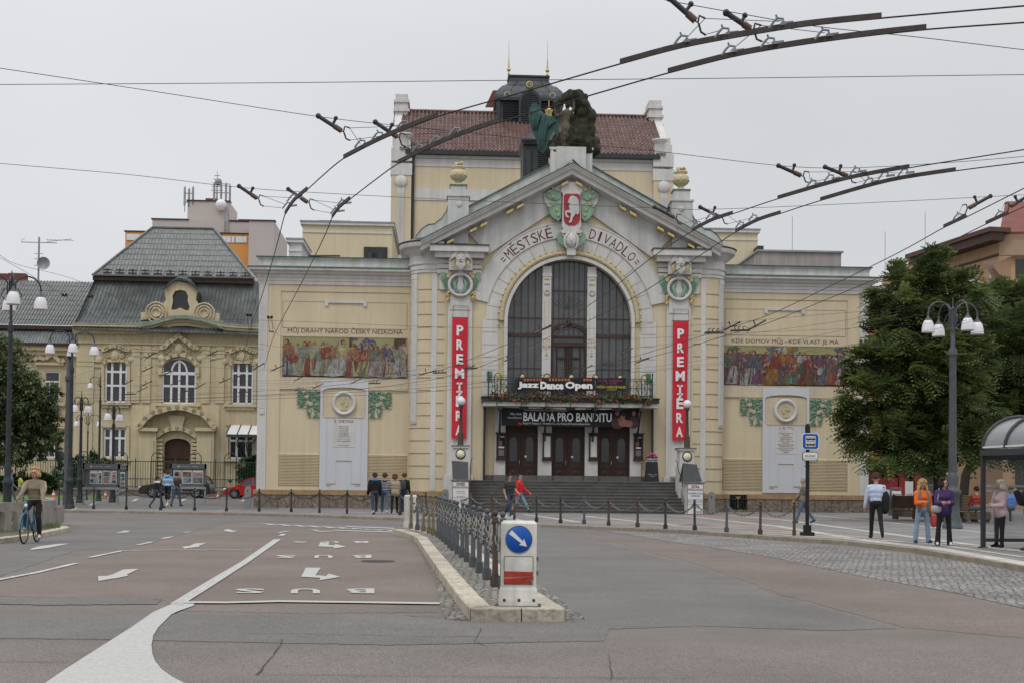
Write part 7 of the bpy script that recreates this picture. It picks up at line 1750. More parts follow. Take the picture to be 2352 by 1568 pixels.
# ============================================================ traffic sign cabinets on the island
def cabinet(P,rz,label,front=True):
    t=thing('sign_cabinet',label,'sign',tuple(P),rz); t.scale=(.9,.9,.93); m_=MB()
    m_.frus(0,.05,(.255,.19),(.255,.19)); m_.frus(.05,.19,(.255,.19),(.245,.18)); m_.frus(.19,.24,(.245,.18),(.23,.165)); m_.frus(.24,1.03,(.23,.165),(.235,.165)); m_.frus(1.03,1.065,(.235,.165),(.20,.13))
    m_.frus(-.01,.0,(.3,.24),(.3,.24),m=1)
    for z in (1.0,): m_.add([(-.215,-.168,z-.43-.39),(.215,-.168,z-.43-.39),(.215,-.168,z-.43),(-.215,-.168,z-.43)],[],0)
    o=m_.build('housing',M('cabinet','joint'),t); md=o.modifiers.new('b','BEVEL'); md.width=.012; md.segments=2; md.limit_method='ANGLE'
    if front:
        g=MB(); g.lathe([(0,-.005),(.163,-.005),(.168,0)],(.0,-.172,.835),32,0,'y'); g.build('round_sign',M('signblue'),t)
        g=MB(); g.tube([(.171*math.cos(a*.2),-.172,.835+.171*math.sin(a*.2)) for a in range(33)],.005,5); g.build('sign_rim',M('chain'),t)
        a=R(-40); c,s_=math.cos(a),math.sin(a); ar=[(-.155,-.03),(.045,-.018),(.045,-.062),(.15,0),(.045,.062),(.045,.018),(-.155,.03)]
        ar=[(-.145,-.03),(.055,-.017),(.045,-.05),(.14,0),(.045,.05),(.055,.017),(-.145,.03)]
        g=MB(); g.ext([(x*c-z*s_,.835+x*s_+z*c) for x,z in ar],-.181,-.178,0); g.build('white_arrow',M('signwhite'),t)
        g=MB(); g.box(-.19,.19,-.170,-.166,.27,.62,0); 
        for q_ in [(-.185,.185,.62,.625),(-.185,.185,.27,.275),(-.19,-.184,.27,.62),(.184,.19,.27,.62)]: g.box(q_[0],q_[1],-.174,-.17,q_[2],q_[3],1)
        g.build('panel',M('cabinet','joint'),t)
        g=MB(); yy=-.176
        g.ext([(-.185,.36),(.18,.375),(.182,.43),(-.184,.435)],yy,None); g.ext([(-.19,.275),(.175,.275),(.175,.325),(-.19,.315)],yy-.001,None); g.ext([(-.19,.30),(.192,.335),(.195,.375),(.16,.37),(-.188,.345)],yy-.003,None)
        g.build('red_tape',M('tape'),t)
        for x in (-.18,.01,.2): g=MB(); g.ball((x,-.188,.075),(.022,.012,.022),8,6); g.build('bolt',M('rust'),t)
        for z in (.42,.6): g=MB(); g.ball((.245,-.05,z),(.02,.04,.025),7,5); g.tube([(.24,-.05,z),(.25,-.05,z-.05)],.008,4); g.build('latch',M('chain'),t)
    else:
        g=MB()
        for k in range(5): z=.12+k*.19; g.add([(-.2372,-.16,z),(-.2372,.16,z+.1),(-.2372,.16,z+.19),(-.2372,-.16,z+.09)],[(0,1,2,3)])
        g.build('hatch_marking',M('signred'),t)
        g=MB(); g.box(.02,.13,-.171,-.168,.78,.83); g.build('red_label',M('signred'),t)
    return t
mat('tape',(.33,.035,.02),.5,.45,5,streak=.3)
cabinet(gp(1190,1388,.15),R(0),'white sign cabinet with blue arrow disc and torn red tape at the island tip')
cabinet(gp(944,1212.5,.15),R(4),'white sign cabinet seen from behind at the far end of the kerb island',False)
# ============================================================ lamps
def bell(m,t,x,y,z,s=1.):     # one bell lantern hanging at (x,y,z)
    c=MB(); c.lathe([(.02,.0),(.04,-.06),(.05,-.12),(.10,-.17),(.12,-.2),(.125,-.23)],(x,y,z),12,0); c.ball((x,y,z-.03),.035,8,5)
    o=c.build('lantern_cap',M('irongrey'),t); g=MB(); g.lathe([(.125,-.22),(.175,-.32),(.205,-.46),(.215,-.6),(.215,-.62),(.2,-.62),(0,-.6)],(x,y,z),16,0); g.build('lamp_shade',M('lampglass'),o)
def arm_lamp(label,P,H_,n,a0,rad=.85,s=1.,thick=.13,group='street lamps with bell lanterns',base=True,kind='iron',rise=.55):
    t=thing('street_lamp',label,'street lamp',tuple(P),0,group); t.scale=(s,s,s); H_/=s; m_=MB()
    r0=thick
    if base: m_.lathe([(r0*2.5,0),(r0*2.5,.12),(r0*2.1,.16),(r0*2.2,.3),(r0*1.7,.45),(r0*1.6,1.1),(r0*2.,1.2),(r0*2.1,1.28),(r0*1.5,1.36),(r0*1.3,1.5),(r0*1.5,1.75),(r0*1.05,1.9)],(0,0,0),14)
    else: m_.lathe([(r0*1.7,0),(r0*1.5,.1),(r0,.2)],(0,0,0),12)
    m_.lathe([(r0,.2 if not base else 1.9),(r0*.92,H_*.55),(r0*.85,H_*.8)],(0,0,0),12); m_.lathe([(r0*1.15,H_*.8),(r0*1.15,H_*.82),(r0*.6,H_*.84),(r0*.55,H_)],(0,0,0),10); m_.ball((0,0,H_+.1),.06,8,6); m_.lathe([(.03,H_),(.015,H_+.45),(0,H_+.5)],(0,0,0),6)
    m_.lathe([(r0*1.3,H_-.62),(r0*1.3,H_-.55)],(0,0,0),10)
    m_.build('pole',M(kind),t)
    for k in range(n):
        a=a0+k*2*math.pi/n; c,s_=math.cos(a),math.sin(a); g=MB(); pts=[(0,0,H_-.65),(.10*c,.10*s_,H_-.5),(.13*c,.13*s_,H_-.1)]+[((rad*.55-rad*.45*math.cos(R(q_)))*c,(rad*.55-rad*.45*math.cos(R(q_)))*s_,H_-.1+rise*math.sin(R(q_))*.75) for q_ in range(20,181,20)]
        g.tube(pts,.028,6); g.ball((pts[-1][0],pts[-1][1],pts[-1][2]),.04,7,5); g.tube([(.1*c,.1*s_,H_-.55),(.32*c,.32*s_,H_-.35),(.2*c,.2*s_,H_-.1)],.015,4); g.build('arm',M(kind),t); bell(m_,t,rad*c,rad*s_,H_-.12)
    return t
P=gp(2188,1213,KH); arm_lamp('tall four-armed street lamp with white bell lanterns before the right tree',P,7.35,4,R(12),.92,1.,.135,kind='irongrey')
P=gp(159,1167,KH); 
arm_lamp('four-armed street lamp with ornate base beside the grey mast',P,7.7,4,R(20),.95,1.,.095)
P=yp(16,1170,42); P.z=gz(42,KH)
arm_lamp('four-armed street lamp rising highest, cut by the left edge of the picture',P,7.6,4,R(25),.9,1.,.08)
P=yp(183,1150,72); P.z=gz(72,KH); arm_lamp('two-armed lamp with twin bell shades, first to the right of the grey mast',P,5.7,2,R(68),.55,1.,.09,base=True,rise=.3)
P=yp(258,1145,74); P.z=gz(74,KH); arm_lamp('two-armed lamp with twin bell shades above the left notice boards',P,5.35,2,R(72),.55,1.,.09,base=True,rise=.3)
P=yp(199,1145,80); P.z=gz(80,KH); arm_lamp('slim lamp with small hanging lanterns, behind the first twin-shade lamp',P,5.1,2,R(5),.85,.8,.06,base=False,rise=.35)
P=yp(226,1147,78); P.z=gz(78,KH); arm_lamp('slim dark lamp post with one lantern arm behind the hedge end',P,7.3,1,R(180),.75,.8,.09,base=True,rise=.3)
# trolley masts
def mast(px,py,Y,ytop,r0,label,off=KH):
    P=yp(px,py,Y); P.z=gz(Y,off); zt=yp(px,ytop,Y).z-P.z; m_=MB(); m_.lathe([(r0*1.25,0),(r0*1.25,.9),(r0,1.),(r0,zt*.6),(r0*.85,zt*.62),(r0*.8,zt),(0,zt)],(0,0,0),14); m_.lathe([(r0*1.0,zt*.82),(r0*1.2,zt*.83),(r0*1.2,zt*.85),(r0,zt*.86)],(0,0,0),12)
    o=m_.build('overhead_mast',M('masts')); o.location=P; tg(o,label,'mast','masts of the trolleybus overhead line'); return o
mat('masts',(.075,.08,.085),.6,.25,2,streak=.2)
mast(152,1160,60,812,.13,'thick dark grey overhead line mast at the left, behind the ornate lamp')
# globe lamps on the stair pedestals
for s,lb in ((-1,'left'),(1,'right')):
    base=TH.matrix_world@Vector((0,0,0)) if False else None
    M4=Matrix.Translation((2.75,66.3,0))@Matrix.Rotation(.05,4,'Z'); w=M4@Vector((s*5.4+(.06 if s>0 else 0),-3.9,3.42))
    t=thing('globe_lamp','white globe lamp on a bronze post before the %s red banner'%lb,'lamp',tuple(w),0,'globe lamps of the theatre steps'); m_=MB()
    m_.lathe([(.16,0),(.14,.06),(.13,.5),(.11,.6),(.09,.65),(.075,1.2),(.06,1.75),(.09,1.8),(.13,1.9),(.1,1.93)],(0,0,0),12); m_.build('lamp_post',M('ironbrown'),t)
    g=MB(); g.ball((0,0,2.1),.21,20,14); g.build('glass_globe',M('lampglass'),t)
# ============================================================ banners and signs on the theatre
M4=Matrix.Translation((2.75,66.3,0))@Matrix.Rotation(.05,4,'Z')
def onT(o,label,cat,group=None): o.location=(2.75,66.3,0); o.rotation_euler=(0,0,.05); return tg(o,label,cat,group)
for s,lb in ((-1,'left'),(1,'right')):
    x0a,zt=q(1039 if s<0 else 1545.5,730 if s<0 else 737.5,D0-.3); x1a,_=q(1075 if s<0 else 1582,731,D0-.3); x0b,zb=q(1037 if s<0 else 1544,1006 if s<0 else 1010,D0-.3); x1b,_=q(1071 if s<0 else 1576,1006,D0-.3)
    m_=MB(); n=24; vs=[]
    for i in range(n+1):
        t=i/n
        for j in range(5): u=j/4; x=(x0a+(x1a-x0a)*u)*(1-t)+(x0b+(x1b-x0b)*u)*t; y=D0-.28-.025*math.sin(t*7+u*2)-.03*math.sin(u*math.pi); vs.append((x,y,zt+(zb-zt)*t))
    m_.add(vs,[(i*5+j,(i+1)*5+j,(i+1)*5+j+1,i*5+j+1) for i in range(n) for j in range(4)],0,True)
    t=thing('hanging_banner','tall red PREMIÉRA banner hanging on the %s white pilaster'%lb,'banner',(2.75,66.3,0),.05,'red banners beside the arch')
    m_.build('banner_cloth',M('red'),t)
    g=MB(); st_='PREMIÉRA'; cell=(zt-zb-.35)/8
    for i,ch in enumerate(st_):
        tt=(i+.5)/8; cxm=((x0a+x1a)/2)*(1-tt)+((x0b+x1b)/2)*tt; zc_=zt-.28-cell*(i+.5); hh=cell*.36; w_=.17
        if ch=='M': w_=.23
        ht=hh*(1.35 if ch=='É' else 1); 
        if ch=='Í' or ch=='I':
            g.box(cxm-.05,cxm+.05,D0-.345,D0-.34,zc_-hh,zc_+hh); g.box(cxm-.14,cxm+.14,D0-.345,D0-.34,zc_+hh-.09,zc_+hh); g.box(cxm-.14,cxm+.14,D0-.345,D0-.34,zc_-hh,zc_-hh+.09)
        else: g.text(ch,cxm-w_,cxm+w_,zc_-hh,zc_-hh+2*ht,D0-.345,0,bold=.035)
    g.build('banner_lettering',M('textwhite'),t)
    g=MB(); g.tube([(x0a-.05,D0-.28,zt+.02),(x1a+.05,D0-.28,zt+.02)],.02,6); g.tube([(x0a,D0-.26,zt+.6),(x1a,D0-.26,zt+.6)],.012,5)
    for xx in (x0a,x1a): g.tube([(xx,D0-.27,zt+.02),(xx+(.06 if xx==x0a else -.0),D0-.26,zt+.6)],.01,4)
    g.build('banner_rod',M('chain'),t)
# balcony banner
mat('orangeprint',(.42,.12,.05),.6,.1,3); mat('magentaprint',(.42,.04,.18),.6,.1,3); mat('yellowprint',(.6,.5,.05),.6,.1,3)
t=thing('balcony_banner','dark Jazz Dance Open banner tied to the balcony railing','banner',(2.75,66.3,0),.05); yb=-2.5
def BQ(x,y,dd=yb): return q(x,y,dd)
def ban(pts_top,pts_bot,mt,name,n=20,w=.03):
    m_=MB(); vs=[]
    for i in range(n+1):
        u=i/n
        a=[Vector(BQ(*p)) for p in pts_top]; b_=[Vector(BQ(*p)) for p in pts_bot]; f=u*(len(a)-1); k=min(int(f),len(a)-2); A_=a[k].lerp(a[k+1],f-k); f=u*(len(b_)-1); k=min(int(f),len(b_)-2); B2=b_[k].lerp(b_[k+1],f-k)
        for j in range(5): p=A_.lerp(B2,j/4); vs.append((p.x,yb-.06-w*math.sin(u*17+j),p.y))
    m_.add(vs,[(i*5+j,i*5+j+1,(i+1)*5+j+1,(i+1)*5+j) for i in range(n) for j in range(4)],0,True); return m_.build(name,M(mt),t)
ban([(1183,868),(1270,867),(1367,866)],[(1186,898),(1270,898),(1367,897)],'blackcloth','banner_cloth'); ban([(1367,868),(1438,867)],[(1368,896),(1400,893),(1438,899)],'blackcloth','banner_cloth')
g=MB(); yb2=yb-.11
x0,z0=BQ(1190,893,yb2); x1,z1=BQ(1360,876,yb2)
def tw(mb,s_,xa,ya,xb,yb_,mi=0,bold=.0): a=BQ(xa,yb_,yb2); b_=BQ(xb,ya,yb2); mb.text(s_,a[0],b_[0],a[1],b_[1],yb2,mi,bold=bold)
tw(g,'Jazz',1189,876,1238,893,0,.05); tw(g,'Dance',1241,876,1295,893,0,.06); tw(g,'Open',1298,876,1361,896,0,.05)
rr=random.Random(4)
for k in range(22):
    x=1203+k*7.2; 
    if rr.random()<.8: a=BQ(x,874,yb2); b_=BQ(x+5.,868.5,yb2); g.box(a[0],b_[0],yb2,yb2+.003,a[1],b_[1],1)
tw(g,'15.-16. ČERVNA',1374,870,1430,875,2); tw(g,'22. ROČNÍK',1392,876,1416,881,2); tw(g,'TANEČNÍ SÁL KONZERVATOŘE PARDUBICE',1370,884,1437,890,3,.0); tw(g,'15. 06. 2013',1395,892,1416,895,3)
g.build('banner_lettering',M('textwhite','orangeprint','magentaprint','yellowprint'),t)
# entrance banner
t=thing('entrance_banner','wide black Balada pro banditu banner stretched above the theatre doors','banner',(2.75,66.3,0),.05)
yb=-1.75; yb2=yb-.1
ban([(1154,933),(1230,935),(1312,938),(1390,938),(1472,935)],[(1153,975),(1230,976),(1312,978),(1390,978),(1471,978)],'blackcloth','banner_cloth')
g=MB(); tw(g,'BALADA PRO BANDITU',1202,948,1405,966,0,.02); tw(g,'VÝCHODOČESKÉ DIVADLO PARDUBICE UVÁDÍ',1203,938.5,1303,942.5,0); tw(g,'Milan Uhde',1172,947,1198,952,0); tw(g,'Miloš Štědroň',1166,955.5,1198,960,0); tw(g,'Režie M. Tarant j. h. · Premiéry 15. a 16. června 2013 na Kunětické hoře',1202,970,1354,974.5,0)
a=[BQ(x,y,yb2) for x,y in [(1190,968),(1197,972),(1202,966),(1198,975),(1192,973)]]; g.ext(a,yb2,None,1)
g.build('banner_lettering',M('textwhite','signred'),t)
mat('printskin',(.26,.12,.09),.7,.3,4); mat('printdark',(.06,.03,.03),.7,.4,4)
g=MB()
def el(cx,cy,rx,ry,dy,mi): c=BQ(cx,cy,yb2); s_=1/46.; g.ext([(c[0]+rx*s_*math.cos(k*.5),c[1]+ry*s_*math.sin(k*.5)) for k in range(12)][::1],yb2-dy,None,mi)
for cx,cy in ((1417,958),(1455,957)): el(cx,cy+12,14,14,.0,1)
el(1420,972,13,12,.002,1); el(1432,970,11,9,.003,0); el(1444,972,10,8,.004,0); el(1430,956,6,8,.006,0); el(1430,951,6.5,4,.008,1); el(1418,947,5,7,.005,0); el(1456,948,4.5,6.5,.005,0); el(1418,941,5,3,.007,1); el(1456,942,4.5,3,.007,1); el(1422,963,3,4,.009,0)
g.build('banner_photograph',M('printskin','printdark'),t)
# door side display cases
for (a,b_,c,e),lb,mi in (((1140,1163,995,1052),'leftmost',0),((1246,1268,996,1053),'second from left',1),((1352.5,1374.5,996,1053),'third from left',1),((1455.5,1477,997,1053),'rightmost',0)):
    dd=Y0_-.27; x0,z0=q(a,e,dd); x1,z1=q(b_,c,dd); t=thing('display_case','brown display case on the %s white entrance pier'%lb,'display case',(2.75,66.3,0),.05,'display cases between the doors')
    m_=MB()
    for r_ in ((x0,x1,z0,z0+.1),(x0,x1,z1-.1,z1),(x0,x0+.07,z0,z1),(x1-.07,x1,z0,z1)): m_.box(r_[0],r_[1],dd-.08,dd+.05,r_[2],r_[3])
    m_.box(x0-.05,x1+.05,dd-.12,dd+.05,z1,z1+.06); m_.box(x0-.03,x1+.03,dd-.1,dd+.05,z0-.08,z0); m_.build('case_frame',M('brownwood'),t)
    g=MB(); g.box(x0+.07,x1-.07,dd-.02,dd+.02,z0+.1,z1-.1,0 if mi else 1)
    if not mi: 
        w_=x1-x0-.14; h_=z1-z0-.2; g.box(x0+.1,x1-.1,dd-.025,dd-.02,z1-.18,z1-.13,0); g.box(x0+.1,x1-.1,dd-.03,dd-.02,z0+.14,z0+.14+h_*.3,2); g.box(x0+.1,x1-.1,dd-.03,dd-.02,z0+h_*.5,z0+h_*.58,0); g.box(x0+.1,x0+.1+w_*.5,dd-.03,dd-.02,z0+h_*.62,z0+h_*.85,3)
    g.build('notice_sheet',M('signwhite','blackcloth','zincpatina','printskin'),t)
# boards on the pier fronts
for s,lb in ((-1,'left'),(1,'right')):
    t=thing('programme_board','white programme board headed %s on the %s stair pier'%('DNES' if s<0 else 'ZÍTRA',lb),'notice board',(2.75,66.3,0),.05)
    m_=MB(); xa,xb=(s*5.4-.37,s*5.4+.37); m_.box(xa,xb,-6.4,-6.31,.32,1.7,0); 
    for z in (1.7,1.42,.98,.78,.32): m_.box(xa,xb,-6.41,-6.4,z-.012,z,1)
    for x in (xa,xb-.015): m_.box(x,x+.015,-6.41,-6.4,.32,1.7,1)
    m_.build('board_panel',M('signwhite','mullion'),t)
    g=MB(); c=s*5.4
    def L_(tx,w_,z0,z1,mi): g.text(tx,c-w_,c+w_,z0,z1,-6.412,mi,bold=.02)
    if s<0: L_('DNES',.19,1.52,1.66,0); L_('MĚSTSKÉ DIVADLO',.34,1.44,1.5,0); L_('KOMORNÍ SCÉNA',.2,1.24,1.28,1); L_('MANŽELSKÝ ČTYŘÚHELNÍK',.2,1.16,1.2,1); L_('ZADÁNO',.2,1.02,1.06,2); g.text('ZAČÁTEK V',c-.33,c-.03,.85,.9,-6.412,2); g.text('10:00',c+.0,c+.3,.82,.92,-6.412,2,bold=.02)
    else: L_('ZÍTRA',.19,1.52,1.66,0); L_('MĚSTSKÉ DIVADLO',.34,1.44,1.5,0); L_('ZKOUŠÍME NOVOU',.33,1.24,1.31,3); L_('INSCENACI',.2,1.12,1.19,3); L_('MALÁ SCÉNA VE DVOŘE',.34,.86,.92,0); L_('VOLAVKA',.2,.68,.74,3); L_('ZADÁNO',.15,.6,.64,2); g.text('19:00',c+.0,c+.3,.36,.46,-6.412,2)
    g.build('board_lettering',M('textbrown','signred','textbrown','signblue'),t)
# black A-board at the top of the steps
t=thing('a_board','tall black A-board with white lettering beside the right entrance pier','sign',(2.75,66.3,0),.05)
x0,z0=q(1482,1105,-2.3); x1,_=q(1513,1105,-2.3); zt=q(1497,1048,-2.3)[1]; m_=MB(); m_.add([(x0,-2.4,z0),(x1,-2.4,z0),(x1-.06,-2.2,zt),(x0+.06,-2.2,zt),(x0,-2.0,z0),(x1,-2.0,z0),(x1-.06,-2.16,zt),(x0+.06,-2.16,zt)],[(0,1,2,3),(5,4,7,6),(0,3,7,4),(1,5,6,2),(3,2,6,7)]); m_.build('board_panel',M('blackcloth'),t)
g=MB(); 
def fz(x,y,z): return (x,-2.4+(z-z0)/(zt-z0)*.2-.006,z)
for tx,w_,za,zb2 in (('INSPIRACE',.25,zt-.14,zt-.07),('Jarmily Jirsové',.3,zt-.25,zt-.17),('Premiéra 11. 6. 2013',.22,z0+.34,z0+.37),('od 19 hodin',.12,z0+.26,z0+.29)): g.text(tx,(x0+x1)/2-w_,(x0+x1)/2+w_,za,zb2,0,0,f=fz)
g.build('board_lettering',M('textwhite'),t); g=MB(); g.tube([(x0+.1,-2.2,zt),(x0+.3,-2.2,zt+.16),(x0+.5,-2.15,zt+.1),(x1-.1,-2.2,zt)],.06,5); g.build('paper_flower',M('magentaprint'),t)
# flower boxes on the balcony
mat('flowerred',(.30,.03,.03),.7,.4,9); mat('flowerpink',(.30,.10,.12),.7,.4,9)
m_=MB(); rr=random.Random(14)
for k in range(1500):
    x=rr.uniform(-3.95,3.95); dz=rr.gauss(0,.1)+.06*math.sin(x*3)+(-.12 if abs((x+4.05)%1.2-.6)<.12 else 0); z=5.98+dz-.12; y=-2.6+rr.gauss(0,.07); a=rr.uniform(0,6.28); b2=rr.uniform(-1,1); s_=rr.uniform(.04,.085); d1=Vector((math.cos(a),math.sin(a)*.5,b2)).normalized()*s_; d2=d1.cross(Vector((rr.uniform(-1,1),-1,rr.uniform(-1,1)))).normalized()*s_*.6; p=Vector((x,y,z)); mi=rr.choice([0,0,1,1,2,3,4]); m_.add([p-d1,p-d2,p+d1,p+d2],[(0,1,2,3)],mi)
o=m_.build('flower_garland',M('hedge0','leaf0','flowerred','flowerpink','hedge1')); onT(o,'red geraniums and green foliage spilling along the foot of the balcony railing','flowers')
mat('zincpost',(.2,.2,.2),.5,.1,3)
# gray oval posts
for (x,y0,y1,Y),lb in (((569,1115,1162,63.5),'rounded grey info post at the left corner of the theatre'),((1022.5,1122,1170,60.5),'rounded grey info post left of the DNES board'),((1634,1128,1180,60.5),'rounded grey info post right of the ZÍTRA board')):
    P=yp(x,y1,Y); P.z=gz(Y,KH)-.02; hh=yp(x,y0,Y).z-P.z; m_=MB(); w_=.15
    m_.ext([(-w_,.15),(-w_*.6,.04),(w_*.6,.04),(w_,.15),(w_,hh-.15)]+[(w_*math.cos(R(a)),hh-.15+.15*math.sin(R(a))) for a in range(20,180,20)]+[(-w_,hh-.15)],-.07,.07,0,back=True); m_.box(-.04,.04,-.04,.04,0,.1); m_.tube([(.0,-.075,hh-.3),(.0,-.075,hh-.2)],.02,5,1)
    o=m_.build('info_post',M('zincpost','black')); o.location=P; tg(o,lb,'post','rounded grey info posts')
mat('zincpost',(.2,.2,.2),.5,.1,3)
# ============================================================ notice boards, benches, stop sign, shelter
mat('boardgrey',(.10,.105,.115),.5,.1,2); mat('boardlight',(.30,.30,.30),.6,.1,3)
for i,c in enumerate([(.24,.15,.12),(.14,.08,.06),(.36,.31,.27),(.10,.12,.14),(.30,.20,.17),(.18,.25,.27)]): mat('poster%d'%i,c,.6,.75,5)
def board(x0,x1,y0,y1,yl,label,cols,seed,legs=(0,1)):
    P=gp((x0+x1)/2,yl,KH); Y=P.y; a=yp(x0,y0,Y); b_=yp(x1,y1,Y); z0=b_.z-P.z; z1=a.z-P.z; w=(b_.x-a.x)/2
    t=thing('notice_board',label,'notice board',tuple(P),0,'poster notice boards'); m_=MB()
    for r_ in ((-w,w,z1-.28,z1),(-w,w,z0,z0+.1),(-w,-w+.08,z0,z1),(w-.08,w,z0,z1)): m_.box(r_[0],r_[1],-.07,.07,r_[2],r_[3])
    m_.box(-w+.05,w-.05,.02,.05,z0+.05,z1-.05); m_.box(-w,w,-.09,.09,z0-.12,z0,1); m_.build('board_frame',M('boardgrey','zinc'),t)
    for k in legs: x=-w+.05+k*(2*w-.1); l_=MB(); l_.box(x-.04,x+.04,-.04,.04,0,z0-.12); l_.build('leg',M('zinc'),t)
    g=MB(); n=len(cols); rr=random.Random(seed)
    xs=-w+.14
    for c in cols:
        cw=(2*w-.28)/sum(abs(v) for v in cols)*abs(c)
        if c>0:
            g.box(xs+.02,xs+cw-.02,-.0,.02,z0+.16,z1-.34,6); zz=z0+.2
            while zz<z1-.5:
                h=rr.uniform(.18,.42); h=min(h,z1-.38-zz); g.box(xs+.05,xs+cw-.05,-.012,0,zz,zz+h-.03,rr.randrange(6)); 
                for _ in range(4): ax=rr.uniform(xs+.06,xs+cw-.12); az=zz+rr.uniform(0,h*.6); g.box(ax,ax+rr.uniform(.04,.1),-.016,-.012,az,az+h*rr.uniform(.15,.35),rr.randrange(6))
                zz+=h
        xs+=cw
    g.build('poster_sheet',M(*['poster%d'%i for i in range(6)],'signwhite'),t)
    g=MB(); g.text('D',-w+.42*w,-w+.42*w+.09,z1-.2,z1-.09,-.075,0,bold=.03); g.text('východočeské divadlo',-w+.42*w+.13,-w+.42*w+.62,z1-.17,z1-.12,-.075,0); g.text('program',w-.75,w-.45,z1-.17,z1-.12,-.075,0); g.build('board_lettering',M('signwhite'),t)
board(266,292,1068,1122,1153,'narrow notice board half hidden behind the left notice board',(1,),4,(0,1))
board(190,273,1063.5,1118,1158,'left notice board with theatre photographs in a grey frame',(-.5,1.1,.6,1.1,.8),5)
board(391,472,1063.5,1117,1157,'notice board with theatre photographs before the black car',(.9,1.05,1.15),6)
# concrete ledge bench at the left
t=thing('concrete_bench','long curved concrete ledge bench on thin concrete fins at the left edge','bench',(0,0,0)); m_=MB()
pts=[gp(x,y,.13) for x,y in [(-120,1226),(0,1221),(60,1214),(100,1208),(119,1203),(128,1196)]]; hb=.76
T_=[Vector((p.x,p.y,p.z+hb)) for p in pts]; inn=[Vector((p.x-(.05 if i<4 else .9),p.y+1.3,p.z+hb)) for i,p in enumerate(pts)]
n=len(pts)
for i in range(n-1):
    g=.012; a,b_,c,e=T_[i].lerp(T_[i+1],g),T_[i+1],inn[i+1],inn[i].lerp(inn[i+1],g); dz=Vector((0,0,.24)); m_.add([a,b_,c,e,a-dz,b_-dz,c-dz,e-dz],[(0,1,2,3),(4,5,1,0),(7,6,5,4),(5,6,2,1),(7,4,0,3),(3,2,6,7)])
m_.build('seat_slab',M('concrete'),t)
P_=smooth(pts,12); last=None
for p in P_:
    if last is not None and (p-last).length<.78: continue
    last=p.copy(); m_=MB(); m_.box(p.x-.07,p.x+.07,p.y+.14,p.y+.62,p.z-.02,p.z+hb-.24); m_.build('fin',M('concrete'),t)
# curved slatted benches at the right
def slat_bench(x0,x1,yb_,yt,Y,label,back=True):
    P=yp((x0+x1)/2,yb_,Y); P.z=gz(Y,KH); w=(x1-x0)/2*Y/3000; h=yp(x0,yt,Y).z-P.z
    t=thing('slatted_bench',label,'bench',tuple(P),0,'brown slatted benches'); 
    m_=MB(); 
    for k in range(6): y=-.95+k*.1; m_.tube([(-w,y+.12,.42),(-w*.5,y,.42),(0,y-.04,.42),(w*.5,y,.42),(w,y+.12,.42)],.035,4,0,False)
    for k in range(5): m_.tube([(-w,-.88,.36-.05*k),(0,-1.02,.36-.05*k),(w,-.88,.36-.05*k)],.022,4,0,False)
    m_.build('seat',M('benchwood'),t); m_=MB(); n=int((h-.5)/.06)
    for k in range(n): z=.5+k*.06; y=-.38+.16*k/n; xw=w*(1-.12*(k/n)); m_.tube([(-xw,y+.1,z),(-xw*.5,y,z),(0,y-.04,z),(xw*.5,y,z),(xw,y+.1,z)],.03,4,0,False)
    m_.build('backrest',M('benchwood'),t)
    for s in (-.85,0,.85): m_=MB(); m_.box(s*w-.04,s*w+.04,-.85,-.2,.03,.36); m_.box(s*w-.04,s*w+.04,-.32,-.26,.3,h); m_.build('leg',M('iron'),t)
slat_bench(2040,2148,1186,1134,55,'curved brown slatted bench behind the woman in the orange top')
slat_bench(2196,2258,1180,1133,52,'dark brown slatted bench behind the lamp post near the bus shelter')
# boards of the restaurant
def quickboard(name,px0,px1,py0,py1,Y,label,cat,build):
    P=yp((px0+px1)/2,py1,Y); P.z=gz(Y,KH); t=thing(name,label,cat,tuple(P),0); w=(px1-px0)/2*Y/3000; h=yp(px0,py0,Y).z-P.z; build(t,w,h)
def ab(t,w,h):
    m_=MB(); m_.frus(0,h,(w,.3),(w*.93,.05)); m_.build('board_panel',M('boardgrey'),t); m_=MB()
    for r_ in ((-w*.8,w*.8,h*.64,h*.86),): m_.add([(r_[0],-.3+.25*.64-.02,r_[2]),(r_[1],-.3+.25*.64-.02,r_[2]),(r_[1],-.3+.25*.86-.01,r_[3]),(r_[0],-.3+.25*.86-.01,r_[3])],[(0,1,2,3)],0)
    m_.ball((0,-.09,h*.92),(.09,.03,.08),8,6,1); m_.text('Restaurace',-w*.7,w*.7,h*.69,h*.8,-.17,2,f=lambda x,y,z:(x,-.3+.25*z/h-.03,z)); m_.build('board_print',M('signwhite','signred','textbrown'),t)
def wb(t,w,h):
    m_=MB(); m_.box(-w,w,-.03,.03,.05,h,0); m_.box(-w*.7,w*.7,-.035,-.03,h*.32,h*.62,2); m_.box(-w*.6,w*.4,-.035,-.03,h*.1,h*.2,1); m_.box(-w,w,-.2,.2,0,.05,2); m_.build('board_panel',M('signwhite','signred','poster2'),t)
quickboard('a_board',2044,2071,1117,1164,62,'dark A-board with a white label and red seal behind the bench','sign',ab)
quickboard('poster_stand',2079,2097,1104,1147,66,'white poster stand beside the dark A-board and the grey car','sign',wb)
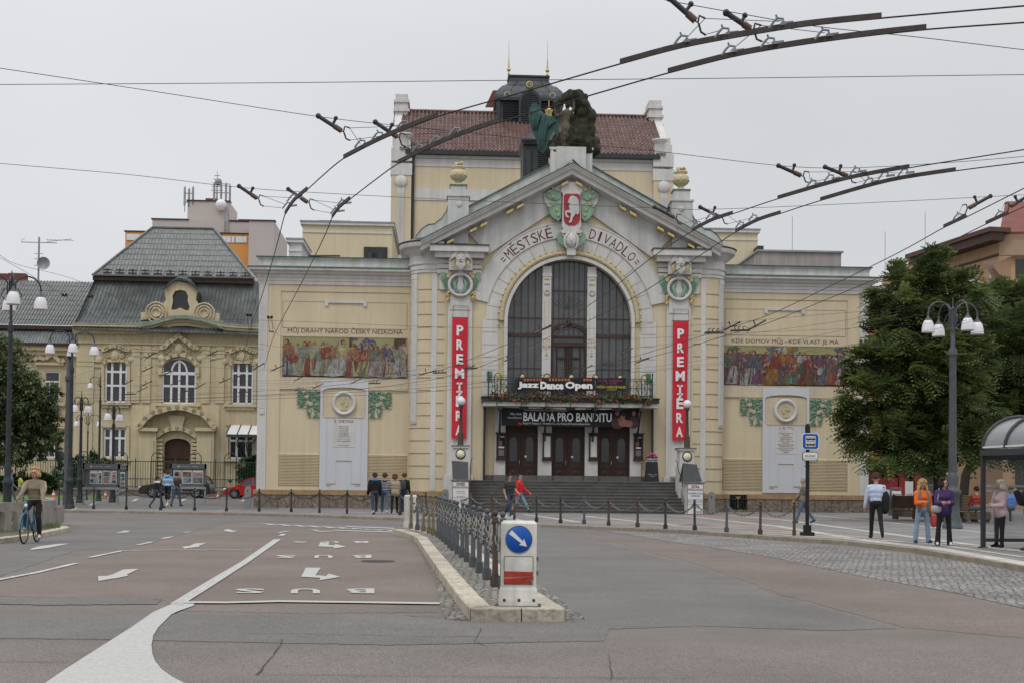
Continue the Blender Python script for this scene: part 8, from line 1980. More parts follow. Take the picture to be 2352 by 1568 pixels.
# bus stop sign
P=gp(1854,1229,KH); Y=P.y; sc=Y/3000; t=thing('bus_stop_sign','blue bus stop sign with two white vehicle pictograms on a black pole','sign',tuple(P))
H_=yp(1854,972,Y).z-P.z; m_=MB(); m_.box(-.18,.18,-.14,.14,0,.1); m_.box(-.10,.10,-.09,.09,.1,.3); m_.lathe([(.055,.3),(.055,H_*.62),(.05,H_),(0,H_)],(0,0,0),10); m_.lathe([(.075,H_-.28),(.075,H_-.05)],(0,0,0),10); m_.build('pole',M('black'),t)
def PX(x,y): p=yp(x,y,Y-.08); return (p.x-P.x,p.z-P.z)
a=PX(1842,1031); b_=PX(1881,994); 
def rrect(a,b_,c,e,r_=.05): return [(a+r_,c),(b_-r_,c),(b_,c+r_),(b_,e-r_),(b_-r_,e),(a+r_,e),(a,e-r_),(a,c+r_)]
m_=MB(); m_.ext(rrect(a[0],b_[0],a[1],b_[1]),-.09,-.06,1,back=True); m_.ext(rrect(a[0]+.02,b_[0]-.02,a[1]+.02,b_[1]-.02),-.095,-.09,0); w=b_[0]-a[0]; cx_=(a[0]+b_[0])/2; cz_=(a[1]+b_[1])/2
m_.box(cx_-w*.29,cx_+w*.29,-.099,-.095,cz_-w*.31,cz_+w*.31,1)
for s in (.15,-.18):
    zz=cz_+s*w; m_.ext([(cx_-w*.26,zz-w*.07),(cx_+w*.26,zz-w*.07),(cx_+w*.27,zz+w*.0),(cx_+w*.24,zz+w*.1),(cx_-w*.24,zz+w*.1),(cx_-w*.27,zz)],-.102,-.099,2)
    for k in range(6): m_.box(cx_-w*.22+k*w*.075,cx_-w*.22+k*w*.075+w*.055,-.105,-.102,zz+w*.02,zz+w*.08,1)
    for k in (-.16,.16): m_.lathe([(0,-.004),(w*.035,-.004),(w*.035,0)],(cx_+k*w,-.102,zz-w*.07),8,2,'y')
m_.box(cx_-w*.25,cx_+w*.25,-.102,-.099,cz_-.005,cz_+.008,2)
m_.build('sign_plate',M('signblue','signwhite','black'),t)
a=PX(1843,1057); b_=PX(1879,1037); m_=MB(); m_.ext(rrect(a[0],b_[0],a[1],b_[1],.04),-.09,-.06,1,back=True); m_.ext(rrect(a[0]+.015,b_[0]-.015,a[1]+.015,b_[1]-.015,.035),-.094,-.09,0); m_.box(a[0]+.02,b_[0]-.02,-.096,-.094,b_[1]-.2,b_[1]-.19,1)
m_.text('NÁM. REPUBLIKY',a[0]+.07,b_[0]-.07,b_[1]-.15,b_[1]-.07,-.097,1); m_.text('2 7 13 33',a[0]+.05,a[0]+.4,b_[1]-.32,b_[1]-.25,-.097,1); m_.text('8 28',a[0]+.05,a[0]+.2,b_[1]-.43,b_[1]-.37,-.097,1); m_.build('route_plate',M('signwhite','black'),t)
# blue arrow sign on the left lamp post
P=gp(157,1160,KH); P=yp(158,1045,P.y-.3); t=thing('round_traffic_sign','small round blue traffic sign mounted on the ornate lamp post at the left','sign',tuple(P),R(-50)); m_=MB(); m_.lathe([(0,-.02),(.27,-.02),(.27,0),(0,0)],(0,0,0),20,0,'y'); m_.build('sign_disc',M('signblue'),t); m_=MB(); m_.lathe([(.25,-.022),(.29,-.022),(.29,0.005)],(0,0,0),20,0,'y'); m_.bar((.12,-.025,.14),(-.12,-.025,-.12),.07,.01); m_.build('sign_border',M('signwhite'),t)
P=gp(157,1160,KH); P=yp(152.5,1046,P.y+.1); m_=MB(); m_.lathe([(0,-.02),(.26,-.02),(.26,0),(0,0)],(0,0,0),20,0,'y'); o=m_.build('sign_back',M('boardgrey')); o.name='rear_sign'; o.location=P+Vector((-.3,0,0)); tg(o,'grey back of a round sign left of the blue traffic sign on the lamp post','sign')
# thin sign post behind the red car
P=yp(503,1140,86); P.z=gz(86,KH); m_=MB(); m_.tube([(0,0,0),(0,0,3.0)],.04,6); m_.box(-.09,.09,-.05,-.03,2.5,3.1); o=m_.build('sign_post',M('zinc')); o.location=P; tg(o,'thin grey sign post between the notice board and the red car','post')
# bus shelter: barrel roof on dark posts, long axis along the kerb
ax=Vector((.135,-.99)).normalized(); pr=Vector((.99,.135)); O=yp(2258,1255,31.2); g0=gz(31.2,KH); O=Vector((O.x,31.2,0))
t=thing('bus_shelter','dark framed bus shelter with a curved glass roof at the right edge','bus shelter',(O.x,O.y,g0),math.atan2(ax.y,ax.x)+R(90)); HS=2.15; WS=1.9
# local: -y along the shelter towards the camera, +x away from the kerb
hz_=yp(2258,1040,31.2).z-g0
def arc(y,r_=0.): return [(WS*.5*(1-math.cos(R(a))),y,hz_+.1+(.78+r_)*math.sin(R(a))) for a in range(0,181,12)]
for k in range(6):
    m_=MB(); m_.tube(arc(-k*1.05),.055,7); m_.build('roof_rib',M('darkmetal'),t)
m_=MB(); n=16
A=arc(0,-.03);B2=arc(-5.25,-.03); m_.add(A+B2,[(i,i+1,n+i+1,n+i) for i in range(n-1)],0,True); m_.build('roof_glazing',M('shelterglass') if 'shelterglass' in MT else M('lampglass'),t)
m_=MB()
for x in (0,WS): m_.box(x-.06,x+.06,-5.3,.05,hz_-.06,hz_+.08); m_.box(x-.03,x+.03,-5.3,.05,hz_+.12,hz_+.16,1)
m_.box(0,WS,-.05,.05,hz_-.12,hz_+.08); m_.box(0,WS,-.03,.03,hz_+.12,hz_+.15,1); m_.build('eaves_beam',M('darkmetal','signwhite'),t)
for x in (0,WS):
    for y in (0,-2.1,-4.2,-5.25):
        if x==0 and y in (-2.1,-4.2): continue
        m_=MB(); m_.box(x-.045,x+.045,y-.045,y+.045,0,hz_); m_.box(x-.08,x+.08,y-.08,y+.08,0,.03); m_.build('post',M('darkmetal'),t)
m_=MB(); m_.box(0,WS,-.03,.03,.14,.22); m_.box(0,WS,-.03,.03,1.45,1.5,1); m_.box(0,WS,-.03,.03,1.34,1.385,1); m_.box(0,WS,-.03,.03,hz_-.14,hz_-.1); m_.build('side_rail',M('darkmetal','boardlight'),t)
m_=MB(); m_.box(.05,WS-.05,-.006,.006,.22,hz_-.12); m_.build('side_glass',M('clearglass'),t)
m_=MB(); m_.box(WS-.5,WS-.1,-4.8,-2.2,.42,.47); m_.build('seat',M('benchwood'),t)
# trolleybus litter bin-like grille window shadows skipped
# ============================================================ bicycles
def bicycle(loc,rz,label,paint,name='bicycle',lean=0.):
    t=thing(name,label,'bicycle',loc,rz); t.rotation_euler=(lean,0,rz)
    # forward = -y
    for y,nm in ((-.52,'front'),(.52,'rear')):
        m_=MB(); m_.tube([(0,y+.335*math.cos(a*.2618),.345+.335*math.sin(a*.2618)) for a in range(25)],.018,6); o=m_.build('wheel',M('black'),t)
        m_=MB(); m_.tube([(0,y+.31*math.cos(a*.2618),.345+.31*math.sin(a*.2618)) for a in range(25)],.009,4)
        for k in range(12): a=k*math.pi/6; m_.tube([(0,y,.345),(0,y+.31*math.cos(a),.345+.31*math.sin(a))],.0025,3)
        m_.tube([(-.05,y,.345),(.05,y,.345)],.02,6); m_.build('rim',M('chain'),o)
        m_=MB(); m_.tube([(0,y+.37*math.cos(R(a)),.345+.37*math.sin(R(a))) for a in range(20,181,16)],.02,5); m_.build('mudguard',M(paint),t)
    m_=MB(); bb=(0,.1,.30); hd=(0,-.38,.86); st_=(0,.22,.82)
    m_.tube([hd,bb],.022,6); m_.tube([(0,-.36,.78),(0,.0,.45),(0,.15,.55)],.02,6); m_.tube([bb,(0,.26,.95)],.018,6)
    for s in (-.05,.05): m_.tube([bb,(s,.52,.345)],.012,5); m_.tube([st_,(s,.52,.345)],.012,5); m_.tube([(s,-.52,.345),(s,-.44,.7),(0,-.40,.8)],.014,5)
    m_.tube([(0,-.42,.72),(0,-.36,1.02)],.02,6); m_.build('frame',M(paint),t)
    m_=MB(); m_.tube([(-.3,-.22,1.02),(-.26,-.33,1.05),(-.1,-.37,1.04),(.1,-.37,1.04),(.26,-.33,1.05),(.3,-.22,1.02)],.013,6); m_.build('handlebar',M('chain'),t)
    m_=MB(); m_.ball((0,.28,.98),(.09,.14,.035),10,6); m_.build('saddle',M('black'),t)
    m_=MB(); m_.ball((0,-.42,.9),(.04,.04,.05),8,6); m_.build('headlight',M('signwhite'),t)
    m_=MB(); m_.tube([(-.1,.1,.30),(.1,.1,.30)],.015,6); m_.tube([(.1,.1,.30),(.1,.02,.16)],.012,5); m_.tube([(-.1,.1,.3),(-.1,.18,.44)],.012,5); m_.box(.07,.17,-.02,.06,.14,.17); m_.box(-.17,-.07,.14,.22,.43,.46); m_.lathe([(0,-.005),(.09,0),(0,.005)],(.05,.1,.3),14,0,'x'); m_.build('pedals',M('chain'),t)
    return t
mat('bikeblue',(.04,.14,.22),.35,.1,4)
Pb=gp(70,1246,0)
bicycle(tuple(Pb),R(4),'blue bicycle ridden by the blonde woman along the left kerb','bikeblue')
p=yp(-80,1166,34); bicycle((p.x,34.,gz(34,.13)+.1),R(80),'dark bicycle parked behind the concrete bench at the left edge','black')
# ============================================================ people
mat('skin',(.42,.24,.17),.6,.06,8); mat('lips',(.30,.10,.09),.6,.05,8); mat('eye',(.02,.018,.016),.3,.1,8)
for k,c in dict(hairblond=(.42,.27,.11),hairbrown=(.06,.032,.02),hairdark=(.02,.014,.012),hairred=(.14,.05,.022),hairgrey=(.32,.30,.28),hairwhite=(.55,.52,.44)).items(): mat(k,c,.7,.25,18)
for k,c in dict(jeans=(.07,.11,.18),jeanslight=(.17,.24,.33),jeansdark=(.03,.045,.075),clothblack=(.012,.012,.014),clothgrey=(.10,.10,.10),beigecoat=(.33,.27,.20),khaki=(.16,.13,.10),bluewhite=(.18,.33,.52),shirtblue=(.42,.48,.62),shirtroyal=(.10,.20,.50),yellowtop=(.42,.45,.08),orange=(.62,.12,.02),purple=(.05,.025,.095),pinkjacket=(.50,.37,.38),redhood=(.50,.02,.025),olive=(.20,.16,.11),charcoal=(.035,.035,.038),tshirtbrown=(.05,.042,.038),whitecloth=(.6,.6,.6),shoewhite=(.55,.55,.55),shoebrown=(.06,.035,.025),clothgreyhood=(.2,.2,.22),backpackgrey=(.05,.05,.055),carrier=(.4,.06,.05),hoodblue=(.03,.18,.45)).items(): mat(k,c,.85,.2,7,bump=.7,bscale=11)
def stripemat(name,bands,period):
    m=bpy.data.materials.new(name); m.use_nodes=True; t=m.node_tree; n=t.nodes; l=t.links; b=n['Principled BSDF']; b.inputs['Roughness'].default_value=.85
    tc=n.new('ShaderNodeTexCoord'); s=n.new('ShaderNodeSeparateXYZ'); l.new(tc.outputs['Object'],s.inputs[0]); a=n.new('ShaderNodeMath'); a.operation='DIVIDE'; a.inputs[1].default_value=period; l.new(s.outputs['Z'],a.inputs[0]); f=n.new('ShaderNodeMath'); f.operation='FRACT'; l.new(a.outputs[0],f.inputs[0])
    r=n.new('ShaderNodeValToRGB'); r.color_ramp.interpolation='CONSTANT'; e=r.color_ramp.elements
    for i,(p_,c) in enumerate(bands):
        x=e[i] if i<2 else e.new(p_)
        x.position=p_; x.color=(*c,1)
    l.new(f.outputs[0],r.inputs[0]); l.new(r.outputs[0],b.inputs['Base Color']); MT[name]=m
stripemat('stripeblue',[(0,(.12,.28,.5)),(.45,(.5,.55,.6)),(.75,(.2,.4,.6))],.22)
stripemat('stripedark',[(0,(.02,.02,.025)),(.6,(.45,.45,.47))],.07)
def person(label,P,rz,H,o,legs,arms,lean=0,head=(0,0),seat=False,group=None,extra=None):
    """legs: R,L (hip flex, knee flex, splay); arms: R,L (flex, out, elbow, inward); degrees; the figure faces -y"""
    S_=H/1.75; V=Vector; caps=[]; sk=0
    fem=o.get('fem',0); bulk=o.get('bulk',0.); longs=o.get('sleeve','long')=='long'; longl=o.get('legs','long')=='long'
    ln=R(lean); cl,sl=math.cos(ln),math.sin(ln)
    def up(x,y,z): return V((x,y*cl-z*sl,z*cl+y*sl))
    hip=V((0,0,0)); sh_w=.19 if not fem else .165; hw=.09 if not fem else .095
    c=lambda a,b_,ra,rb,m: caps.append((tuple(a),tuple(b_),ra+ (bulk if m==1 else 0),rb+(bulk if m==1 else 0),m))
    belly=up(0,0,.16); chest=up(0,0,.36); neck=up(0,.0,.52); 
    c(V((-.06,0,.0)),V((.06,0,.0)),.115,.115,2); c(V((-.05,.02,.02)),V((.05,.02,.02)),.115,.115,2)
    c(up(-.055,0,.12),up(.055,0,.12),.105,.105,1); c(up(-.07,0,.24),up(.07,0,.24),.11,.11,1); c(up(-.085,0,.36),up(.085,0,.36),.115,.115,1); c(up(-.11,0,.44),up(.11,0,.44),.08,.08,1)
    if fem: c(up(-.07,-.07,.33),up(.07,-.07,.33),.07,.07,1)
    if o.get('coat'): c(up(-.06,0,-.02),up(.06,0,-.02),.135,.135,1); c(up(-.06,0,.05),up(.06,0,.05),.13,.13,1)
    c(up(0,.005,.49),up(0,-.01,.585),.052,.05,0)
    hx,hy=head; hc=up(0,-.02,.675)
    fwd=V((math.sin(R(hx)),-math.cos(R(hx)),-math.sin(R(hy)))).normalized(); side=V((math.cos(R(hx)),math.sin(R(hx)),0)); hup=side.cross(-fwd)*1.0; hup=fwd.cross(side)*-1 if (fwd.cross(side)).z<0 else fwd.cross(side)
    c(hc+hup*.025-fwd*.012,hc+hup*.025-fwd*.012+V((0,0,.001)),.095,.095,0); c(hc-hup*.03+fwd*.02,hc-hup*.06+fwd*.035,.072,.052,0)
    ext_=MB()
    for s_,(fl,out,el,inw) in ((-1,arms[0]),(1,arms[1])):
        sh=up(s_*sh_w,0,.445); f,e_,ou=R(fl),R(fl+el),R(out); d1=V((s_*math.sin(ou),-math.sin(f)*math.cos(ou),-math.cos(f)*math.cos(ou))); d2=V((s_*math.sin(ou)*.6-s_*math.sin(R(inw)),-math.sin(e_),-math.cos(e_))).normalized()
        eb=sh+d1*.285; wr=eb+d2*.25; hd=wr+d2*.07
        m1=1; m2=1 if longs else 0
        c(sh,eb,.06,.048,1) if longs else (c(sh,sh.lerp(eb,.55),.062,.058,1),c(sh,eb,.052,.04,0)); c(eb,wr,.047 if longs else .04,.036 if longs else .028,m2); c(wr,hd,.03,.036,0)
        up_=d2.cross(V((s_,0,0))); up_=up_.normalized() if up_.length>.1 else V((0,-1,0)); sd=up_
        for q_ in range(4):
            o_=hd+sd*(q_-1.5)*.019; L_=(.07,.082,.078,.06)[q_]; k1=o_+d2*(.03+L_*.5)+V((-s_*.008,0,0)); k2=k1+(d2+V((-s_*.8,0,0))+up_*.0).normalized()*L_*.5
            ext_.tube([o_,k1,k2],[.0095,.009,.007],5,0)
        th=hd-d2*.02+sd*.03*(1); ext_.tube([th,th+sd*.022+d2*.03,th+sd*.02+d2*.058-V((s_*.01,0,0))],[.011,.010,.008],5,0)
        o['hand%d'%s_]=hd
    feet=[]
    for s_,(fl,kn,sp_l) in ((-1,legs[0]),(1,legs[1])):
        hp_=V((s_*hw,0,-.02)); f,k_=R(fl),R(fl-kn); sp2=s_*math.sin(R(sp_l)); d1=V((sp2,-math.sin(f),-math.cos(f))); d2=V((sp2*.6,-math.sin(k_),-math.cos(k_))); kn_=hp_+d1*.43; an=kn_+d2*.41
        if longl:
            fl_=o.get('flare',0); c(hp_,kn_,.088,.064,2); c(kn_,an,.062,.052+fl_,2); c(an,an+d2*.02,.05+fl_,.05+fl_,2)
        else: c(hp_,kn_,.09,.078,2); c(kn_,kn_+d2*.10,.075,.075,2); c(kn_,an,.05,.036,0); c(kn_+d2*.1,kn_+d2*.18,.055,.05,0); c(an-d2*.08,an,.04,.04,4 if not o.get('sock') else 3)
        pitch=min(0,(fl-kn))*.75; pr_=R(pitch); fd=V((s_*.15,-math.cos(pr_),math.sin(pr_))).normalized(); heel=an+V((0,.03,-.035)); toe=heel+fd*.17; c(heel,toe,.042,.034,3); c(heel+V((0,0,.02)),toe.lerp(heel,.4)+V((0,0,.02)),.042,.035,3); feet+= [heel.z-.042,toe.z-.034]
    rootz=-min(feet)
    nose=hc+fwd*.10-hup*.005; ext_.tube([hc+fwd*.088+hup*.03,nose-hup*.012,hc+fwd*.085-hup*.025],[.009,.015,.012],6,0)
    for s_ in (-1,1):
        ext_.ball(hc+fwd*.082+side*.034*s_+hup*.028,(.011,.011,.008),6,4,5); ext_.ball(hc+side*.095*s_-fwd*.01+hup*.005,(.014,.022,.032),7,5,0); ext_.ball(hc+fwd*.086+side*.034*s_+hup*.045,(.02,.006,.005),6,4,5)
    ext_.ball(hc+fwd*.083-hup*.048,(.024,.01,.008),7,4,6)
    mats=M('skin',o['top'],o['bottom'],o['shoes'],o.get('socks','shoewhite'),'eye','lips')
    body=blobmesh([((V(a)*1.),V(b_),ra,rb,m_) for a,b_,ra,rb,m_ in caps],.0165,'body',mats,None,smooth_it=3)
    # append fingers and features to the same mesh
    bm=bmesh.new(); bm.from_mesh(body.data); vv=[bm.verts.new(v) for v in ext_.v]
    for f_,mi,sm_ in zip(ext_.f,ext_.m,ext_.s):
        try: F=bm.faces.new([vv[i] for i in f_]); F.material_index=mi; F.smooth=True
        except ValueError: pass
    bm.to_mesh(body.data); bm.free(); body.name='person'
    body.scale=(S_,S_,S_); z=P[2]+(rootz*S_ if not seat else seat); body.location=(P[0],P[1],z); body.rotation_euler=(0,0,rz); tg(body,label,'person',group)
    # hair
    hm_=MB(); rr=random.Random(len(label)); h_=o.get('hairlen','short')
    cen=hc+hup*.045-fwd*.022
    for k in range(150 if h_!='bald' else 0):
        v=V((rr.gauss(0,1),rr.gauss(0,1),rr.gauss(0,1))).normalized(); df=v.dot(fwd); du=v.dot(hup)
        if df>.45 and du<.55: continue
        if du<-.35 and h_=='short' : continue
        if abs(v.dot(side))>.75 and du<-.1 and h_=='short': continue
        p=cen+v*.088; d=(v*.3-hup*(.6 if du<.6 else .1)-fwd*.3+V((rr.uniform(-.3,.3),rr.uniform(-.3,.3),0))).normalized(); L_=.035 if h_=='short' else .06
        hm_.tube([p,p+d*L_*.5+v*.014,p+d*L_],[.02,.022,.008],5,0)
    if h_ in('long','bob'):
        Ld=.24 if h_=='long' else .13
        for k in range(26):
            a=R(-120+240*k/25); v=(-fwd*math.cos(a)+side*math.sin(a)); p=cen+v*.085; e_=p-V((0,0,Ld))+v*.03+V((rr.uniform(-.02,.02),rr.uniform(-.02,.02),0)); hm_.tube([p,p.lerp(e_,.5)+v*.025,e_],[.026,.028,.01],5,0)
    if h_=='pony': hm_.tube([cen-fwd*.1,cen-fwd*.15-V((0,0,.05)),cen-fwd*.13-V((0,0,.2))],[.03,.03,.012],6,0)
    hm_.ball(tuple(cen-fwd*.012),(.094,.094,.088),14,9) if h_!='bald' else None
    # keep the cap off the face
    if h_!='bald':
        ob=hm_.build('hair',M(o['hair'])); ob.parent=body
    if o.get('hood'):
        g=MB(); g.tube([up(-.1,.0,.5),up(-.09,.09,.53),up(0,.13,.52),up(.09,.09,.53),up(.1,.0,.5)],[.035,.05,.055,.05,.035],8); g.build('hood',M(o['hood']),body)
    if o.get('cap'):
        g=MB(); g.ball(tuple(hc+hup*.06-fwd*.01),(.105,.105,.075),12,7); g.build('cap',M(o['cap']),body)
    if o.get('glasses'):
        g=MB()
        for s_ in (-1,1): g.tube([hc+fwd*.1+side*(.036*s_)+hup*.028+side*.022*math.cos(a*.9)+hup*.018*math.sin(a*.9) for a in range(8)],.004,4)
        g.build('glasses',M('black'),body)
    if o.get('collar'):
        g=MB(); g.tube([up(-.06,-.06,.49),up(-.07,.03,.53),up(.07,.03,.53),up(.06,-.06,.49)],.022,6); g.build('collar',M(o['collar']),body)
    if o.get('vest'):
        g=MB()
        for s_ in (-1,1): g.tube([up(s_*.10,-.03,.52),up(s_*.115,-.11,.42),up(s_*.12,-.12,.25),up(s_*.14,-.1,.05),up(s_*.15,-.08,-.06)],[.04,.045,.045,.045,.035],7)
        g.tube([up(0,.1,.48),up(0,.12,.2),up(0,.13,-.06)],[.09,.11,.12],8); g.build('vest',M(o['vest']),body)
    if o.get('yoke'):
        g=MB(); g.tube([up(-.17,0,.47),up(-.09,.0,.5),up(.09,.0,.5),up(.17,0,.47)],[.07,.075,.075,.07],9); g.build('shoulder_panel',M(o['yoke']),body)
    if o.get('chestband'):
        g=MB()
        for zz,mi in ((.33,0),(.30,1)): g.lathe([(.135,zz),(.14,zz+.01),(.135,zz+.03)],(0,0,0),18,mi,sx=1.42)
        g.build('chest_stripe',M('redhood','bluewhite'),body)
    return body
def bag(name,label,body,rel,size,mt,strap=None,cat='bag',n=10):
    M_=Matrix.Translation(body.location)@Matrix.Rotation(body.rotation_euler.z,4,'Z')@Matrix.Scale(body.scale.x,4); P=M_@Vector(rel); t=thing(name,label,cat,tuple(P),body.rotation_euler.z); m_=MB()
    sx_,sy_,sz_=size; m_.ball((0,0,0),(sx_,sy_,sz_),12,9)
    v=[(x*1.0,y,z*(1 if z<0 else .9)) for x,y,z in m_.v]; m_.v=[(max(min(x,sx_*.82),-sx_*.82),max(min(y,sy_*.8),-sy_*.8),max(min(z,sz_*.86),-sz_*.9)) for x,y,z in v]; m_.build('bag_body',M(mt),t)
    if strap:
        m_=MB()
        for s_ in strap: m_.tube([Vector(p)-Vector(rel) for p in s_],.014,5)
        o=m_.build('strap',M(mt),t)
    return t
W=[(0,0,4),(0,0,4)]; stand=[(2,2,5),(-2,2,5)]
def walk(a=1,k=1.): return [(28*k,6,2),(-22*k,26*k,2)] if a>0 else [(-22*k,26*k,2),(28*k,6,2)]
def armsw(a=1): return [(-22,8,14,0),(24,8,20,0)] if a>0 else [(24,8,20,0),(-22,8,14,0)]
def at_(x,y,off=KH): return gp(x,y,off)
BK_=R(180)
# cyclist
Pc=gp(70,1246,0); o=dict(top='olive',bottom='clothblack',shoes='shoewhite',hair='hairblond',hairlen='bob',fem=1,bulk=.012,glasses=1,collar='beigecoat',sock=1)
cy=person('blonde woman in an olive and beige top cycling towards the camera',(Pc.x+.02,Pc.y+.2,Pc.z),R(4),1.72,o,[(58,72,4),(22,30,4)],[(38,14,10,-6),(38,14,10,-6)],lean=6,seat=1.00)
g=MB()
for s_ in (-1,1): g.tube([(s_*.19,-.0,.45),(s_*.24,-.09,.33),(s_*.25,-.18,.22)],[.066,.062,.054],9); g.tube([(s_*.25,-.18,.22),(s_*.25,-.3,.1),(s_*.26,-.36,.05)],[.052,.046,.042],8)
g.build('sleeve',M('beigecoat'),cy)
bag('backpack','black backpack straps worn by the cycling woman',cy,(0,.17,.3),(.15,.09,.22),'clothblack',[[(-.1,.12,.5),(-.11,-.05,.53),(-.12,-.14,.38),(-.12,-.08,.22)],[(.1,.12,.5),(.11,-.05,.53),(.12,-.14,.38),(.12,-.08,.22)]])
# couple at the far left
p=yp(24,1150,60); p.z=gz(60,KH); person('man in a royal blue T-shirt walking at the far left',p,R(120),1.75,dict(top='shirtroyal',bottom='clothgrey',shoes='shoebrown',hair='hairdark',sleeve='short'),walk(1,.8),armsw(1),head=(10,0))
p=yp(46,1150,61); p.z=gz(61,KH); b_=person('woman in a yellow top and jeans walking at the far left',p,R(110),1.66,dict(top='yellowtop',bottom='jeans',shoes='shoebrown',hair='hairdark',hairlen='long',fem=1,sleeve='short'),walk(-1,.6),[(30,10,70,20),(10,8,60,20)],head=(15,10))
# three boys seen from behind
G1='three boys walking past the notice boards'
p=at_(361,1166); person('smallest boy in a navy top with white shoulders, back view',p,R(150),1.55,dict(top='clothblack',bottom='jeansdark',shoes='shoebrown',hair='hairbrown',yoke='whitecloth'),walk(1,.9),armsw(1),group=G1)
p=at_(384.5,1163); person('tallest boy in a blue and white striped hoodie and black shorts',p,R(168),1.80,dict(top='stripeblue',bottom='clothblack',shoes='shoewhite',hair='hairbrown',legs='short',hood='bluewhite',bulk=.02,sock=1),walk(-1,.5),[(5,6,40,0),(5,6,40,0)],group=G1)
p=at_(405,1162.5); person('boy in a dark brown T-shirt and jeans right of the striped hoodie',p,R(160),1.72,dict(top='tshirtbrown',bottom='jeans',shoes='shoebrown',hair='hairbrown',sleeve='short',bulk=.01),walk(1,.6),[(0,6,15,0),(8,6,15,0)],head=(0,0),group=G1)
# four boys in front of the left wing
G2='four young people walking before the left wing'
p=at_(860,1180); person('boy in a black jacket with a bright blue hood, left of the group of four',p,R(195),1.76,dict(top='clothblack',bottom='jeansdark',shoes='shoewhite',hair='hairbrown',hood='hoodblue',bulk=.03),walk(1,.75),[(6,8,18,0),(6,8,30,0)],group=G2)
p=at_(883,1179.5); person('boy in a black and white striped jumper with grey hood and jeans',p,R(182),1.75,dict(top='stripedark',bottom='jeans',shoes='shoewhite',hair='hairbrown',hood='clothgreyhood',bulk=.02,chestband=1),walk(-1,.7),[(5,6,40,0),(5,6,40,0)],group=G2)
p=at_(906,1178.5); person('red-haired person in a beige jacket and black trousers',p,R(185),1.70,dict(top='beigecoat',bottom='clothblack',shoes='shoebrown',hair='hairred',hairlen='pony',bulk=.02,coat=1,fem=1),walk(1,.6),[(8,6,45,10),(8,6,45,10)],group=G2)
p=at_(927,1177); b_=person('boy in a black jumper carrying a backpack, right of the group of four',p,R(170),1.77,dict(top='clothblack',bottom='jeansdark',shoes='shoebrown',hair='hairred',bulk=.01),walk(-1,.6),[(0,8,15,0),(-6,8,15,0)],head=(40,0),group=G2)
bag('backpack','black and white backpack on the right boy of the group of four',b_,(0,.2,.28),(.17,.12,.25),'backpackgrey',[[(-.1,.12,.5),(-.12,-.02,.53),(-.13,-.13,.35)],[(.1,.12,.5),(.12,-.02,.53),(.13,-.13,.35)]])
# two men before the steps
G3='two men walking past the theatre steps'
p=at_(1170,1188.5); person('dark-haired man in a black short-sleeved shirt and dark jeans before the steps',p,R(40),1.78,dict(top='charcoal',bottom='jeansdark',shoes='shoewhite',hair='hairdark',sleeve='short',glasses=1,bulk=.01),[(20,4,3),(-22,22,3)],[(-10,10,30,10),(20,8,45,20)],head=(0,12),group=G3)
p=at_(1193,1181); person('man in a red hoodie, denim shorts and grey cap walking right',p,R(72),1.76,dict(top='redhood',bottom='jeanslight',shoes='charcoal',hair='hairdark',legs='short',hood='redhood',cap='clothgreyhood',bulk=.03,sock=1),[(-20,10,3),(30,2,3)],[(-14,8,20,0),(22,8,35,0)],head=(-30,0),group=G3)
# old man by the stop sign
p=at_(1846,1201); person('grey-haired man in a brown jacket walking behind the bus stop pole',p,R(-78+180+160),1.72,dict(top='khaki',bottom='jeans',shoes='shoebrown',hair='hairgrey',bulk=.025,coat=1),walk(-1,.8),armsw(-1),head=(10,8))
# man in blue shirt from behind
p=at_(2012,1235); b_=person('man in a pale blue shirt and black trousers walking away',p,R(172),1.78,dict(top='shirtblue',bottom='clothblack',shoes='clothblack',hair='hairbrown',bulk=.012),[(-14,24,2),(10,4,2)],[(4,10,6,0),(6,12,8,0)],head=(-20,14))
bag('shoulder_bag','large black shoulder bag with a coat hung on the man in the blue shirt',b_,(-.24,.0,.05),(.14,.13,.36),'clothblack',[[(-.25,.0,.3),(-.2,-.06,.45),(-.14,0,.52),(-.2,.08,.45)]])
# women at the kerb
p=at_(2118,1245.5); b_=person('blonde woman in an orange top, grey vest and jeans looking down',p,R(8),1.60,dict(top='orange',bottom='jeanslight',shoes='shoebrown',hair='hairblond',hairlen='long',fem=1,bulk=.02,vest='khaki',flare=.02),[(3,2,10),(4,2,6)],[(12,6,85,25),(-4,14,14,0)],head=(-5,32))
bag('carrier_bag','red and green carrier bag held by the woman in orange',b_,(.33,-.02,-.3),(.1,.06,.2),'carrier',[[(.31,-.02,-.03),(.33,-.02,-.2)]])
p=at_(2168,1252); b_=person('dark-haired woman in a purple hoodie and black trousers looking aside',p,R(-8),1.64,dict(top='purple',bottom='clothblack',shoes='shoewhite',hair='hairdark',hairlen='bob',fem=1,bulk=.018,coat=1,glasses=1,hood='purple',flare=.025),[(3,2,6),(2,2,4)],[(14,8,80,30),(14,8,80,35)],head=(48,5))
bag('handbag','pale grey handbag carried by the woman in the purple hoodie',b_,(-.22,-.14,.02),(.15,.06,.10),'boardlight',[[(-.2,-.12,.13),(-.16,-.1,.35),(-.13,-.03,.52)]])
p=at_(2297,1256.5); person('white-haired woman in a pale pink jacket waiting in the bus shelter',p,R(-70),1.60,dict(top='pinkjacket',bottom='clothblack',shoes='clothblack',hair='hairwhite',hairlen='bob',fem=1,bulk=.018,coat=1),[(2,2,2),(4,2,2)],[(16,6,70,30),(16,6,70,30)],head=(0,4))
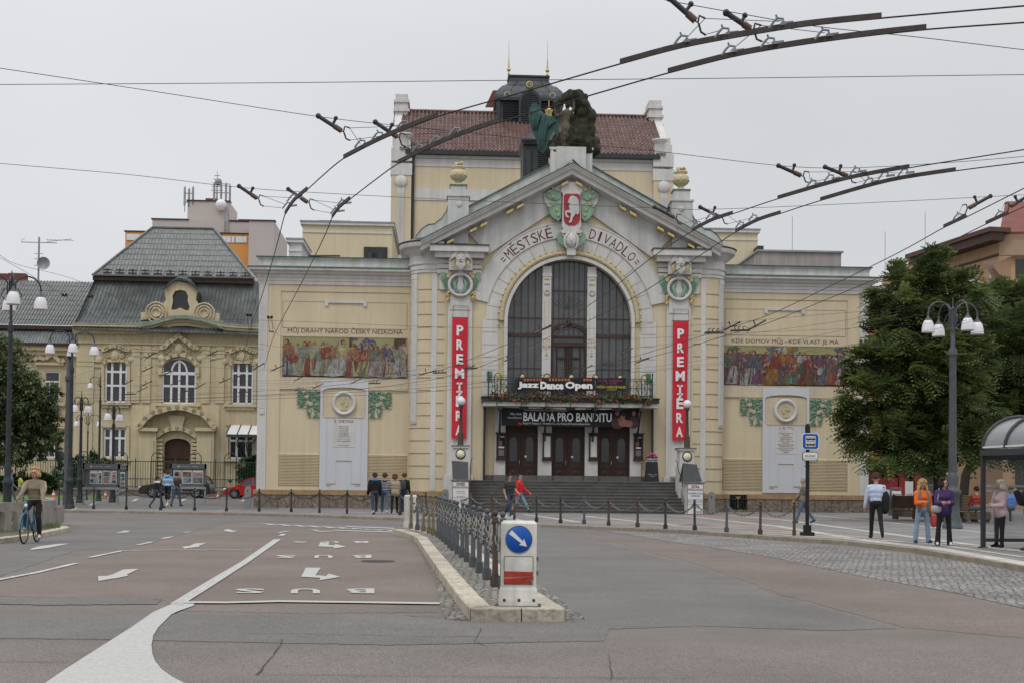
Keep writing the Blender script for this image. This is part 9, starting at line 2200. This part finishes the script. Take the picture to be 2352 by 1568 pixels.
p=at_(2372,1266); person('person in a black jacket cut off by the right edge, hand raised',p,R(-75),1.70,dict(top='clothblack',bottom='clothblack',shoes='shoebrown',hair='hairbrown',bulk=.04,coat=1),[(6,2,2),(-8,6,2)],[(30,8,125,0),(10,8,20,0)],head=(0,0))
p=yp(2243,1150,50); p.z=gz(50,KH); person('seated person in a red top on the bench behind the bus shelter',(p.x,p.y,p.z),R(180),1.72,dict(top='shopred',bottom='clothgrey',shoes='shoebrown',hair='hairdark',bulk=.0),[(85,85,5),(85,85,8)],[(20,10,50,10),(20,10,50,10)],seat=.62)
p=yp(2322,1150,50); p.z=gz(50,KH); person('seated person in a blue top seen through the bus shelter',(p.x,p.y,p.z),R(180),1.70,dict(top='shirtroyal',bottom='clothgrey',shoes='shoebrown',hair='hairbrown',bulk=.03),[(85,85,5),(85,85,8)],[(20,10,50,10),(20,10,50,10)],seat=.62)
# ============================================================ trolleybus overhead line
mat('wire',(.03,.027,.027),.6,.2,3); mat('railbar',(.05,.042,.038),.7,.35,9); mat('insul',(.10,.055,.04),.5,.2,9); mat('clampgrey',(.17,.19,.21),.5,.2,9)
ZC=5.6
def wire(name,px,z,r,label,rails=(),cat='wire',clamps=(),zf=None):
    P=[hp(x,y,z) for x,y in px]; P=smooth(P,5)
    for e_,i0,i1 in ((px[0],0,1),(px[-1],-1,-2)):      # run on past the picture's edge
        if e_[0]>2352 and name=='contact_wire':
            x_=P[i0]+(P[i0]-P[i1]).normalized()*30; P=[x_]+P if i0==0 else P+[x_]
    t0=P[0]
    m_=MB(); m_.tube([p-t0 for p in P],r,5); t=thing(name,label,cat,tuple(t0)); m_.build('wire_strand',M('wire'),t)
    for a,b_ in rails:
        seg=[i for i,p in enumerate(px) if a>=p[0]>=b_]; q_=smooth([hp(*px[i],z) for i in seg],5); m_=MB()
        for i in range(len(q_)-1): m_.bar(q_[i]-t0+Vector((0,0,.02)),q_[i+1]-t0+Vector((0,0,.02)),.022,.05)
        m_.build('curve_rail',M('railbar'),t)
    for (x,y) in clamps:
        p=hp(x,y,z)-t0; s=.15; d=Vector((1,0,0)); m_=MB(); m_.tube([p+Vector((-.07,0,.0)),p+Vector((-.03,0,.06)),p+Vector((.0,0,.09)),p+Vector((.05,0,.085)),p+Vector((.055,0,.04))],.012,5); m_.tube([p+Vector((0,0,.09)),p+Vector((-.01,0,.12))],.01,5); m_.bar(p+Vector((.03,0,.04)),p+Vector((.14,0,.055)),.02,.025); m_.build('wire_clamp',M('clampgrey'),t)
wire('contact_wire',[(2420,9),(2352,14),(2025,42),(1850,60),(1700,84),(1560,111),(1425,147),(1200,212),(1005,268),(930,297),(860,328),(790,364),(740,405),(705,437),(675,463),(655,492),(640,548),(622,612),(598,690),(576,752),(562,815),(552,880)],ZC,.008,'topmost contact wire curving from the upper right to the old school windows',((2025,1425),(1005,790),(705,655)),clamps=((1565,105),(1660,88),(1785,66),(828,340),(868,322),(925,297),(660,480),(672,462)))
wire('contact_wire',[(2420,47),(2352,52),(2128,68),(1980,84),(1820,106),(1680,131),(1535,168),(1340,224),(1140,283),(1060,310),(990,339),(915,376),(860,415),(803,459),(780,478),(763,500),(743,548),(690,655),(633,763),(618,805),(606,846)],ZC,.008,'second contact wire from the top, passing over the statue to the left wing',((2128,1535),(1140,915),(803,763)),clamps=((1675,128),(1765,110),(1890,92),(960,350),(1000,332),(1045,312),(770,492),(785,474)))
wire('contact_wire',[(2420,330),(2352,344),(2088,386),(1940,414),(1787,457),(1682,492),(1635,508),(1590,531),(1500,590),(1388,677),(1310,728),(1262,752),(1161,792),(1060,832),(1000,852),(900,868),(700,890),(400,908),(170,914)],ZC,.008,'third contact wire, crossing the right pediment slope and the arched window',((2088,1787),(1682,1590)),clamps=((1865,430),(1905,418),(1965,402),(1600,522),(1632,505)))
wire('contact_wire',[(2420,362),(2352,373),(2195,393),(2040,418),(1885,461),(1792,491),(1740,508),(1690,533),(1600,592),(1467,677),(1368,729),(1265,772),(1165,816),(1070,852),(960,876),(760,898),(400,915),(150,921)],ZC,.008,'fourth contact wire, parallel below the third across the arched window',((2195,1885),(1792,1690)),clamps=((1995,425),(2075,405),(2030,412),(1700,524),(1730,508)))
wire('contact_wire',[(2420,400),(2352,433),(2218,500),(2168,523),(2063,581),(1920,651),(1767,723),(1657,758),(1547,791),(1430,825),(1262,858),(1000,888),(700,905),(300,920)],ZC,.008,'fifth contact wire, crossing the right wing above the mosaic to the balcony',((2218,2168),),clamps=((2200,505),))
wire('contact_wire',[(2420,440),(2352,475),(2315,492),(2265,515),(2150,572),(2063,618),(1942,670),(1767,741),(1679,767),(1547,806),(1400,842),(1262,868),(1000,897),(700,912),(250,926)],ZC,.008,'sixth contact wire, lowest of those crossing the right wing',((2315,2265),),clamps=((2295,500),))
ZS=6.1
for px,lab in (([(-40,151),(0,157),(365,212),(730,268),(925,290),(1200,318),(1500,347),(1790,381),(1950,386),(2150,376),(2352,360),(2420,354)],'span wire from the upper left edge to the right, held by four rod insulators'),
 ([(-40,195),(600,191),(1176,185),(1700,180),(2352,172),(2420,171)],'highest nearly level span wire across the whole sky'),
 ([(-40,372),(0,376),(300,402),(550,431),(760,445),(1100,462),(1500,478),(1640,481),(2000,466),(2352,448),(2420,444)],'span wire crossing the crest of the gable'),
 ([(1480,-12),(1540,3),(1700,32),(1880,62),(2100,85),(2352,115),(2420,122)],'span wire descending to the right above the two top rails'),
 ([(-40,565),(0,592),(100,650),(240,742),(330,815)],'thin wire falling from the left edge across the grey side roof'),
 ([(-40,530),(20,600),(165,640),(320,702),(600,790),(760,800)],'thin wire passing below the roof dormer of the school'),
 ([(120,728),(600,736),(1050,752),(1500,752),(1900,722),(2420,682)],'level span wire across both white banners tops'),
 ([(-40,960),(160,868),(330,838),(620,850),(1100,862),(1500,852),(2000,792),(2420,742)],'low span wire crossing below the mosaics'),
 ([(150,878),(500,888),(800,872),(1100,842),(1450,800),(1900,742),(2352,668),(2420,655)],'low slanting feeder wire in front of the arched window'),
 ([(170,905),(500,900),(820,868),(1240,800),(1600,770),(2000,752),(2420,720)],'low thin wire crossing the left mosaic'),
 ([(640,772),(618,730)],'short drop wire at the left mosaic inscription')):
    wire('span_wire',px,ZS,.0042,lab)
def hanger(a,b_,label,stays=(),z=ZS,s=1.,core=True,flip=1):
    A=hp(*a,z); Y=A.y; B=yp(*b_,Y); k=(B-A); L=k.length; d=k.normalized(); t=thing('rod_insulator',label,'insulator',tuple(A),0,'rod insulators of the overhead line')
    z_=Vector((0,0,1)); n=d.cross(Vector((0,1,0))).normalized(); n=n if n.z>0 else -n
    m_=MB(); m_.tube([Vector((0,0,0)),d*L*.72],.026*s,7); m_.ball((0,0,0),.036*s,7,5); m_.tube([d*L*.62,d*L*.58+n*L*.28*1.0],.018*s,6); m_.ball(d*L*.58+n*L*.28,.028*s,7,5); m_.build('rod',M('darkmetal'),t)
    m_=MB(); m_.tube([d*L*.7,d*L],.034*s,9); m_.build('insulator_core',M('insul'),t)
    m_=MB(); e=d*L; m_.tube([e,e+d*.03*s,e+d*.05*s+z_*.08*s,e+d*.12*s+z_*.10*s],.011*s,5); m_.tube([e+d*.04*s,e+d*.07*s-z_*.06*s,e+d*.13*s-z_*.05*s],.011*s,5); m_.build('fork',M('darkmetal'),t)
    if stays:
        m_=MB()
        for i,(x,y) in enumerate(stays): q_=yp(x,y,Y-.05)-A; m_.tube([e+d*.12*s+z_*(.10*s if i%2==0 else -.05*s),q_],.0035,4)
        m_.build('stay_wire',M('wire'),t)
for h in [((1538,-4),(1597,48),'rod insulator at the very top edge of the picture',((1567,98),(1650,72),(1790,50))),
 ((1668,30),(1724,67),'rod insulator right of the topmost one',((1677,118),(1768,100),(1895,76))),
 ((731,267),(784,301),'left rod insulator on the upper span wire, over open sky',((828,332),(868,314),(925,290))),
 ((862,281),(912,315),'rod insulator overlapping the left gable pier of the stage tower',((958,340),(1000,325),(1045,305))),
 ((549,428),(590,456),'rod insulator left of the forking rails above the school roof',((655,470),(648,478),(672,455))),
 ((662,435),(706,465),'rod insulator crossing the topmost contact wire above the annexe',((768,482),(760,490),(788,468))),
 ((1788,381),(1840,404),'left rod insulator in the sky above the right wing',((1862,424),(1905,410),(1965,395))),
 ((1895,384),(1947,405),'right rod insulator in the sky above the right wing',((1990,418),(2030,405),(2075,398))),
 ((1503,476),(1549,500),'rod insulator in front of the right pediment slope',((1600,515),(1632,498))),
 ((1608,476),(1655,500),'rod insulator beside the right gable urn',((1702,518),(1732,500))),
 ((2275,451),(2226,478),'rod insulator near the right edge, leaning the other way',((2200,498),(2185,510))),
 ((2362,450),(2322,474),'rod insulator cut by the right edge of the picture',((2297,492),(2285,504)))]: hanger(*h)
sm=[((1699,740),(1665,757),'small insulator over the right strip of the corner pavilion'),((1757,737),(1722,756),'small insulator above the right inscription'),((1264,748),(1228,766),'small insulator before the left window pier'),((1490,822),(1462,832),'small insulator right of the arched window'),((356,810),(336,822),'small insulator left of the school arched window top'),((412,818),(385,828),'small insulator across the school arched window'),((350,842),(328,852),'small insulator beside the school main window, second row'),((394,852),(372,862),'small insulator on the middle of the school window'),((348,875),(328,884),'small insulator left below the school arched window'),((304,872),(286,882),'small insulator between the left school window and the arch'),((470,880),(448,892),'small insulator right below the school arched window'),((530,868),(505,878),'small insulator before the right school window'),((606,834),(582,848),'small insulator at the left edge of the theatre'),((652,838),(625,850),'small insulator overlapping the left end of the mosaic'),((1000,850),(965,860),'small insulator left of the left red banner')]
for a,b_,l in sm: hanger(a,b_,l,(),ZC+.25,.8)
for i,(x,y) in enumerate(((468,462*2),(498,806),(338,888),(415,872),(560,858),(700,862),(742,880),(830,868),(1090,838),(1180,818),(1310,742),(1360,838),(1452,800))):
    if y<900: hanger((x,y),(x-22,y+11),'tiny dark insulator among the low wires, %s from the left of the tiny ones'%ORD[i],(),ZC+.25,.7)
for px,lab in (([(150,900),(420,880),(760,868),(1060,838),(1262,800),(1500,742)],'thin wire rising from the left mast to the arched window'),([(152,884),(330,862),(520,820),(606,800)],'short thin wire before the school windows'),([(150,925),(600,906),(1000,880),(1400,858),(1900,800),(2420,700)],'lowest thin span wire under the balcony railing line'),([(600,880),(1000,866),(1500,842),(2000,745),(2420,672)],'thin wire just above the balcony railing')): wire('span_wire',px,ZC+.3,.0042,lab)
# paired clamps on the low wires
k=0
for x,y in ((300,905),(430,898),(560,900),(690,895),(860,880),(1010,856),(1080,846),(1330,845),(1400,838),(1640,765),(1700,760)):
    p=hp(x,y,ZC); m_=MB(); L_=.5
    m_.bar((-L_/2,0,0),(L_/2,0,.02),.03,.05)
    for s in (-.12,-.02,.1): m_.tube([(s,0,.02),(s-.03,0,.1),(s+.04,0,.12)],.014,5)
    o=m_.build('wire_joint',M('railbar')); o.location=p; k+=1; tg(o,'dark wire joint on the low contact wires, %s from the left'%ORD[k-1],'wire joint','wire joints of the overhead line')
# hanging double loops
for x,y,l in ((620,728,'black pulley pair on the level wire at the left wing corner'),(572,723,'black pulley pair before the school mansard'),(148,677,'black pulley pair before the side range roof'),(207,680,'black pulley pair at the end of the side range roof')):
    p=hp(x,y,ZS); k_=p.y/3000; m_=MB(); m_.ball((-.02*0-4*k_,0,0),(3.5*k_,.03,3.*k_),8,5); m_.ball((4*k_,0,0),(3.5*k_,.03,3.*k_),8,5); m_.bar((-6*k_,0,-3*k_),(6*k_,0,-3*k_),.03,.03)
    if x>560: m_.tube([(-4*k_,0,0),(0,0,-33*k_)],.006,4); m_.tube([(4*k_,0,0),(8*k_,0,-35*k_)],.006,4); m_.tube([(-2*k_,0,-33*k_),(10*k_,0,-35*k_)],.015,4)
    o=m_.build('pulley_pair',M('black')); o.location=p; tg(o,l,'pulley','pulley pairs on the thin wires')
